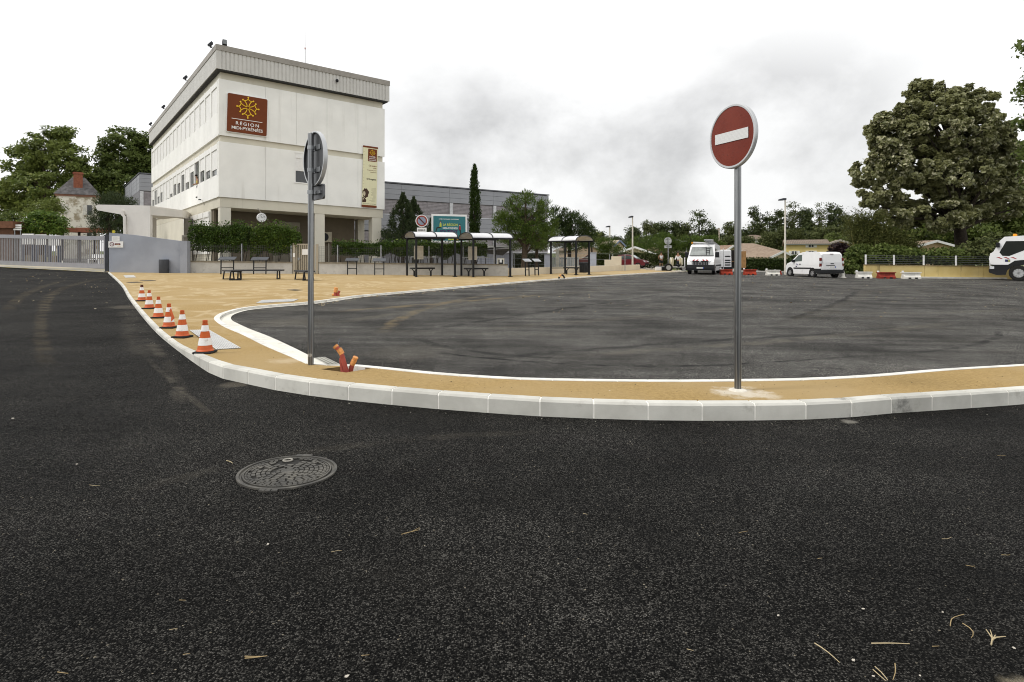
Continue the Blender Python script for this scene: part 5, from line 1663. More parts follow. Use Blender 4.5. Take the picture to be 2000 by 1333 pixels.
b = MB(); b.tube([(.032 * math.cos(a), .228 + .028 * math.sin(a), .012) for a in [i * PI / 8 for i in range(17)]], .006, 6); b.build('key_ring', plain('worn_iron', (.33, .31, .27), .4, .6), mh)

# ================================================================== TWIGS, NEEDLES, PEBBLES
straw = plain('dry_straw', (.36, .27, .14), .85, var=.15, scale=20)
straw2 = plain('pale_straw', (.44, .36, .22), .85, var=.1, scale=20)
def twig(label, paths, m=straw, r=.0018):
    pts0 = [G(*p) for p in paths[0]]
    b = MB(pts0[0])
    for pa in paths:
        q = [G(*p) + Vector((0, 0, .011)) for p in pa]
        ln = smooth_line(q, .03) if len(q) > 2 else q
        b.tube(ln, [r * (1.15 - .5 * i / max(1, len(ln) - 1)) for i in range(len(ln))], 5)
    o = b.build('twig', m); o.location = pts0[0]
    return tag(o, label, 'twig', 'dry twigs on the near asphalt')
twig('pale straight straw lying across the lower right asphalt', [[(1702, 1262.5), (1740, 1262), (1779, 1263.5)]], straw2, .0024)
twig('long bowed straw slanting down right near the bottom edge', [[(1591, 1262), (1615, 1278), (1642, 1302)]], straw2, .0022)
twig('straw curled like a bracket at the lower right', [[(1856, 1228), (1860, 1213), (1883, 1205)]], straw)
twig('straw curled like a hook just right of the bracket-shaped one', [[(1880, 1223), (1898, 1235), (1901, 1245), (1897, 1251)]], straw)
twig('forked yellow twig near the bottom right corner', [[(1936, 1265), (1938, 1250), (1934, 1236)], [(1938, 1252), (1926, 1235)], [(1938, 1257), (1944, 1246)], [(1938, 1255), (1948, 1250), (1964, 1249)]], straw2, .0026)
twig('forked straw cut by the bottom edge', [[(1705, 1314), (1722, 1329), (1730, 1336)], [(1709, 1308), (1724, 1322), (1734, 1335)]], straw2)
twig('bent straw standing out at the bottom edge', [[(1748, 1302), (1749, 1318), (1744, 1334)]], straw)
twig('pair of needles near the bottom left of centre', [[(478, 1292), (500, 1290), (522, 1287)], [(478, 1288), (500, 1288.5), (516, 1288)]], straw)
twig('brown needle pair in the middle asphalt', [[(784, 1048), (803, 1043), (821, 1034)], [(790, 1046), (820, 1039)]], straw)
twig('short needle beside the manhole cover on its left', [[(442, 903), (450, 905), (455, 909)]], straw2, .0026)
rr = random.Random(21)
for i in range(16):
    px, py = rr.uniform(30, 1970), rr.uniform(860, 1320)
    a = rr.uniform(-.5, .5); L = rr.uniform(8, 24)
    twig('thin dry pine needle lying on the near asphalt', [[(px, py), (px + L * .5, py + L * .5 * math.sin(a) * .5 + rr.uniform(-2, 2)), (px + L * math.cos(a), py + L * math.sin(a) * .5)]], rr.choice([straw, straw, straw2]), .0013)
chip = plain('pale_chip', (.52, .48, .41), .9, var=.1, scale=30)
def pebble(px, py, r, label):
    p = G(px, py); rr2 = random.Random(int(px * 7 + py))
    bm = bmesh.new(); bmesh.ops.create_icosphere(bm, subdivisions=1, radius=r)
    for v in bm.verts: v.co = Vector((v.co.x * 1.5, v.co.y, v.co.z * .6)) * rr2.uniform(.75, 1.2)
    me = bpy.data.meshes.new('pebble'); bm.to_mesh(me); bm.free(); me.materials.append(chip)
    o = bpy.data.objects.new('pebble', me); COL.objects.link(o); o.location = p + Vector((0, 0, .008)); o.rotation_euler = (0, 0, rr2.random() * 3)
    tag(o, label, 'pebble', 'pale pebbles on the near asphalt')
pebble(1667, 1294, .007, 'largest pale pebble near the bottom edge under the straight straw')
for px, py, r in ((1686, 1193, .005), (1841, 1199.5, .0045), (1520, 1206, .005), (1980, 1269.5, .005), (1797, 1324, .004), (1706, 1325, .004), (25, 819, .010), (150, 909, .006), (523, 1066, .006), (678, 1325, .006)):
    pebble(px, py, r, 'small pale pebble lying on the near asphalt')
# leaf litter blown over the car park (nobody could count it)
rg = np.random.default_rng(5)
pts = []
for i in range(len(LK) - 1):                          # drift along the far kerb
    p = LK[i]
    px = 1000 + F * p.x / p.y
    if p.y > 17:
        for _ in range(int(8)):
            q = p + nLK[i] * (.18 + abs(rg.normal()) * .35) + Vector((rg.uniform(-.2, .2), rg.uniform(-.2, .2), 0))
            pts.append((q.x, q.y, gz(q.x, q.y) + .018))
for _ in range(520):
    px = rg.uniform(1000, 2050); py = 541 + abs(rg.normal()) * 26
    q = G(px, py)
    pts.append((q.x, q.y, q.z + .016))
for _ in range(300):
    px = rg.uniform(1380, 2050); py = 536 + abs(rg.normal()) * 5
    q = G(px, py); pts.append((q.x, q.y, q.z + .016))
for _ in range(70):
    px = rg.uniform(0, 215); py = 530 + abs(rg.normal()) * 28
    q = G(px, py); pts.append((q.x, q.y, q.z + .012)) if py > 532 else None
lm = leafmat('fallen_leaf', (.26, .17, .08), (.46, .38, .25), (.58, .54, .44), .8, .1)
def grit(name, label, P_, r0, r1, mat_, seed):
    r_ = np.random.default_rng(seed)
    n = len(P_); P_ = np.array(P_)
    V = np.empty((n * 3, 4, 3))
    for k in range(n):
        s_ = r_.uniform(r0, r1) * (1 if r_.random() > .12 else 1.7)
        q = r_.normal(size=(4, 3)); q = q / np.linalg.norm(q, axis=1, keepdims=True) * s_ * np.array([1, 1, .7])
        q = P_[k] + q
        V[k * 3] = q[[0, 1, 2, 3]]; V[k * 3 + 1] = q[[0, 2, 1, 3]]; V[k * 3 + 2] = q[[0, 1, 3, 2]]
    o = quadmesh(name, V, mat_)
    return tag(o, label, 'grit', kind='stuff')
r2 = np.random.default_rng(31); g1 = []; g2 = []
for i in range(len(NB)):
    for _ in range(5):
        p = NB[i] - nNB[i] * (abs(r2.normal()) * .09 + .012) + Vector((r2.uniform(-.25, .25), r2.uniform(-.1, .1), 0))
        px = 1000 + F * p.x / p.y
        if (p - NB[i]).dot(nNB[i]) < -.01: g1.append((p.x, p.y, gz(p.x, p.y) + .003))
for _ in range(900):
    px = r2.uniform(380, 2020); py = r2.uniform(560, 790)
    q = W(px, py)
    dn = min((q - z_).length for z_ in NB[::3]); dl = min((q - z_).length for z_ in LK[::4])
    if py < 742 + (px - 1200) * .0 or q.y > 30: pass
    inside = px > 700 and py > 728 or px < 700
    if inside: g2.append((q.x, q.y, q.z + .003))
def on_pav(x, y):
    c_ = False; n_ = len(outline); j = n_ - 1
    for i in range(n_):
        a_, b__ = outline[i], outline[j]
        if (a_.y > y) != (b__.y > y) and x < (b__.x - a_.x) * (y - a_.y) / (b__.y - a_.y) + a_.x: c_ = not c_
        j = i
    return c_
g2 = [p for p in g2 if on_pav(p[0], p[1])]
g1 = [p for p in g1 if not on_pav(p[0], p[1])]
grit('mortar_crumbs', 'crumbs of pale mortar scattered along the foot of the near kerb', g1, .003, .008, plain('mortar_crumb', (.5, .48, .42), .95), 1)
grit('loose_grit', 'loose dark grit scattered over the sandy pavement', g2, .003, .007, plain('grit_dark', (.10, .085, .06), .95), 2)
lo = quadmesh('leaf_litter', leaf_quads(np.array(pts), .065, rg, .7, 1.6), lm)
tag(lo, 'scattered dry leaves over the far side of the car park', 'leaves', kind='stuff')
# ================================================================== TREES
def tree(name, label, cat, px, D, blobs, lm, bm_, nclump, lper, lsize, crad, seed, trunk_r=.25, group=None, mode='leaf', shell=.45, flat=.65, base_py=None, limbs=14, fork=None, dspread=.8, aspect=.6):
    """blobs: (px, py, rx, rz[, dy]) ellipses of the crown in photograph pixels, turned into metres at distance D"""
    rg = np.random.default_rng(seed)
    m = D / F
    base = gp(px, D)
    t = thing(name, label, cat, base, 0, group)
    bl = []
    for bb_ in blobs:
        x, y, rx, rz = bb_[:4]
        c = P(x, y, D) - base
        dy = bb_[4] if len(bb_) > 4 else rg.uniform(-1, 1) * rx * m * .35
        bl.append((np.array([c.x, c.y + dy, c.z]), np.array([rx * m, rx * m * dspread, rz * m])))
    vol = np.array([(r[0] * r[2]) for _, r in bl]); vol /= vol.sum()
    idx = rg.choice(len(bl), nclump, p=vol)
    C = np.array([b[0] for b in bl])[idx]; RR = np.array([b[1] for b in bl])[idx]
    d = unit(rg.normal(size=(nclump, 3)))
    rad = shell + (1 - shell) * rg.random((nclump, 1)) ** .55
    cc = C + d * RR * rad
    cc[:, 2] = np.maximum(cc[:, 2], .3)
    pts = np.repeat(cc, lper, axis=0)
    off = np.clip(rg.normal(size=(len(pts), 3)), -1.7, 1.7) * crad * m
    outw = np.repeat(d, lper, axis=0)
    off[:, 2] *= flat
    pts = pts + off
    if mode == 'leaf':
        V = leaf_quads(pts, lsize * m, rg, aspect, .7, None, outw)
    else:                                   # tufts of needles radiating from each clump
        dirs = unit(off) * .7 + np.repeat(d, lper, axis=0) * .5 + np.array([0, 0, .55])
        V = leaf_quads(pts, lsize * m, rg, .2, .3, dirs)
    quadmesh('crown', V, lm, t)
    b = MB(); rr = random.Random(seed)
    cz = np.mean([q[0][2] for q in bl]); top = max(q[0][2] + q[1][2] * .5 for q in bl)
    cx = np.average([q[0][0] for q in bl], weights=vol)
    zf = fork if fork is not None else max(.5, min(q[0][2] - q[1][2] * .7 for q in bl))
    zf = max(zf, .4)
    sp = [Vector((0, 0, -.3)), Vector((0, 0, zf * .5)), Vector((cx * .15, 0, zf)), Vector((cx * .6, 0, (zf + top) / 2)), Vector((cx, 0, top))]
    b.tube(sp, [trunk_r * 1.25, trunk_r, trunk_r * .85, trunk_r * .5, trunk_r * .12], 10)
    for i in range(limbs):
        e = Vector(cc[rr.randrange(nclump)])
        st = sp[2].lerp(sp[4], rr.uniform(0, .6))
        if e.z < st.z - 1.5: st = sp[2]
        mid = st.lerp(e, .5) + Vector((0, 0, .06 * (e - st).length))
        r0 = trunk_r * rr.uniform(.22, .42)
        b.tube([st, mid, e], [r0, r0 * .6, r0 * .15], 6)
    b.build('trunk', bm_, t, smooth=True)
    return t
plane_l = leafmat('broad_leaf', (.055, .085, .018), (.18, .22, .052), (.36, .38, .14), .5, .35)
dark_l = leafmat('dark_leaf', (.036, .06, .013), (.135, .175, .042), (.26, .28, .10), .5, .33)
linden = leafmat('linden_leaf', (.07, .08, .026), (.28, .285, .12), (.66, .63, .42), .38, .36, .5, .14)
woods = leafmat('wood_leaf', (.03, .045, .016), (.088, .112, .04), (.16, .17, .07), .55, .2)
woods2 = leafmat('wood_leaf_olive', (.045, .06, .02), (.125, .145, .05), (.2, .2, .08), .55, .25)
pine_n = leafmat('pine_needle', (.028, .056, .011), (.105, .155, .028), (.2, .25, .06), .5, .15)
pine_o = leafmat('pine_needle_olive', (.036, .046, .014), (.11, .12, .032), (.14, .13, .04), .55, .15)
cyp_n = leafmat('cypress_scale', (.014, .03, .007), (.046, .076, .016), (.06, .08, .02), .6, .1)
thuja_n = leafmat('thuja_scale', (.02, .034, .014), (.066, .09, .038), (.1, .11, .04), .6, .12)
bright_l = leafmat('bright_leaf', (.04, .08, .01), (.12, .19, .03), (.26, .3, .06), .45, .3)
bamboo_l = leafmat('bamboo_leaf', (.04, .05, .013), (.105, .115, .03), (.18, .17, .06), .5, .3)
purple_l = leafmat('purple_leaf', (.010, .006, .007), (.030, .014, .016), (.05, .025, .025), .5, .15)
GW = 'trees of the far wooded rise'
tree('broadleaf_tree', 'tall airy broadleaf tree left of the old tower house', 'tree', 92, 92, [(95, 292, 46, 46), (50, 322, 48, 46), (142, 322, 40, 40), (28, 372, 44, 44), (98, 372, 78, 46), (160, 352, 30, 40), (118, 270, 26, 28), (0, 400, 40, 40), (110, 415, 70, 30)],
     plane_l, bark, 460, 66, 6.0, 5.4, 1, .35, limbs=40, fork=4)
tree('broadleaf_tree', 'dense broadleaf tree between the tower house and the grey wing', 'tree', 246, 98, [(246, 300, 46, 50), (218, 332, 32, 46), (284, 312, 34, 58), (250, 362, 62, 40), (205, 385, 30, 30), (300, 330, 30, 60)],
     dark_l, darkbark, 480, 66, 5.6, 5.2, 2, .35, limbs=22, fork=4)
tree('broadleaf_tree', 'dark low tree filling the gap behind the tower house roof', 'tree', 190, 94, [(188, 385, 40, 40), (172, 355, 22, 25), (210, 420, 40, 35)], dark_l, darkbark, 160, 36, 5, 7, 3, .25)
tree('garden_shrub', 'dull olive shrub between the big left tree and the tower house', 'shrub', 82, 74, [(82, 408, 32, 18), (100, 402, 20, 14), (60, 420, 26, 18)], plane_l, bark, 110, 36, 3.6, 5, 4, .12)
tree('garden_shrub', 'bright green spreading shrub standing above the sliding gate', 'shrub', 86, 62, [(86, 438, 42, 20), (64, 446, 24, 14), (110, 446, 22, 13), (90, 424, 24, 10)], bright_l, bark, 160, 30, 4.6, 5, 6, .10, shell=.55)
tree('garden_shrub', 'dark green bush at the left edge above the gate', 'shrub', 8, 66, [(6, 430, 26, 14), (30, 440, 22, 10), (22, 420, 16, 10)], dark_l, darkbark, 70, 30, 4, 5, 7, .08)
tree('conifer', 'dark feathery conifer behind the entrance canopy', 'conifer', 212, 58, [(214, 400, 30, 26), (205, 425, 38, 26), (235, 395, 28, 18), (196, 448, 30, 24), (222, 445, 36, 30), (255, 400, 16, 16)], thuja_n, darkbark, 330, 32, 5.0, 4.5, 8, .15, mode='tuft', shell=.4)
def spire(name, label, px, D, top, base, wpx, lm, seed, n=130, lper=30, lean=.0, lsz=3.2, taper=1.0, spread=3.0):
    rg = np.random.default_rng(seed)
    m = D / F
    b0 = gp(px, D)
    t = thing(name, label, 'conifer', b0, 0)
    H = hz(top, D) - b0.z; z0 = max(.1, hz(base, D) - b0.z)
    zz = z0 + (H - z0) * rg.random(n) ** (1.25 if taper > .6 else .95)
    f = (zz - z0) / (H - z0)
    rr_ = wpx * m * np.clip((1 - f) ** taper * np.minimum(1, .6 + f * 3), .04, 1)
    a = rg.random(n) * 2 * PI
    k = rg.uniform(.55, 1.02, n)
    cc = np.stack([np.cos(a) * rr_ * k + lean * f * m, np.sin(a) * rr_ * k, zz], 1)
    pts = np.repeat(cc, lper, axis=0)
    sc_ = np.repeat(np.minimum(1, rr_ / (wpx * m) * 1.2 + .25), lper)[:, None]
    off = rg.normal(size=(n * lper, 3)) * spread * m * np.array([.6, .6, 1.1]) * sc_
    dirs = np.repeat(np.stack([np.cos(a), np.sin(a), np.full(n, 1.4)], 1), lper, axis=0) + rg.normal(size=(n * lper, 3)) * .45
    quadmesh('foliage', leaf_quads(pts + off, lsz * m, rg, .34, .3, dirs), lm, t)
    b = MB(); b.tube([(0, 0, -.2), (0, 0, H * .5), (lean * m * .9, 0, H * .97)], [.16, .1, .02], 8); b.build('trunk', darkbark, t, smooth=True)
    return t
spire('cypress', 'tall narrow cypress rising above the second bus shelter', 927.5, 50, 322, 462, 11.5, cyp_n, 11, 260, 34, taper=.42, lsz=4.0, lean=-1)
spire('conifer', 'taller grey-green conifer in front of the grey wing', 787, 47, 377, 480, 56, thuja_n, 12, 560, 40, lean=0, taper=.95)
spire('conifer', 'shorter grey-green conifer touching the taller one on its right', 808, 48.5, 386, 480, 44, thuja_n, 13, 420, 38, taper=.9)
spire('conifer', 'small conifer sprig beside the no-parking sign', 842, 47.5, 426, 480, 17, thuja_n, 14, 110, 32, taper=.8)
tree('pine', 'big bushy pine with an open crown between the second and third shelters', 'pine', 1024, 47, [(1030, 402, 44, 22), (1000, 420, 32, 26), (1060, 425, 26, 34), (985, 445, 22, 30), (1008, 460, 38, 28), (1052, 462, 34, 30), (1078, 450, 14, 26), (1025, 385, 26, 12), (1030, 440, 40, 30), (975, 432, 12, 16)],
     pine_n, bark, 470, 38, 5.6, 4.2, 15, .26, mode='tuft', limbs=30, shell=.45, fork=1.3)
tree('pine', 'olive lower pine standing just behind the big bushy one', 'pine', 1048, 50, [(1050, 458, 26, 26), (1040, 472, 30, 18), (1072, 472, 22, 16)], pine_o, bark, 140, 32, 5, 4, 16, .15, mode='tuft')
tree('pine', 'dark pine sloping down to the right behind the third shelter', 'pine', 1112, 58, [(1105, 432, 26, 26), (1125, 446, 28, 28), (1148, 460, 20, 24), (1095, 455, 24, 30), (1120, 474, 36, 18), (1085, 420, 12, 16)],
     leafmat('pine_needle_dark', (.016, .032, .009), (.056, .085, .024), (.1, .12, .04), .5, .12), darkbark, 460, 34, 5.2, 4.4, 17, .2, mode='tuft', limbs=10)
tree('broadleaf_tree', 'round green tree behind the dark pine at its right end', 'tree', 1156, 70, [(1156, 462, 14, 16), (1146, 470, 14, 12)], plane_l, bark, 70, 30, 3.5, 4, 18, .12)
for i, (lab, px, D, bl) in enumerate([
        ('small round tree beside the thin lamp post left of the beige house', 1188, 74, [(1183, 476, 17, 12), (1196, 490, 20, 13), (1178, 488, 13, 10)]),
        ('large dark domed pine above the tiled roofs left of the road sign', 1262, 96, [(1258, 474, 30, 16), (1240, 484, 22, 10), (1282, 482, 24, 14), (1262, 490, 40, 9)]),
        ('dark domed pine just behind the grey road sign', 1296, 100, [(1296, 470, 18, 16), (1310, 482, 18, 12)]),
        ('domed pine above the cab of the white van', 1345, 98, [(1347, 472, 22, 14), (1370, 478, 16, 10), (1338, 484, 22, 10)]),
        ('low domed pine right of the cab above the van', 1392, 100, [(1388, 472, 16, 12), (1372, 470, 10, 8), (1400, 484, 18, 10)])]):
    tree('domed_pine', lab, 'pine', px, D, bl, pine_n, darkbark, 120 + 25 * len(bl), 34, 3.6, 3.4, 30 + i, .2, mode='tuft', shell=.6, limbs=6)
fardefs = [(1172, 452, 30), (1202, 462, 26), (1240, 442, 24), (1262, 432, 26), (1290, 432, 26), (1316, 433, 26), (1338, 438, 22), (1366, 410, 34), (1398, 446, 24), (1428, 434, 24), (1446, 446, 22),
           (1470, 406, 18), (1482, 440, 22), (1503, 416, 22), (1522, 408, 20), (1545, 398, 24), (1566, 406, 22), (1585, 410, 18), (1600, 398, 20), (1618, 396, 20), (1640, 402, 20), (1660, 420, 22), (1530, 446, 26), (1560, 448, 28), (1595, 444, 28), (1630, 442, 26), (1500, 452, 26), (1655, 448, 24), (1420, 462, 26), (1460, 462, 26)]
fl = ['tree of the far rise seen just right of the thin street lamp', 'tree of the far rise above the small pale roof', 'far tree left of the taller street lamp', 'far tree just right of the taller street lamp', 'far tree of the low even row above the domed pines',
      'far tree at the right end of the low even row', 'far low tree left of the big open-crowned one', 'big open-crowned far tree rising above the van', 'low far tree right of the big open-crowned one', 'far tree touching the no-entry pole on its left', 'low far tree hidden behind the no-entry pole',
      'narrow tall far tree just right of the no-entry pole', 'low far tree at the foot of the narrow one', 'far tree between the narrow one and the lamp', 'far tree left of the right-hand street lamp', 'highest far tree behind the right-hand street lamp', 'far tree just right of the right-hand lamp head', 'small far tree in the dip right of the lamp',
      'thin-crowned far tree with sky showing through', 'tall far tree in the group left of the linden', 'far tree nearest the bamboo', 'far tree behind the top of the bamboo', 'olive tree of the front row behind the yellow house left end', 'olive tree of the front row above the yellow house ridge', 'olive tree of the front row right of the yellow house', 'olive tree of the front row left of the bamboo', 'olive tree above the tan hipped roof',
      'olive tree of the front row touching the bamboo', 'low dark tree behind the tan roof ridge', 'low dark tree above the tan hipped roof on the left']
for i, (px, top, wd) in enumerate(fardefs):
    rr = random.Random(100 + i)
    D = 150 if i < 22 else 128
    hgt = 500 - top
    bl = []
    nb_ = 5
    for k in range(nb_):
        f = (k + .5) / nb_
        bl.append((px + rr.uniform(-.45, .45) * wd, top + hgt * (.14 + .72 * f), wd * rr.uniform(.42, .72) * (.75 + .4 * f), hgt * .2))
    bl.append((px + rr.uniform(-4, 4), top + 9, wd * .36, 10))
    airy = px in (1366, 1600, 1470)
    tree('far_tree', fl[i], 'tree', px, D, bl, woods if (i < 22 and i % 3) else woods2, darkbark, 90 if airy else 135, 34, 3.3, 3.6, 200 + i, .25, GW, shell=.3, limbs=8)
# bamboo, linden and the dark wood at the right
bmb = thing('bamboo', 'feathery yellow-green bamboo clump left of the big linden', 'bamboo', gp(1690, 58))
rg = np.random.default_rng(77)
m = 58 / F
b0 = bmb.location
quads = []; b = MB(); rr = random.Random(7)
culm_m = plain('bamboo_culm', (.16, .145, .045), .5, var=.2)
for k in range(80):
    px = rr.uniform(1672, 1800)
    base = gp(px + rr.uniform(-6, 6), 58 + rr.uniform(-2, 2)) - b0
    topy = 416 + (abs(px - 1700) ** 1.15) * .12 + rr.uniform(0, 30) + (26 if px > 1730 else 0)
    tp_ = P(px + rr.uniform(-22, 18), topy, 58) - b0
    q = base.lerp(tp_, .55) + Vector((rr.uniform(-.2, .2), 0, .3))
    ln = smooth_line([base, q, tp_], .5)
    b.tube(ln, [.035 * (1 - .8 * i / len(ln)) + .004 for i in range(len(ln))], 5, cap=False)
    for i, p in enumerate(ln):
        if i < len(ln) * .3: continue
        n = 62
        c = np.array(p) + rg.normal(size=(n, 3)) * np.array([.42, .42, .35])
        dirs = rg.normal(size=(n, 3)) + np.array([0, 0, -.5])
        quads.append(leaf_quads(c, .26, rg, .24, .3, dirs))
quadmesh('foliage', np.concatenate(quads), bamboo_l, bmb)
b.build('culms', culm_m, bmb)
tree('linden', 'huge olive-green linden tree above the yellow wall at the right', 'tree', 1880, 60, [(1800, 175, 20, 22), (1825, 205, 62, 42), (1890, 205, 52, 40), (1770, 250, 60, 46), (1850, 260, 90, 56), (1930, 265, 46, 60), (1725, 270, 40, 40), (1705, 335, 40, 36), (1770, 330, 70, 50), (1850, 345, 80, 50), (1930, 345, 48, 44), (1715, 385, 46, 22), (1760, 420, 50, 26), (1830, 420, 60, 34), (1950, 300, 36, 40), (1915, 400, 50, 34), (1965, 380, 34, 50), (1988, 320, 30, 44)],
     linden, darkbark, 1300, 125, 8.2, 3.5, 50, .62, limbs=60, shell=.4, flat=.85, fork=4.2, dspread=.85, aspect=.7)
tree('broadleaf_tree', 'broadleaf tree half out of frame at the right edge', 'tree', 2055, 44, [(2012, 90, 14, 12), (2008, 174, 16, 15), (2002, 188, 9, 8), (2012, 236, 20, 20), (2055, 150, 34, 60), (2080, 200, 60, 90), (2022, 290, 18, 30), (2055, 330, 42, 60)],
     dark_l, darkbark, 420, 36, 8, 9, 51, .4, limbs=30, fork=5)
for i, (lab, px, D, bl, lm, n) in enumerate([
        ('dark tree of the wood behind the truck cab', 1975, 76, [(1970, 400, 50, 60), (1950, 450, 50, 50), (2010, 430, 50, 70), (1985, 350, 40, 40)], dark_l, 330),
        ('dark tree of the wood behind the linden trunk', 1900, 82, [(1900, 440, 60, 50), (1860, 460, 50, 40), (1930, 470, 50, 40)], dark_l, 260),
        ('dark tree of the wood behind the railing', 1800, 80, [(1800, 455, 55, 40), (1760, 470, 40, 40), (1840, 480, 40, 30)], dark_l, 230),
        ('low leafy thicket behind the railing near the truck', 1930, 56, [(1925, 492, 40, 24), (1965, 485, 35, 30), (1890, 500, 30, 16)], woods2, 170),
        ('low leafy thicket behind the railing near the bamboo', 1790, 55, [(1760, 500, 40, 16), (1810, 502, 40, 14), (1720, 500, 30, 18), (1850, 502, 30, 14)], dark_l, 200)]):
    tree('wood_tree', lab, 'tree', px, D, bl, lm, darkbark, n, 38, 6.5, 7, 60 + i, .25, 'trees of the wood behind the yellow wall', limbs=12)
tree('purple_plum', 'dark purple-leaved small tree beside the parked small van', 'tree', 1641, 56, [(1640, 487, 17, 10), (1630, 493, 12, 8), (1652, 492, 11, 10), (1642, 498, 16, 7)], purple_l, darkbark, 90, 30, 4.4, 4.0, 70, .14, limbs=10, fork=1.6)
tree('garden_shrub', 'loose green shrub between the small van and the yellow wall', 'shrub', 1668, 53, [(1672, 500, 18, 18), (1664, 520, 22, 14), (1682, 490, 14, 14), (1680, 512, 14, 14)], dark_l, darkbark, 130, 32, 6, 5, 71, .08)
tree('garden_tree', 'pale yellow-green young tree right of the yellow house', 'tree', 1634, 92, [(1634, 466, 17, 11), (1622, 474, 12, 10), (1646, 474, 12, 10), (1636, 480, 18, 8)], leafmat('pale_leaf', (.06, .085, .02), (.15, .19, .05), (.25, .26, .1), .5, .3), bark, 90, 34, 3.4, 3.4, 72, .1)
# hedges at the far side
hg = leafmat('far_hedge_leaf', (.014, .026, .006), (.045, .068, .016), (.085, .105, .03), .5, .18)
hg2 = leafmat('far_hedge_olive', (.024, .036, .008), (.066, .085, .022), (.12, .13, .04), .5, .2)
def hz_h(py, D, base): return hz(py, D) - base.z
a, b_ = gp(1205, 68), gp(1352, 68)
hedge('boundary_hedge', 'dense clipped hedge behind the standing worker', a, b_, 1.4, .0, hz_h(494, 68, a) + .0, 9000, .2, hg2, 21, 'hedge', 0, .22)
a, b_ = gp(1446, 62), gp(1560, 60)
hedge('boundary_hedge', 'dark clipped hedge between the open van and the small white van', a, b_, 1.5, .0, hz_h(506, 62, a), 8000, .19, hg, 22, 'hedge', 0, .12)
a, b_ = gp(1545, 66), gp(1640, 64)
hedge('boundary_hedge', 'taller dark hedge behind the small white van', a, b_, 1.5, .0, hz_h(500, 66, a), 6000, .2, hg, 23, 'hedge', 0, .15)
a, b_ = gp(1003, 55), gp(1064, 55)
hedge('boundary_hedge', 'squared grey-green hedge behind the two light-topped perch seats', a, b_, 1.0, .0, hz_h(497.5, 55, a), 5000, .16, leafmat('grey_hedge_leaf', (.03, .036, .02), (.075, .085, .05), None, .6, .15), 24, 'hedge', 0, .05)
a, b_ = gp(1165, 62), gp(1206, 62)
hedge('boundary_hedge', 'dull hedge behind the grey gate pillar', a, b_, 1.0, .0, hz_h(497, 62, a), 3200, .18, hg2, 25, 'hedge', 0, .15)

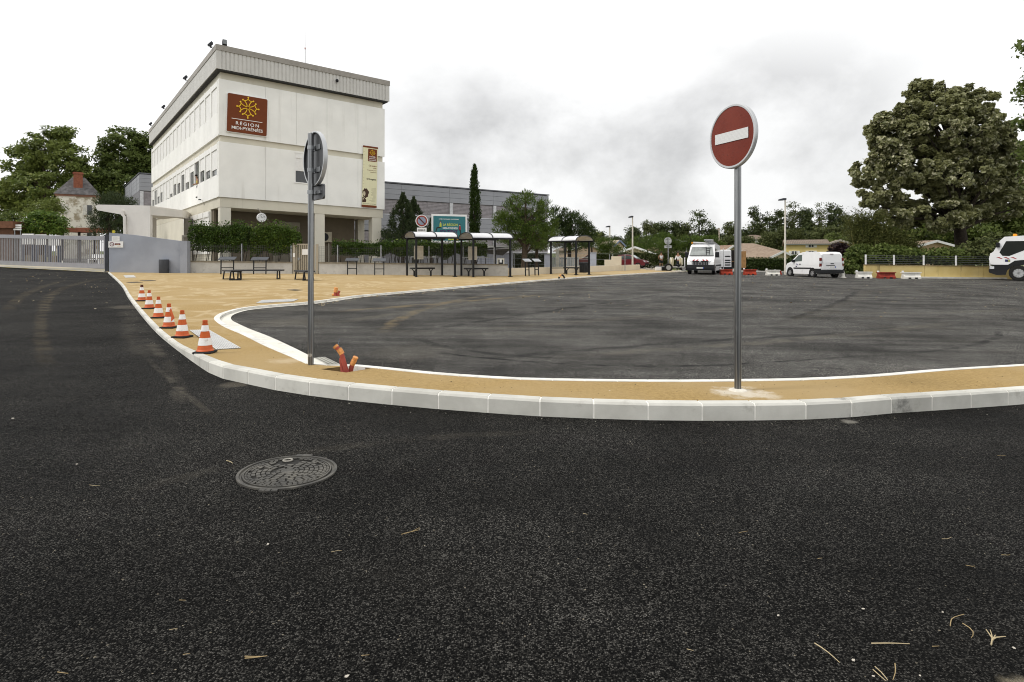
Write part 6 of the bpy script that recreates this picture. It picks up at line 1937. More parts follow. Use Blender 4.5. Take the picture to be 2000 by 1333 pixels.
# ================================================================== HOUSES
def house(label, px0, px1, py_e, py_r, D, depth, wallc, t1, t2, roof='hip', rz=0, eave=.45, wins=(), chim=None, name='house', fascia=None):
    m = D / F
    cx = (px0 + px1) / 2
    base = gp(cx, D)
    t = thing(name, label, 'house', base, rz)
    hwid = (px1 - px0) / 2 * m
    ze, zr = hz(py_e, D) - base.z, hz(py_r, D) - base.z
    b = MB(); b.box(-hwid + eave, hwid - eave, 0, depth, -1, ze)
    if roof == 'gable_x':
        b.add([(-hwid + eave, 0, ze), (-hwid + eave, depth, ze), (-hwid + eave, depth / 2, zr - .1)], [(0, 1, 2)]); b.add([(hwid - eave, 0, ze), (hwid - eave, depth, ze), (hwid - eave, depth / 2, zr - .1)], [(0, 1, 2)])
    if roof == 'gable_y':
        b.add([(-hwid + eave, 0, ze), (hwid - eave, 0, ze), (0, 0, zr - .1)], [(0, 1, 2)])
    b.build('wall', wallc, t)
    b = MB(); e = eave
    x0, x1, y0, y1 = -hwid, hwid, -e, depth + e
    th = .14
    if roof == 'hip':
        k = min(hwid * .75, depth * .5)
        top = [(x0 + k, depth / 2, zr), (x1 - k, depth / 2, zr)]
        b.add([(x0, y0, ze), (x1, y0, ze), (x1, y1, ze), (x0, y1, ze)] + top, [(0, 1, 5, 4), (1, 2, 5), (2, 3, 4, 5), (3, 0, 4), (3, 2, 1, 0)])
    elif roof == 'gable_x':
        b.add([(x0, y0, ze), (x1, y0, ze), (x1, depth / 2, zr), (x0, depth / 2, zr), (x1, y1, ze), (x0, y1, ze), (x0, y0, ze - th), (x1, y0, ze - th), (x1, depth / 2, zr - th), (x0, depth / 2, zr - th), (x1, y1, ze - th), (x0, y1, ze - th)],
              [(0, 1, 2, 3), (3, 2, 4, 5), (7, 6, 9, 8), (8, 9, 11, 10), (0, 6, 7, 1), (4, 10, 11, 5), (0, 3, 9, 6), (3, 5, 11, 9), (1, 7, 8, 2), (2, 8, 10, 4)])
    else:
        b.add([(x0, y0, ze), (0, y0, zr), (0, y1, zr), (x0, y1, ze), (x1, y0, ze), (x1, y1, ze), (x0, y0, ze - th), (0, y0, zr - th), (0, y1, zr - th), (x0, y1, ze - th), (x1, y0, ze - th), (x1, y1, ze - th)],
              [(0, 1, 2, 3), (1, 4, 5, 2), (6, 9, 8, 7), (7, 8, 11, 10), (0, 6, 7, 1), (1, 7, 10, 4), (3, 2, 8, 9), (2, 5, 11, 8), (0, 3, 9, 6), (4, 10, 11, 5)])
    rf = b.build('roof', tiles(t1, *t2), t)
    if roof != 'gable_y':
        b = MB(); b.box(x0, x1, y0 - .1, y0 + .04, ze - .16, ze - .005); b.build('gutter', fascia or plain('house_gutter', (.16, .17, .15), .6), rf)
    else:
        b = MB(); b.bar((x0, y0 - .03, ze - .12), (0, y0 - .03, zr - .12), .06, .26, up=(0, 0, 1)); b.bar((x1, y0 - .03, ze - .12), (0, y0 - .03, zr - .12), .06, .26); b.build('bargeboard', fascia or white_p, rf)
    if chim:
        b = MB(); b.box(chim * m - .35, chim * m + .35, depth * .35, depth * .35 + .7, ze, zr + .7); b.build('chimney', plain('chimney_render', (.55, .46, .36), .9), rf)
    for (wx, wy, ww, wh, sh_) in wins:
        x = (wx - cx) * m; z = hz(wy, D) - base.z; w2, h2 = ww * m / 2, wh * m / 2
        b = MB(); b.box(x - w2 - .06, x + w2 + .06, -.05, 0, z - h2 - .06, z + h2 + .06); b.box(x - .04, x + .04, -.075, -.05, z - h2, z + h2); fo = b.build('window', white_p, t)
        b = MB(); b.box(x - w2, x + w2, -.065, -.05, z - h2, z + h2); b.build('pane', dglass, fo)
        if sh_:
            for sgn in (-1, 1):
                b = MB(); b.box(x + sgn * (w2 * 1.0 + .1) - (0 if sgn > 0 else w2 * 1.1), x + sgn * (w2 + .1) + (w2 * 1.1 if sgn > 0 else 0), -.09, -.005, z - h2 - .05, z + h2 + .05); b.build('shutter', white_p, fo)
    return t
yel = streaked('yellow_render', (.64, .51, .22), (.45, .36, .16), .2, xsc=1.2)
creamw = plain('cream_render', (.62, .54, .38), .9); pinkw = plain('pink_render', (.58, .44, .33), .9); tanw = plain('tan_render', (.55, .40, .26), .9)
T1 = ((.26, .18, .12), (.40, .30, .215)); T2 = ((.22, .135, .09), (.36, .24, .165)); T3 = ((.15, .11, .08), (.27, .20, .14)); T4 = ((.38, .30, .215), (.54, .45, .335))
house('pink-walled low house behind the third bus shelter', 1106, 1182, 489, 474, 88, 9, pinkw, 'tiles_pink', T1, 'gable_y', R(8))
house('small pale-roofed house above the beige one', 1196, 1222, 481, 469, 112, 7, creamw, 'tiles_pale', T4, 'gable_y', R(14), fascia=plain('blue_fascia', (.2, .25, .36), .6))
house('beige house with a long pale roof falling to the right by the lamp', 1196, 1284, 497, 481.5, 84, 8, creamw, 'tiles_pale', T4, 'gable_y', R(-12), wins=((1218, 500, 4, 5, 0), (1228, 500, 4, 5, 0)))
house('long house with a brown hipped tile roof behind the road sign', 1244, 1352, 495.5, 482.5, 100, 10, creamw, 'tiles_brown', T2, 'hip')
house('house with a reddish tile roof and white bargeboard just right of the van', 1396, 1462, 500, 479, 86, 10, creamw, 'tiles_brown', T2, 'gable_y', R(10))
house('big tan hipped-roof house right of the no-entry pole', 1428, 1548, 496.5, 474, 92, 12, creamw, 'tiles_tan', T1, 'hip', wins=((1506, 503, 12, 8, 0), (1532, 502, 6, 5, 0)), fascia=plain('green_gutter', (.06, .11, .08), .6))
house('low tan-roofed house with a dark eave in front of the yellow house', 1496, 1556, 503, 490, 76, 6, creamw, 'tiles_tan', T1, 'gable_y', R(10))
house('two-storey yellow house with white shutters and a brown roof', 1535, 1617, 476.5, 467, 82, 8, yel, 'tiles_dark', T3, 'gable_x', R(-22), .25, wins=((1583.5, 480, 8, 6, 1), (1553.5, 494, 8, 6, 1), (1583.5, 494, 8, 6, 1)))
house('tan house with a rough tile roof behind the purple tree', 1596, 1684, 484, 468, 86, 9, tanw, 'tiles_rough', ((.36, .26, .19), (.62, .52, .43)), 'gable_y', R(-22), wins=(), fascia=plain('grey_fascia', (.4, .37, .33), .7))
house('low house with a white-edged roof glimpsed under the linden', 1790, 1862, 480, 469.5, 72, 8, tanw, 'tiles_tan', T1, 'gable_y', R(-6))
house('white house glimpsed through the far trees', 1458, 1512, 468, 458, 140, 8, plain('white_render', (.74, .73, .70), .9), 'tiles_dark', T3, 'hip')
# ================================================================== FAR STREET FURNITURE
def lamp(label, px, py_base, py_top, D, head_px=7, name='street_lamp', grp='street lamps around the car park', m=None):
    base = gp(px, D)
    t = thing(name, label, 'street lamp', base, 0, grp)
    H = hz(py_top, D) - base.z
    b = MB(); r = .06 * max(1, D / 55)
    b.tube([(0, 0, -.1), (0, 0, 1.2), (0, 0, H)], [r * 1.5, r * 1.3, r * .9], 10); b.build('pole', m or plain('lamp_pole_cream', (.62, .58, .50), .45), t, smooth=True)
    L = head_px * D / F
    b = MB(); b.hull([(-L * 1.15, H - .10), (-L * 1.1, H + .02), (-L * .4, H + .1), (.06, H + .1), (.06, H - .04), (-L * .3, H - .08)], lambda x, z: .13); b.build('lamp_head', charcoal if m is None else m, t, bevel=.02)
    return t
lamp('tall street lamp by the parked red car', 1235.5, 517, 424, 62)
lamp('thinner street lamp further back, left of the tall one by the red car', 1191, 519, 443, 76)
lamp('tallest street lamp right of the no-entry pole', 1533.5, 537, 390, 49.5, 11)
lg_m = plain('lamp_pale_grey', (.5, .5, .5), .5)
lamp('tiny far lamp over the brown hipped roof', 1283, 490, 476, 104, 5, m=lg_m)
lamp('tiny far lamp left of the van roof', 1341, 492, 472, 104, 5, m=lg_m)
tpn = thing('utility_pole', 'thin wooden pole rising behind the van', 'pole', gp(1404.5, 108))
b = MB(); b.tube([(0, 0, -.1), (0, 0, hz(446, 108) - tpn.location.z)], [.14, .1], 8); b.build('pole', plain('pole_wood', (.42, .36, .29), .8), tpn)
b = MB(); b.box(-.5, .1, -.05, .05, hz(449, 108) - tpn.location.z, hz(448, 108) - tpn.location.z); b.build('crossarm', MATS['pole_wood'], tpn)
fs_ = thing('road_sign', 'small grey back of a round sign with plate near the workers', 'road sign', gp(1305, 57))
zc = hz(471, 57) - fs_.location.z
b = MB(); b.tube([(0, 0, -.1), (0, 0, zc + .3)], .045, 10); b.build('pole', galv, fs_, smooth=True)
fb = plain('sign_back_pale', (.46, .47, .46), .5, .3)
b = MB(); b.lathe([(.34, .05), (.345, -.02), (.33, -.03), (.325, 0), (0, 0)], (0, .08, zc), axis='Y', seg=32); b.build('disc', fb, fs_)
b = MB(); b.box(-.33, .33, .05, .08, zc - .66, zc - .42); b.build('plate', fb, fs_)
b = MB(); b.box(-.22, .22, .035, .055, zc + .14, zc + .17); b.box(-.22, .22, .035, .055, zc - .2, zc - .17); b.box(-.22, .22, .03, .05, zc - .56, zc - .52); b.build('clamp_rail', charcoal, fs_)
tp2 = thing('marker_post', 'thin grey post standing before the open van', 'post', gp(1413, 50))
b = MB(); b.tube([(0, 0, -.1), (0, 0, hz(486, 50) - tp2.location.z)], .035, 8); b.build('post_body', lg_m, tp2)
# barriers
def barrier(label, x0, x1, y0, y1, mat_):
    cx = (x0 + x1) / 2
    base = G(cx, y1)
    D = base.y; m = D / F
    t = thing('road_barrier', label, 'barrier', base, 0, 'plastic barriers along the far side of the car park')
    L = (x1 - x0) * m / 2; H = (y1 - y0) * m
    b = MB()
    prof = [(-.24, 0), (.24, 0), (.24, .12), (.14, H * .55), (.12, H), (-.12, H), (-.14, H * .55), (-.24, .12)]
    n = len(prof)
    secs = [(-L, .9), (-L * .94, 1), (-L * .34, 1), (-L * .3, .86), (L * .3, .86), (L * .34, 1), (L * .94, 1), (L, .9)]
    vs = [(x, y * k, z) for x, k in secs for y, z in prof]
    fs = [(i * n + j, (i + 1) * n + j, (i + 1) * n + (j + 1) % n, i * n + (j + 1) % n) for i in range(len(secs) - 1) for j in range(n)]
    fs += [tuple(range(n)), tuple(range((len(secs) - 1) * n, len(secs) * n))]
    b.add(vs, fs)
    b.build('body', mat_, t)
    b = MB(); b.box(-L * 1.06, L * 1.06, -.2, .2, H * .86, H); b.build('top_rim', mat_, t)
    b = MB(); b.box(-L * .55, -L * .25, -.26, .26, -.01, .1); b.box(L * .25, L * .55, -.26, .26, -.01, .1); b.build('fork_slots', black, t)
    b = MB(); b.cyl((-L * .98, 0, H), .07, .1); b.build('filler_cap', white_p, t)
    return t
barred = plain('barrier_red', (.36, .045, .02), .55, var=.2, scale=2); barwh = plain('barrier_white', (.74, .72, .66), .6, var=.08, scale=2, dirt=.25)
barrier('red plastic barrier at the foot of the open van', 1407, 1429.5, 526.5, 537, barred)
barrier('red plastic barrier just right of the no-entry pole', 1453, 1475.5, 526.5, 537.5, barred)
barrier('white plastic barrier between the red one and the street lamp', 1497, 1521.5, 527.5, 538.5, barwh)
barrier('short red barrier end showing behind the white one', 1514, 1524.5, 529.5, 537, barred)
barrier('white plastic barrier at the left end of the yellow wall', 1673, 1700.5, 531, 544, barwh)
barrier('dark red plastic barrier in front of the yellow wall', 1715, 1746, 532, 544.5, plain('barrier_dark_red', (.24, .03, .018), .55, var=.2))
barrier('white plastic barrier in front of the yellow wall right of the dark red one', 1763, 1795.5, 532, 545, barwh)
c_ = thing('traffic_cone', 'small pale cone behind the rear wheel of the small van', 'traffic cone', G(1646.5, 543))
b = MB(); b.lathe([(.22, 0), (.2, .04), (.13, .05), (.04, .72), (0, .73)], seg=16); b.build('cone_body', barwh, c_, smooth=True)
b = MB(); b.lathe([(.095, .3), (.07, .5)], seg=16, capb=False); b.build('band', plain('cone_band_grey', (.45, .45, .43), .6), c_)
# yellow wall with railing
ya, yb = G(1688, 542.5), G(2260, 549)
s = NT('mustard_render')
v = s.mapped((1.6, 1.6, .22))
c = s.mix(s.rng(s.noise(.7, 5), .3, .7), (.52, .39, .14), (.62, .49, .215))
c = s.mix(s.math('MULTIPLY', s.rng(s.noise(1.0, 7, .7, v), .56, .7), .7), c, (.15, .115, .055))
s.base(c, .9)
yw = thing('yellow_wall', 'mustard-yellow low wall with a railing below the linden', 'wall', ya)
yh = (542.5 - 518.5) * ya.y / F
b = MB(ya); n_ = 5
dxy = yb - ya
for k in range(n_):
    b.wall(ya + dxy * (k / n_) + dxy.normalized() * .02, ya + dxy * ((k + 1) / n_), .25, -.1, yh - .0)
b.build('wall_body', s.m, yw)
b = MB(ya); b.wall(ya, yb, .33, yh, yh + .06); b.build('coping', plain('stained_coping', (.22, .17, .09), .9, var=.3, scale=3), yw)
for px in (1690, 1745, 1803, 1866, 1933, 2000, 2070):
    p = ya + dxy * ray_on(ya, yb, px) - ya
    b = MB(); b.M = Matrix.Translation(p); b.box(-.05, .05, -.09, -.03, yh - .25, yh + .78); b.build('post', plain('rail_post_white', (.74, .74, .72), .5), yw)
b = MB(ya)
for k in range(5):
    z = yh + .14 + k * .14
    b.wall(ya, yb, .025, z, z + .035)
b.build('rails', plain('rail_dark', (.10, .105, .10), .6, .3), yw)
# yard bits behind the render wall: pillars, gate, cabinet, lodge
def pillar(label, px, D, py0, py1, w_):
    t = thing('gate_pillar', label, 'pillar', gp(px, D))
    z = hz(py0, D) - t.location.z
    b = MB(); b.box(-w_ / 2, w_ / 2, 0, w_, -.2, z); b.build('shaft', plain('pillar_blue_grey', (.42, .44, .50), .8, var=.06), t, bevel=.03)
    b = MB(); b.box(-w_ / 2 - .04, w_ / 2 + .04, -.04, w_ + .04, z, z + .06); b.build('cap', plain('pillar_cap', (.3, .31, .34), .8), t)
    return t
pillar('blue-grey gate pillar left of the farthest bus shelter', 1069.5, 52, 497.5, 521, .5)
pillar('blue-grey gate pillar right of the farthest bus shelter', 1159, 56, 494.5, 522, .55)
gg = thing('yard_gate', 'grey slatted yard gate seen through the farthest bus shelter', 'gate', gp(1077, 54))
m = 54 / F
z1 = hz(503, 54) - gg.location.z
b = MB()
k = 0
while k < 52: b.box(k * m, (k + 2.4) * m, -.02, .02, .1, z1); k += 3
b.build('slats', plain('slat_grey', (.3, .31, .31), .6), gg)
b = MB(); b.box(0, 52 * m, .02, .06, z1 - .15, z1 - .05); b.build('rail', charcoal, gg)
b = MB(); b.box(0, 52 * m, .02, .06, .2, .3); b.build('rail', charcoal, gg)
cb = thing('pale_cabinet', 'tall narrow pale cabinet beyond the farthest bus shelter', 'cabinet', gp(1089, 53))
b = MB(); b.box(-.14, .14, 0, .3, -.1, hz(486, 53) - cb.location.z); b.build('casing', plain('cabinet_cream', (.58, .55, .46), .6), cb, bevel=.02)
b = MB(); b.box(-.11, .11, -.015, 0, .3, hz(488, 53) - cb.location.z); b.build('door', plain('cabinet_door', (.5, .47, .4), .6), cb)
yf = thing('yard_fence', 'thin-posted wire fence behind the render wall', 'fence', gp(1000, 53))
b = MB(yf.location)
for px in (1004, 1048, 1190, 1196, 1220):
    q = gp(px, 53); b.wall(q, q + Vector((.06, 0, 0)), .06, 0, hz(497, 53) - q.z)
b.build('posts', galv, yf)
b = MB(yf.location)
for z in (.5, 1.0, 1.5): b.bar(gp(1000, 53, z), gp(1225, 53, z), .015)
b.build('wires', galv, yf)
ldg = thing('gate_lodge', 'small blue-grey lodge with a flat pale canopy behind the second shelter', 'lodge', gp(962, 51))
m = 51 / F
b = MB(); zt1 = hz(497, 51) - ldg.location.z
b.box(-38 * m, 39 * m, 0, .3, -.2, zt1); b.build('wall', plain('lodge_blue_grey', (.46, .48, .56), .85, var=.05), ldg)
zc1 = hz(483, 51) - ldg.location.z
b = MB(); b.hull([(-20 * m, zc1 - .1), (50 * m, zc1 - .12), (50 * m, zc1 + .05), (-10 * m, zc1 + .12), (-22 * m, zc1 - .25)], lambda x, z: 1.1); b.build('canopy', plain('lodge_canopy', (.5, .5, .48), .7), ldg)
b = MB(); b.add([(-20 * m, -.2, zc1 - .25), (36 * m, -.2, zc1 - .15), (20 * m, -.2, zc1 - .7), (-16 * m, -.2, zc1 - .5)], [(0, 1, 2, 3)]); b.build('canopy_truss', plain('truss_dark', (.09, .085, .075), .8), ldg)
b = MB(); b.box(34 * m, 39 * m, -.2, .3, -.2, zc1 - .1); b.build('pillar', MATS['pillar_blue_grey'], ldg)
kio = thing('letterbox_panel', 'framed pale panel with a dark opening beside the second shelter', 'panel', gp(978, 47))
m = 47 / F
b = MB(); b.box(-7 * m, 7 * m, 0, .25, -.1, hz(505, 47) - kio.location.z); b.build('casing', plain('panel_cream', (.6, .57, .48), .7), kio)
b = MB(); b.box(-4.5 * m, 4.5 * m, -.03, 0, .45, hz(507.5, 47) - kio.location.z); b.build('opening', black, kio)
b = MB(); b.box(-2 * m, 2 * m, -.05, -.03, .75, 1.0); b.build('slot', white_p, kio)
# white boards behind the gate
for lab, x0, x1, sl in (('white board on dark legs at the left of the three behind the gate', 42, 66, 0), ('white board on dark legs in the middle of the three behind the gate', 68, 90, 1), ('white board on dark legs at the right of the three behind the gate', 93, 117, 2)):
    D = 55 - sl * 1.5; m = D / F
    t = thing('notice_board', lab, 'notice board', gp((x0 + x1) / 2, D), R(-4), 'white boards behind the gate')
    hw2 = (x1 - x0) * m / 2; z0 = hz(480 - 2 + sl, D) - t.location.z; z1 = hz(457 + sl * 1.5, D) - t.location.z
    b = MB(); b.box(-hw2, hw2, 0, .12, z0, z1); b.build('board', white_p, t, bevel=.02)
    for x in (-hw2 * .8, hw2 * .8):
        b = MB(); b.box(x - .1, x + .1, .02, .12, -.1, z0); b.build('leg', plain('leg_navy', (.035, .045, .08), .6), t)
    b = MB(); b.box(-.2, .2, .0, .4, 0, .8); b.build('stone_block', plain('stump_brown', (.2, .165, .115), .9), t)
wb_ = thing('white_bench', 'white garden bench behind the right end of the gate', 'bench', gp(186, 56), R(-15))
b = MB(); b.box(-.7, .7, -.2, .25, .4, .46); b.build('seat', white_p, wb_)
b = MB(); b.box(-.7, .7, .25, .3, .55, .9); b.build('backrest', white_p, wb_)
for x in (-.62, .62):
    b = MB(); b.box(x - .05, x + .05, -.18, .26, 0, .4); b.build('leg', white_p, wb_)
slat = thing('slatted_panel', 'white slatted panel above the gate at the left', 'panel', gp(33, 60))
b = MB()
for k in range(3): b.box(-.38, .42, 0, .05, hz(450 - k * 4, 60) - slat.location.z, hz(447 - k * 4, 60) - slat.location.z)
b.build('slats', white_p, slat)
b = MB(); b.box(-.3, -.22, .05, .1, 0, hz(441, 60) - slat.location.z); b.box(.26, .34, .05, .1, 0, hz(441, 60) - slat.location.z); b.build('posts', galv, slat)
gl_ = thing('warning_lamp', 'yellow warning box on top of the blue-grey wall end', 'lamp', Vector((W(219, 532).x, W(219, 532).y + .15, tp(.04, 0, 455.2))))
b = MB(); b.box(-.06, .06, -.05, .05, 0, .16); b.build('lamp_body', plain('warning_yellow', (.6, .5, .05), .5), gl_, bevel=.01)
b = MB(); b.box(-.08, .08, -.06, .06, -.02, 0); b.build('base', charcoal, gl_)

# ================================================================== VEHICLES
carwhite = plain('vehicle_white', (.78, .78, .78), .3, var=.02, coat=.4)
vglass = plain('vehicle_glass', (.05, .06, .06), .05, var=.1, spec=.8)
plastic = plain('bumper_black', (.016, .017, .018), .55, var=.15)
tyre_m = plain('tyre_rubber', (.018, .017, .016), .8, var=.2)
alloy = plain('wheel_silver', (.5, .5, .5), .35, .6)
lampg = plain('lamp_clear', (.62, .64, .65), .12)
redl = plain('lamp_red', (.13, .012, .012), .25)
amber = plain('lamp_amber', (.70, .28, .02), .25)
stripe_r = plain('stripe_red', (.33, .03, .03), .4)
def wheel(par, x, y, r, wdt, spokes=5, sgn=None):
    sgn = sgn or (1 if y > 0 else -1)
    b = MB(); b.lathe([(r * .6, -wdt / 2), (r * .93, -wdt / 2), (r, -wdt * .36), (r, wdt * .36), (r * .93, wdt / 2), (r * .6, wdt / 2)], (x, y, r), axis='Y', seg=28, capb=False)
    w_ = b.build('wheel', tyre_m, par, smooth=True)
    b = MB(); yo = y + sgn * wdt * .36
    b.lathe([(r * .62, 0), (r * .56, sgn * .03), (r * .5, -sgn * .02), (0, -sgn * .02)], (x, yo, r), axis='Y', seg=24, capb=False)
    for k in range(spokes):
        a = 2 * PI * k / spokes
        b.bar((x, yo + sgn * .015, r), (x + r * .55 * math.cos(a), yo + sgn * .015, r + r * .55 * math.sin(a)), r * .16, .03, up=(0, 1, 0))
    b.build('rim', alloy, w_)
    return w_
def side_poly(b, pts, yf, sgn, t=.006):
    vs = [(x, sgn * (yf(x, z) + t), z) for x, z in pts]
    b.add(vs, [tuple(range(len(pts)))])
# ---- large van (front faces -x in its own frame: x forward is +x)
def plate(par, x, z, wd, hh, face=1, ang=0):
    b = MB(); b.box(min(x, x + face * .015), max(x, x + face * .015), -wd / 2, wd / 2, z, z + hh); po_ = b.build('number_plate', offwhite, par)
    b = MB(); b.box(min(x, x + face * .019), max(x, x + face * .019), -wd / 2 - .001 if face < 0 else wd / 2 - .05, -wd / 2 + .05 if face < 0 else wd / 2 + .001, z, z + hh); b.build('blue_band', plain('plate_blue', (.03, .07, .35), .5), po_)
    b = MB()
    for k in range(6):
        y = -wd * .36 + k * wd * .13
        b.box(min(x, x + face * .018), max(x, x + face * .018), y, y + wd * .07, z + hh * .25, z + hh * .75)
    b.build('plate_marks', plain('plate_grey_marks', (.2, .2, .2), .6), po_)
mp_ = G(1369, 536.5)
van = thing('large_van', 'tall white works van facing the camera with a ladder on its roof', 'van', mp_ + Vector((math.cos(R(65)) * .0, 0, 0)), R(-114))
VW = 1.02
def vyf(x, z): return VW * (1 - .09 * max(0, (z - 1.05)) ** 1.3) * (1 - (.10 * max(0, x - 1.9) ** 1.6 if x > 1.9 else 0))
prof = [(-3.3, .38), (-3.36, .9), (-3.3, 2.05), (-3.15, 2.3), (-2.5, 2.36), (.3, 2.36), (.75, 2.30), (1.05, 2.12), (1.62, 1.40), (1.85, 1.30), (2.2, 1.12), (2.34, .95), (2.4, .62), (2.38, .34), (1.0, .28), (-2.0, .28)]
# origin is under the front axle so the bumper meets the pixel position
OFFX = -2.0
b = MB(); b.M = Matrix.Translation((OFFX, 0, 0))
b.hull(prof, vyf); bo = b.build('body', carwhite, van, bevel=.06, seg=3)
TM = Matrix.Translation((OFFX, 0, 0))
def vb(): 
    q = MB(); q.M = TM; return q
b = vb()
def wsq(f0, f1, yy0, yy1, off=.012):
    a = Vector((1.05, 0, 2.12)); c = Vector((1.62, 0, 1.40)); n = Vector((c.z - a.z, 0, a.x - c.x)).normalized() * -off
    p0 = a.lerp(c, f0) + n; p1 = a.lerp(c, f1) + n
    return [(p0.x, -yy0, p0.z), (p0.x, yy0, p0.z), (p1.x, yy1, p1.z), (p1.x, -yy1, p1.z)]
b.add(wsq(.06, .97, .76, .9, .06), [(0, 1, 2, 3)]); b.build('windscreen', plain('windscreen_glass', (.22, .235, .225), .08, var=.4, scale=1.2, spec=.9), van, fix=False)
b = vb(); q = wsq(.03, .06, .78, .78, .062); b.add(q, [(0, 1, 2, 3)]); q = wsq(.95, .99, .92, .93, .062); b.add(q, [(0, 1, 2, 3)])
p_, q_ = wsq(.5, .97, .02, .02, .07)[1], wsq(.92, .97, .8, .8, .07)[2]
b.bar(wsq(.08, .9, .30, .34, .075)[1], wsq(.08, .9, .30, .36, .075)[2], .04, .02); b.bar(wsq(.08, .9, .6, .60, .075)[1], wsq(.08, .9, .6, .56, .075)[2], .04, .02)
for f in (.2, .42, .66): b.bar(wsq(f, f + .01, .32, .32, .075)[1], wsq(f, f + .01, .58, .58, .075)[1], .05, .02)
b.build('windscreen_reflection_frame', black, van)
b = vb()
b.hull([(2.0, .30), (2.44, .30), (2.47, .48), (2.45, .72), (2.3, .80), (2.05, .72)], lambda x, z: vyf(x, z) + .02); b.build('front_bumper', plastic, van, bevel=.03)
b = vb(); b.box(2.36, 2.42, -.56, .56, .74, 1.0); gr = b.build('grille', black, van)
b = vb()
for r in range(3):
    for k in range(9):
        b.box(2.42, 2.435, -.50 + k * .115, -.50 + k * .115 + .05, .77 + r * .08, .77 + r * .08 + .03)
b.build('grille_studs', alloy, gr)
b = vb(); b.add([(2.45, 0, 1.09), (2.45, .085, .955), (2.45, 0, .82), (2.45, -.085, .955), (2.46, 0, 1.04), (2.46, .05, .955), (2.46, 0, .87), (2.46, -.05, .955)], [(0, 1, 5, 4), (1, 2, 6, 5), (2, 3, 7, 6), (3, 0, 4, 7)]); b.build('diamond_badge', plain('badge_chrome', (.75, .75, .76), .15, .9), van)
b = vb(); b.box(2.41, 2.44, -.62, .62, .99, 1.06); b.build('black_bar', black, van)
b = vb()
for y, s_ in ((-.58, 1), (-.33, 1), (.2, -1), (.45, -1)):
    b.add([(2.36, y, 1.06), (2.36, y + .13, 1.06), (2.30, y + .13 + s_ * .08, 1.16), (2.30, y + s_ * .08, 1.16)], [(0, 1, 2, 3)])
b.build('red_stripes', stripe_r, van)
for sgn in (-1, 1):
    b = vb(); b.add([(2.38, sgn * .56, .82), (2.36, sgn * .62, 1.02), (2.12, sgn * .93, 1.14), (2.16, sgn * .95, .9), (2.42, sgn * .58, .82), (2.40, sgn * .64, 1.0), (2.18, sgn * .96, 1.12), (2.22, sgn * .98, .9)],
                    [(4, 5, 6, 7), (0, 1, 5, 4), (1, 2, 6, 5), (2, 3, 7, 6), (3, 0, 4, 7)]); b.build('headlight', lampg, van)
    b = vb(); b.box(1.2, 1.45, sgn * 1.0, sgn * 1.28, 1.32, 1.74) if sgn > 0 else b.box(1.2, 1.45, -1.28, -1.0, 1.32, 1.74); b.build('wing_mirror', black, van, bevel=.05)
    b = vb(); side_poly(b, [(.55, 1.45), (1.45, 1.42), (.98, 2.0), (.6, 2.02)], vyf, sgn, .01); b.build('side_window', vglass, van)
    b = vb(); side_poly(b, [(-.7, 1.42), (.4, 1.42), (.4, 2.0), (-.7, 2.0)], vyf, sgn, .01); b.build('side_window', plain('van_grey_window', (.4, .42, .41), .15), van)
    b = vb(); side_poly(b, [(-3.0, .62), (1.5, .62), (1.5, .74), (-3.0, .74)], vyf, sgn, .014); b.build('side_moulding', plastic, van)
    b = vb(); side_poly(b, [(.47, .4), (.49, .4), (.49, 2.1), (.47, 2.1)], vyf, sgn, .008); side_poly(b, [(-.82, .4), (-.8, .4), (-.8, 2.2), (-.82, 2.2)], vyf, sgn, .008); b.build('door_seams', charcoal, van)
    for x in (1.55, -2.1):
        wheel(van, x + OFFX, sgn * .905, .34, .24)
        b = vb(); b.lathe([(.42, sgn * .995), (0, sgn * .995)], (x, 0, .36), axis='Y', seg=24, capb=False); b.build('wheel_arch', black, van)
plate(van, 2.462 + OFFX, .46, .52, .11)
b = vb(); b.box(-2.6, .7, -.75, -.70, 2.42, 2.5); b.box(-2.6, .7, .70, .75, 2.42, 2.5)
for x in (-2.4, -.9, .5): b.box(x, x + .06, -.8, .8, 2.36, 2.44)
b.build('roof_rack', galv, van)
b = vb(); b.tube([(.7, -.75, 2.5), (.62, .4, 2.44)], .06, 8); b.build('beacon_bar', plain('bar_pale', (.6, .6, .6), .4), van)
b = vb(); b.cyl((.7, -.82, 2.42), .07, .12); b.build('beacon', amber, van)
ld = thing('ladder', 'folded metal ladder lying on the roof of the tall van', 'ladder', van.matrix_basis @ Vector((-2.6, .4, 2.52)), R(-114))
b = MB(); b.bar((-1.6, -.2, 0), (2.0, -.2, .12), .05, .08); b.bar((-1.6, .25, 0), (2.0, .25, .12), .05, .08)
for k in range(10): b.bar((-1.4 + k * .36, -.2, .02 + k * .012), (-1.4 + k * .36, .25, .02 + k * .012), .04)
b.build('rails_and_rungs', galv, ld)
b = MB(); b.box(.9, 1.5, -.3, .35, .1, .22); b.build('platform', alloy, ld)
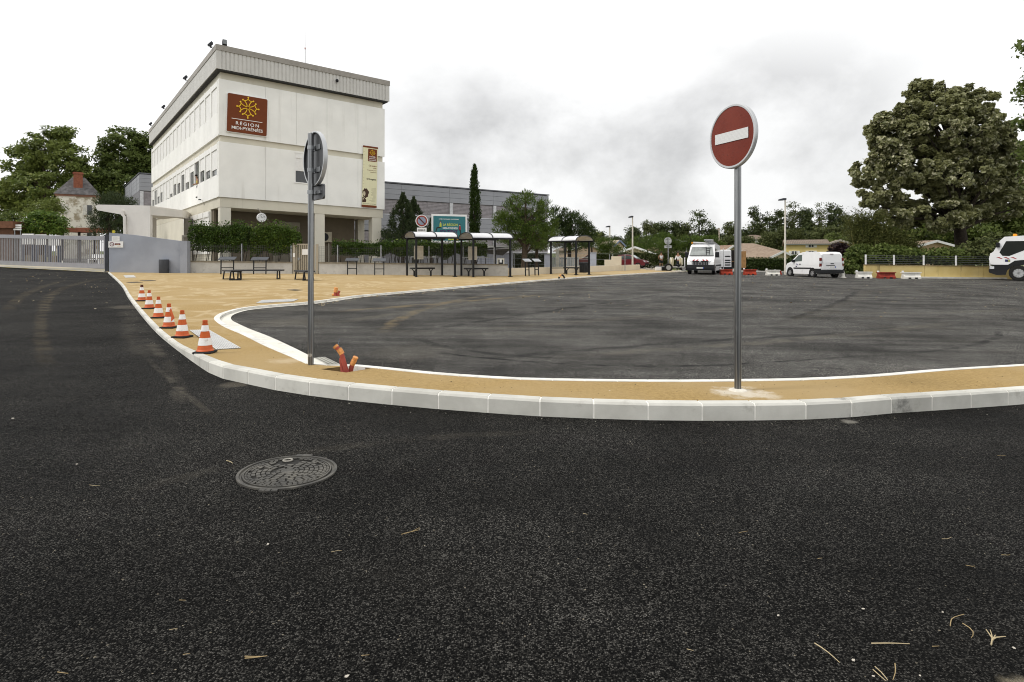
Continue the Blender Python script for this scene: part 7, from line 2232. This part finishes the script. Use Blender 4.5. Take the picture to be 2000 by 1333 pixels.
# ---- second van, open at the side, behind the first
v2p = gp(1424, 53)
v2 = thing('open_van', 'white van with its rear open showing a dark inside and a brown door', 'van', v2p, R(12))
b = MB(); b.box(-1.35, .25, 0, 3.6, .38, 1.98); b.build('body', carwhite, v2, bevel=.1)
b = MB(); b.box(.25, 1.0, .3, 3.6, .4, 1.95); b.build('load_bay', plain('van_inside_dark', (.02, .018, .016), .9), v2)
b = MB(); b.box(.26, 1.0, .1, .3, .95, 1.0); b.build('shelf', plain('shelf_brown', (.3, .16, .07), .7), v2)
b = MB(); b.box(.98, 1.62, -.02, .04, .42, 1.86); b.build('door', plain('ply_brown', (.36, .20, .08), .7, var=.2), v2)
b = MB(); b.box(-.55, .2, -.04, .0, .42, 1.3); do = b.build('door', carwhite, v2, bevel=.03)
b = MB()
for k in range(3): b.box(-.42, .1, -.06, -.04, .62 + k * .2, .72 + k * .2)
b.box(-.4, .1, -.055, -.04, 1.36, 1.46)
b.build('tool_rack', black, do)
for x in (-1.1, .1):
    wheel(v2, x, .6, .33, .24, sgn=-1) if False else None
    b = MB(); b.lathe([(.34, 0), (.34, .22), (.2, .22), (0, .22)], (x, .2, .34), axis='Y', seg=24); b.build('wheel', tyre_m, v2, smooth=True)
b = MB(); b.box(-1.3, .4, -.06, .06, .34, .5); b.build('bumper', plastic, v2)
# ---- small white van, rear three-quarter view
kp = G(1625, 543.5)
kg = thing('small_van', 'small white delivery van seen from behind, parked before the hedge', 'van', kp, R(100))
KW_ = .9
def kyf(x, z): return KW_ * (1 - .13 * max(0, z - .95) ** 1.2) * (1 - (.14 * max(0, x - 3.2) ** 1.5 if x > 3.2 else 0))
kprof = [(.02, .42), (-.02, .8), (.06, 1.62), (.22, 1.8), (.6, 1.84), (2.0, 1.84), (2.5, 1.74), (3.35, 1.12), (3.9, .98), (4.12, .78), (4.18, .5), (4.14, .3), (3.2, .24), (.7, .24)]
b = MB(); b.hull(kprof, kyf); b.build('body', carwhite, kg, bevel=.06, seg=3)
for sgn in (-1, 1):
    b = MB(); side_poly(b, [(2.05, 1.18), (3.15, 1.12), (2.52, 1.60), (2.1, 1.64)], kyf, sgn, .012); b.build('side_window', plain('side_glass_green', (.09, .115, .105), .08), kg)
    b = MB(); side_poly(b, [(1.0, .62), (3.0, .60), (3.0, .70), (1.0, .72)], kyf, sgn, .016); b.build('side_moulding', plastic, kg)
    b = MB(); side_poly(b, [(2.0, .4), (2.02, .4), (2.02, 1.75), (2.0, 1.75)], kyf, sgn, .009); b.build('door_seam', charcoal, kg)
    b = MB(); side_poly(b, [(2.15, .92), (2.35, .92), (2.35, .98), (2.15, .98)], kyf, sgn, .02); b.build('door_handle', charcoal, kg)
    b = MB(); side_poly(b, [(2.6, .75), (2.75, .75), (2.75, .82), (2.6, .82)], kyf, sgn, .013); b.build('door_logo', plain('logo_navy', (.03, .03, .1), .5), kg)
    b = MB(); side_poly(b, [(2.5, .9), (2.6, .86), (2.68, .98), (2.58, 1.0)], kyf, sgn, .013); b.build('door_logo', plain('logo_mark', (.12, .10, .25), .5), kg)
    b = MB(); b.box(2.85, 3.05, *( (.86, 1.06) if sgn > 0 else (-1.06, -.86)), 1.08, 1.28); b.build('wing_mirror', black, kg, bevel=.03)
    b = MB(); b.box(-.02, .14, *((KW_ - .11, KW_ + .01) if sgn > 0 else (-KW_ - .01, -KW_ + .11)), .78, 1.42); tl = b.build('tail_light', redl, kg, bevel=.03)
    b = MB(); b.box(-.026, .13, *((KW_ - .10, KW_ + .014) if sgn > 0 else (-KW_ - .014, -KW_ + .10)), 1.02, 1.2); b.build('clear_band', lampg, tl)
    for x in (.85, 3.42):
        wheel(kg, x, sgn * .83, .31, .2, 6)
        b = MB(); b.lathe([(.39, sgn * (KW_ + .004)), (0, sgn * (KW_ + .004))], (x, 0, .33), axis='Y', seg=24, capb=False); b.build('wheel_arch', black, kg)
b = MB(); b.box(-.07, .25, -.9, .9, .34, .58); b.box(-.03, .6, .86, .925, .34, .66); b.box(-.03, .6, -.925, -.86, .34, .66); b.build('rear_bumper', plastic, kg, bevel=.03)
b = MB(); b.box(-.035, .01, -.76, .76, .6, 1.1); b.add([(-.035, -.76, 1.1), (-.035, .76, 1.1), (.05, .70, 1.68), (.05, -.70, 1.68)], [(0, 1, 2, 3)]); b.build('rear_door', plain('rear_door_white', (.70, .70, .70), .35, var=.03), kg)
b = MB(); b.box(-.05, -.03, -.12, .14, .98, 1.04); b.build('door_handle', black, kg)
b = MB(); b.box(.02, .05, -.13, .13, 1.66, 1.70); b.build('brake_light', plain('brake_dark', (.12, .03, .03), .4), kg)
b = MB(); b.box(-.05, -.03, -.2, .48, .86, .9); b.build('plate_lamp', black, kg)
plate(kg, -.04, .72, .5, .11, face=-1)
# ---- red car behind the render wall, and a second one
def car(label, px, D, rz, col, py_roof):
    base = gp(px, D)
    t = thing('parked_car', label, 'car', base, rz, 'cars parked behind the render wall')
    def yf(x, z): return .84 * (1 - .28 * max(0, z - .85) ** 1.1) * (1 - .12 * max(0, abs(x) - 1.5) ** 1.4)
    pr = [(-1.9, .3), (-1.95, .75), (-1.8, .95), (-1.45, 1.0), (-.9, 1.38), (-.2, 1.46), (.4, 1.38), (1.05, .98), (1.75, .84), (1.98, .62), (1.98, .3)]
    b = MB(); b.hull(pr, yf); b.build('body', col, t, bevel=.05)
    for sgn in (-1, 1):
        b = MB(); side_poly(b, [(-1.3, .98), (-.28, .96), (-.3, 1.34), (-.85, 1.30)], yf, sgn, .012); b.build('side_window', vglass, t)
        b = MB(); side_poly(b, [(-.2, .96), (.85, .96), (.35, 1.30), (-.2, 1.36)], yf, sgn, .012); b.build('side_window', vglass, t)
        b = MB(); b.box(1.7, 1.95, *((.5, .8) if sgn > 0 else (-.8, -.5)), .6, .76); b.build('headlight', lampg, t)
        b = MB(); b.box(.72, .9, *((.8, .98) if sgn > 0 else (-.98, -.8)), .92, 1.05); b.build('wing_mirror', col, t)
        for x in (-1.25, 1.25): wheel(t, x, sgn * .77, .3, .18)
    b = MB(); b.add([(.44, -.66, 1.37), (.44, .66, 1.37), (1.04, .74, 1.0), (1.04, -.74, 1.0)], [(0, 1, 2, 3)]); b.v = [v + Vector((.025, 0, .025)) for v in b.v]; b.build('windscreen', plain('car_screen', (.35, .38, .38), .06), t, fix=False)
    b = MB(); b.box(1.9, 2.02, -.7, .7, .3, .5); b.build('front_bumper', plastic, t)
    return t
car('dark red car with a bright windscreen parked behind the end of the render wall', 1228, 66, R(-28), plain('car_dark_red', (.13, .02, .025), .3, coat=.5), 510)
car('dark car mostly hidden by the render wall, left of the red one', 1168, 66, R(-28), plain('car_dark', (.08, .03, .03), .3, coat=.5), 513)
# ---- truck entering on the right
tk = G(1989, 548.2)
# front axle point
tr = thing('tipper_truck', 'white works truck with amber beacons entering the frame on the right', 'truck', Vector((tk.x, tk.y, tk.z)), R(141))
# local +x is forward (world -x), wheels near side at local +y
def tyf(x, z): return 1.18
cabp = [(-1.05, 1.02), (-1.05, 3.0), (-.85, 3.12), (.75, 3.02), (1.0, 2.75), (1.36, 1.98), (1.52, 1.88), (1.60, 1.5), (1.50, 1.12), (1.34, 1.10), (.55, 1.10), (.2, 1.38), (-.5, 1.46), (-1.05, 1.36)]
b = MB(); b.hull(cabp, tyf); b.build('cab', carwhite, tr, bevel=.05, seg=3)
b = MB(); b.hull([(-1.05, .85), (-1.05, 1.36), (-.5, 1.45), (.2, 1.37), (.55, 1.09), (1.34, 1.09), (1.5, .9), (1.62, .74), (1.6, .55), (1.2, .38), (.68, .4), (.6, .7), (.3, 1.02), (-.3, 1.1), (-.8, .9)], lambda x, z: 1.20); b.build('lower_cab', plain('truck_charcoal', (.014, .0145, .016), .6, var=.15), tr, bevel=.03)
for sgn in (-1, 1):
    b = MB(); side_poly(b, [(-.42, 2.72), (.66, 2.72), (1.02, 1.95), (.86, 1.72), (.5, 1.70), (-.36, 2.12)], tyf, sgn, .012); b.build('side_window', plain('truck_glass', (.012, .014, .011), .1, spec=.15), tr)
    b = MB()
    for k in range(3): side_poly(b, [(1.02 - k * .38, 1.62), (1.2 - k * .38, 1.62), (1.02 - k * .38 + .02 - .12, 1.5), (.84 - k * .38, 1.5)], tyf, sgn, .01)
    b.build('red_stripes', stripe_r, tr)
    b = MB(); side_poly(b, [(.44, 1.3), (.72, 1.3), (.72, 1.46), (.44, 1.46)], tyf, sgn, .01); b.build('door_logo', plain('logo_navy', (.03, .03, .1), .5), tr)
    b = MB(); side_poly(b, [(.44, 1.32), (.56, 1.32), (.54, 1.44), (.48, 1.42)], tyf, sgn, .014); b.build('door_logo', plain('logo_lime', (.4, .42, .08), .5), tr)
    b = MB(); side_poly(b, [(-.62, 1.47), (-.3, 1.47), (-.36, 1.65), (-.62, 1.66)], tyf, sgn, .012); b.build('door_recess', black, tr)
    b = MB(); side_poly(b, [(-.58, 1.5), (-.56, 1.5), (-.56, 2.9), (-.58, 2.9)], tyf, sgn, .008); b.build('door_seam', charcoal, tr)
    b = MB(); b.box(1.0, 1.2, *((1.18, 1.36) if sgn > 0 else (-1.36, -1.18)), 2.3, 2.62); b.build('wing_mirror', black, tr, bevel=.03)
    b = MB(); b.box(1.3, 1.56, *((.85, 1.21) if sgn > 0 else (-1.21, -.85)), .8, .98); b.build('headlight', lampg, tr, bevel=.02)
    wheel(tr, 0, sgn * 1.07, .53, .3, 10)
    wheel(tr, -3.7, sgn * 1.02, .53, .3, 10)
b = MB(); b.add([(1.02, -1.0, 2.72), (1.02, 1.0, 2.72), (1.38, 1.05, 1.98), (1.38, -1.05, 1.98)], [(0, 1, 2, 3)]); b.v = [v + Vector((.04, 0, .02)) for v in b.v]; b.build('windscreen', vglass, tr, fix=False)
b = MB(); b.add([(.72, -1.1, 3.02), (.72, 1.1, 3.02), (1.34, 1.05, 2.82), (1.34, -1.05, 2.82), (1.34, -1.05, 2.78), (1.34, 1.05, 2.78)], [(0, 1, 2, 3), (3, 2, 5, 4)]); b.build('sun_visor', charcoal, tr)
for x in (.18, -.5):
    b = MB(); b.lathe([(.12, 3.06), (.12, 3.16), (.1, 3.22), (0, 3.24)], (x, .7, 0)); b.build('beacon', amber, tr, smooth=True)
b = MB(); b.box(-6.2, -1.1, -1.22, 1.22, 1.2, 2.75); b.build('tipper_body', plain('tipper_dark', (.03, .02, .018), .6), tr, bevel=.04)
b = MB(); b.box(-6.1, -.9, -.5, .5, .75, 1.2); b.build('chassis', plastic, tr)

# ================================================================== PEOPLE, REEL TRAILER
skin = plain('tanned_skin', (.30, .16, .10), .6, var=.08); skin2 = plain('skin', (.36, .2, .13), .6, var=.08)
hairm = plain('dark_hair', (.02, .015, .012), .8)
def skinned(name, m, par, joints, edges, root=0, sub=1):
    me = bpy.data.meshes.new(name)
    me.from_pydata([j[0] for j in joints], edges, [])
    o = bpy.data.objects.new(name, me); COL.objects.link(o)
    md = o.modifiers.new('skin', 'SKIN'); md.use_smooth_shade = True
    for i, j in enumerate(joints):
        sv_ = me.skin_vertices[0].data[i]
        r = j[1]; sv_.radius = (r, r) if not isinstance(r, tuple) else r
        sv_.use_root = (i == root)
    sb = o.modifiers.new('sub', 'SUBSURF'); sb.levels = sub; sb.render_levels = sub
    dg = bpy.context.evaluated_depsgraph_get()
    m2 = bpy.data.meshes.new_from_object(o.evaluated_get(dg)); m2.name = name
    bpy.data.objects.remove(o)
    m2.materials.clear(); m2.materials.append(m)
    m2.polygons.foreach_set('use_smooth', [True] * len(m2.polygons))
    o = bpy.data.objects.new(name, m2); COL.objects.link(o); o.parent = par
    return o
def person(label, loc, rz, H, top_m, leg_m, lean=0, cap=None, shorts=True, arms='back', skin_m=skin, sleeve=False):
    t = thing('person', label, 'person', loc, rz)
    s_ = H / 1.75
    def J(x, y, z, r): return ((x * s_, (y - lean * max(0, z - .92)) * s_, z * s_), r * s_)
    if arms == 'back':
        armL = [J(.20, .03, 1.38, .052), J(.27, .1, 1.12, .042), J(.12, .2, .98, .034), J(.03, .22, .97, .04)]
    else:
        armL = [J(.20, 0, 1.38, .055), J(.26, -.04, 1.12, .046), J(.22, -.28, 1.02, .036), J(.18, -.38, 1.0, .04)]
    armR = [((-p[0][0], p[0][1], p[0][2]), p[1]) for p in armL]
    js = [J(0, 0, .95, .12), J(0, .01, 1.15, .115), J(0, 0, 1.36, .125), J(0, 0, 1.47, .058), J(0, -.01, 1.57, .078), J(0, -.015, 1.68, .083)]
    js += [J(.1, 0, .88, .09), J(.11, -.01, .5, .062), J(.11, .02, .09, .042), J(.12, -.13, .04, .04)]
    js += [J(-.1, 0, .88, .09), J(-.13, -.01, .5, .062), J(-.14, .02, .09, .042), J(-.16, -.13, .04, .04)]
    n0 = len(js)
    js += armL + armR
    ed = [(0, 1), (1, 2), (2, 3), (3, 4), (4, 5), (0, 6), (6, 7), (7, 8), (8, 9), (0, 10), (10, 11), (11, 12), (12, 13),
          (2, n0), (n0, n0 + 1), (n0 + 1, n0 + 2), (n0 + 2, n0 + 3), (2, n0 + 4), (n0 + 4, n0 + 5), (n0 + 5, n0 + 6), (n0 + 6, n0 + 7)]
    skinned('body', skin_m, t, js, ed)
    ts = [J(0, 0, .93, .145), J(0, .01, 1.15, .14), J(0, 0, 1.36, .15), J(.17, .01, 1.39, .07), J(-.17, .01, 1.39, .07)]
    te = [(0, 1), (1, 2), (2, 3), (2, 4)]
    if sleeve:
        ts += [((armL[1][0]), .062 * s_), ((armR[1][0]), .062 * s_), ((armL[2][0]), .05 * s_), ((armR[2][0]), .05 * s_)]; te += [(3, 5), (4, 6), (5, 7), (6, 8)]
    skinned('shirt' if sleeve else 'vest', top_m, t, ts, te)
    ll = .55 if shorts else .12
    lg_ = [J(0, 0, .96, .145), J(.1, 0, .86, .11), J(.115, -.01, ll if shorts else .5, .09 if shorts else .075), J(-.1, 0, .86, .11), J(-.135, -.01, ll if shorts else .5, .09 if shorts else .075)]
    le = [(0, 1), (1, 2), (0, 3), (3, 4)]
    if not shorts:
        lg_ += [J(.11, .02, .1, .06), J(-.14, .02, .1, .06)]; le += [(2, 5), (4, 6)]
    skinned('shorts' if shorts else 'trousers', leg_m, t, lg_, le)
    b = MB(); hy = -.015 - lean * .78
    b.lathe([(.088, 1.66), (.094, 1.71), (.08, 1.765), (.04, 1.79), (0, 1.795)], (0, hy + .01, 0), seg=16)
    b.v = [v * s_ for v in b.v]; b.build('hair' if not cap else 'cap', cap or hairm, t, smooth=True)
    if cap:
        b = MB(); b.box(-.07, .07, hy - .19, hy - .06, 1.69, 1.71); b.v = [v * s_ for v in b.v]; b.build('cap_peak', cap, t)
    b = MB()
    for x in (-.032, .032): b.lathe([(.012, 0), (0, -.006)], (x, hy - .088, 1.655), axis='Y', seg=8)
    b.v = [v * s_ for v in b.v]; b.build('eyes', ink, t)
    b = MB(); b.add([(-.015, hy - .085, 1.6), (.015, hy - .085, 1.6), (0, hy - .085, 1.655), (0, hy - .112, 1.605)], [(0, 1, 3), (1, 2, 3), (2, 0, 3)]); b.v = [v * s_ for v in b.v]; b.build('nose', skin_m, t)
    for sx in (-1, 1):                    # shoes
        b = MB(); b.box(sx * .125 - .05, sx * .125 + .05, -.2, .08, 0, .09); b.v = [v * s_ for v in b.v]; b.build('shoe', plain('shoe_dark', (.05, .045, .04), .7), t, bevel=.03)
    return t
pw = W(1291.5, 526)
person('man in a white sleeveless vest and dark shorts standing with hands behind his back', pw, R(10), 34 * pw.y / F, plain('vest_white', (.66, .65, .66), .8, var=.12, scale=8), plain('shorts_dark', (.03, .03, .035), .8), 0, None, True, 'back')
p2 = gp(1325.5, 56)
person('worker in a white shirt and dark cap bending over the cable reels', p2, R(-35), 1.78, plain('shirt_white', (.76, .76, .76), .8), plain('trousers_dark', (.03, .035, .045), .85), .25, plain('cap_dark', (.06, .05, .045), .8), False, 'front', skin2, True)
# person leaning at the open upper window
pq = Bw(.12, V0 + 3 * BAY + .9, 6.38 - .95)
person('person in a yellow top looking out of the open side window', pq, BA - R(90), 1.7, plain('top_yellow', (.5, .42, .05), .8), plain('trousers_dark', (.03, .035, .045), .85), .22, None, False, 'front', skin2)
# cable reel trailer
tt = gp(1319, 54.5)
tl_ = thing('reel_trailer', 'small trailer carrying pale cable reels beside the tall van', 'trailer', tt, R(-8))
m = 54.5 / F
b = MB(); b.bar((-.65, 0, .42), (.75, 0, .42), .1); b.bar((-.65, 1.2, .42), (.75, 1.2, .42), .1); b.bar((-.65, 0, .42), (-.65, 1.2, .42), .1); b.bar((.75, 0, .42), (.75, 1.2, .42), .1); b.build('chassis', plain('trailer_frame', (.5, .5, .48), .5), tl_)
wheel(tl_, -.6, -.1, .36, .2, 5, sgn=-1); wheel(tl_, .75, .2, .3, .2, 5, sgn=-1)
for x, r, mm in ((-.2, .42, 'reel_cream'), (.62, .36, 'reel_cream')):
    b = MB(); b.lathe([(r, 0), (r, .05), (.16, .05)], (0, 0, 0), axis='Y', seg=28); b.lathe([(.24, .05), (.24, .14)], (0, 0, 0), axis='Y', seg=20); b.lathe([(r, .14), (r, .18), (.1, .18)], (0, 0, 0), axis='Y', seg=28)
    Mx = Matrix.Translation((x, .2, .85)) @ Matrix.Rotation(R(70), 4, 'Z')
    b.v = [Mx @ v for v in b.v]; b.build('reel', plain('reel_cream', (.62, .57, .40), .7), tl_)
b = MB(); b.bar((-.42, 0, .42), (-.42, 0, 1.25), .1); b.bar((.82, .1, .42), (.82, .1, 1.25), .08); b.build('upright', white_p, tl_)
b = MB(); b.box(.0, .45, .0, .3, .4, .62); b.cyl((.28, -.05, .52), .14, .3, 'Y'); b.build('winch', black, tl_)
b = MB(); b.tube([(-.4, -.1, .05), (-.1, -.3, .04), (.3, -.15, .06), (.6, -.3, .04), (.9, -.1, .05)], .05, 8); b.build('cable', plain('cable_pale', (.6, .58, .52), .7), tl_, smooth=True)
bx = thing('tool_box', 'pale box and black bag lying at the standing man\'s feet', 'box', W(1290, 529))
b = MB(); b.box(-.45, .05, -.2, .2, 0, .3); b.build('crate', white_p, bx, bevel=.03)
b = MB(); b.box(.08, .55, -.2, .2, 0, .34); b.build('bag', black, bx, bevel=.08)
b = MB(); b.box(-.42, .5, -.12, .12, .34, .42); b.build('lid', plain('lid_grey', (.3, .3, .3), .6), bx)
rb = thing('rubble', 'small pile of pale rubble near the far hedge', 'rubble', W(1273, 528))
b = MB(); rr = random.Random(1)
for k in range(9): x, y = rr.uniform(-.45, .45), rr.uniform(-.2, .2); b.box(x - .1, x + .1, y - .08, y + .08, 0, rr.uniform(.06, .22))
b.build('stones', chip, rb)
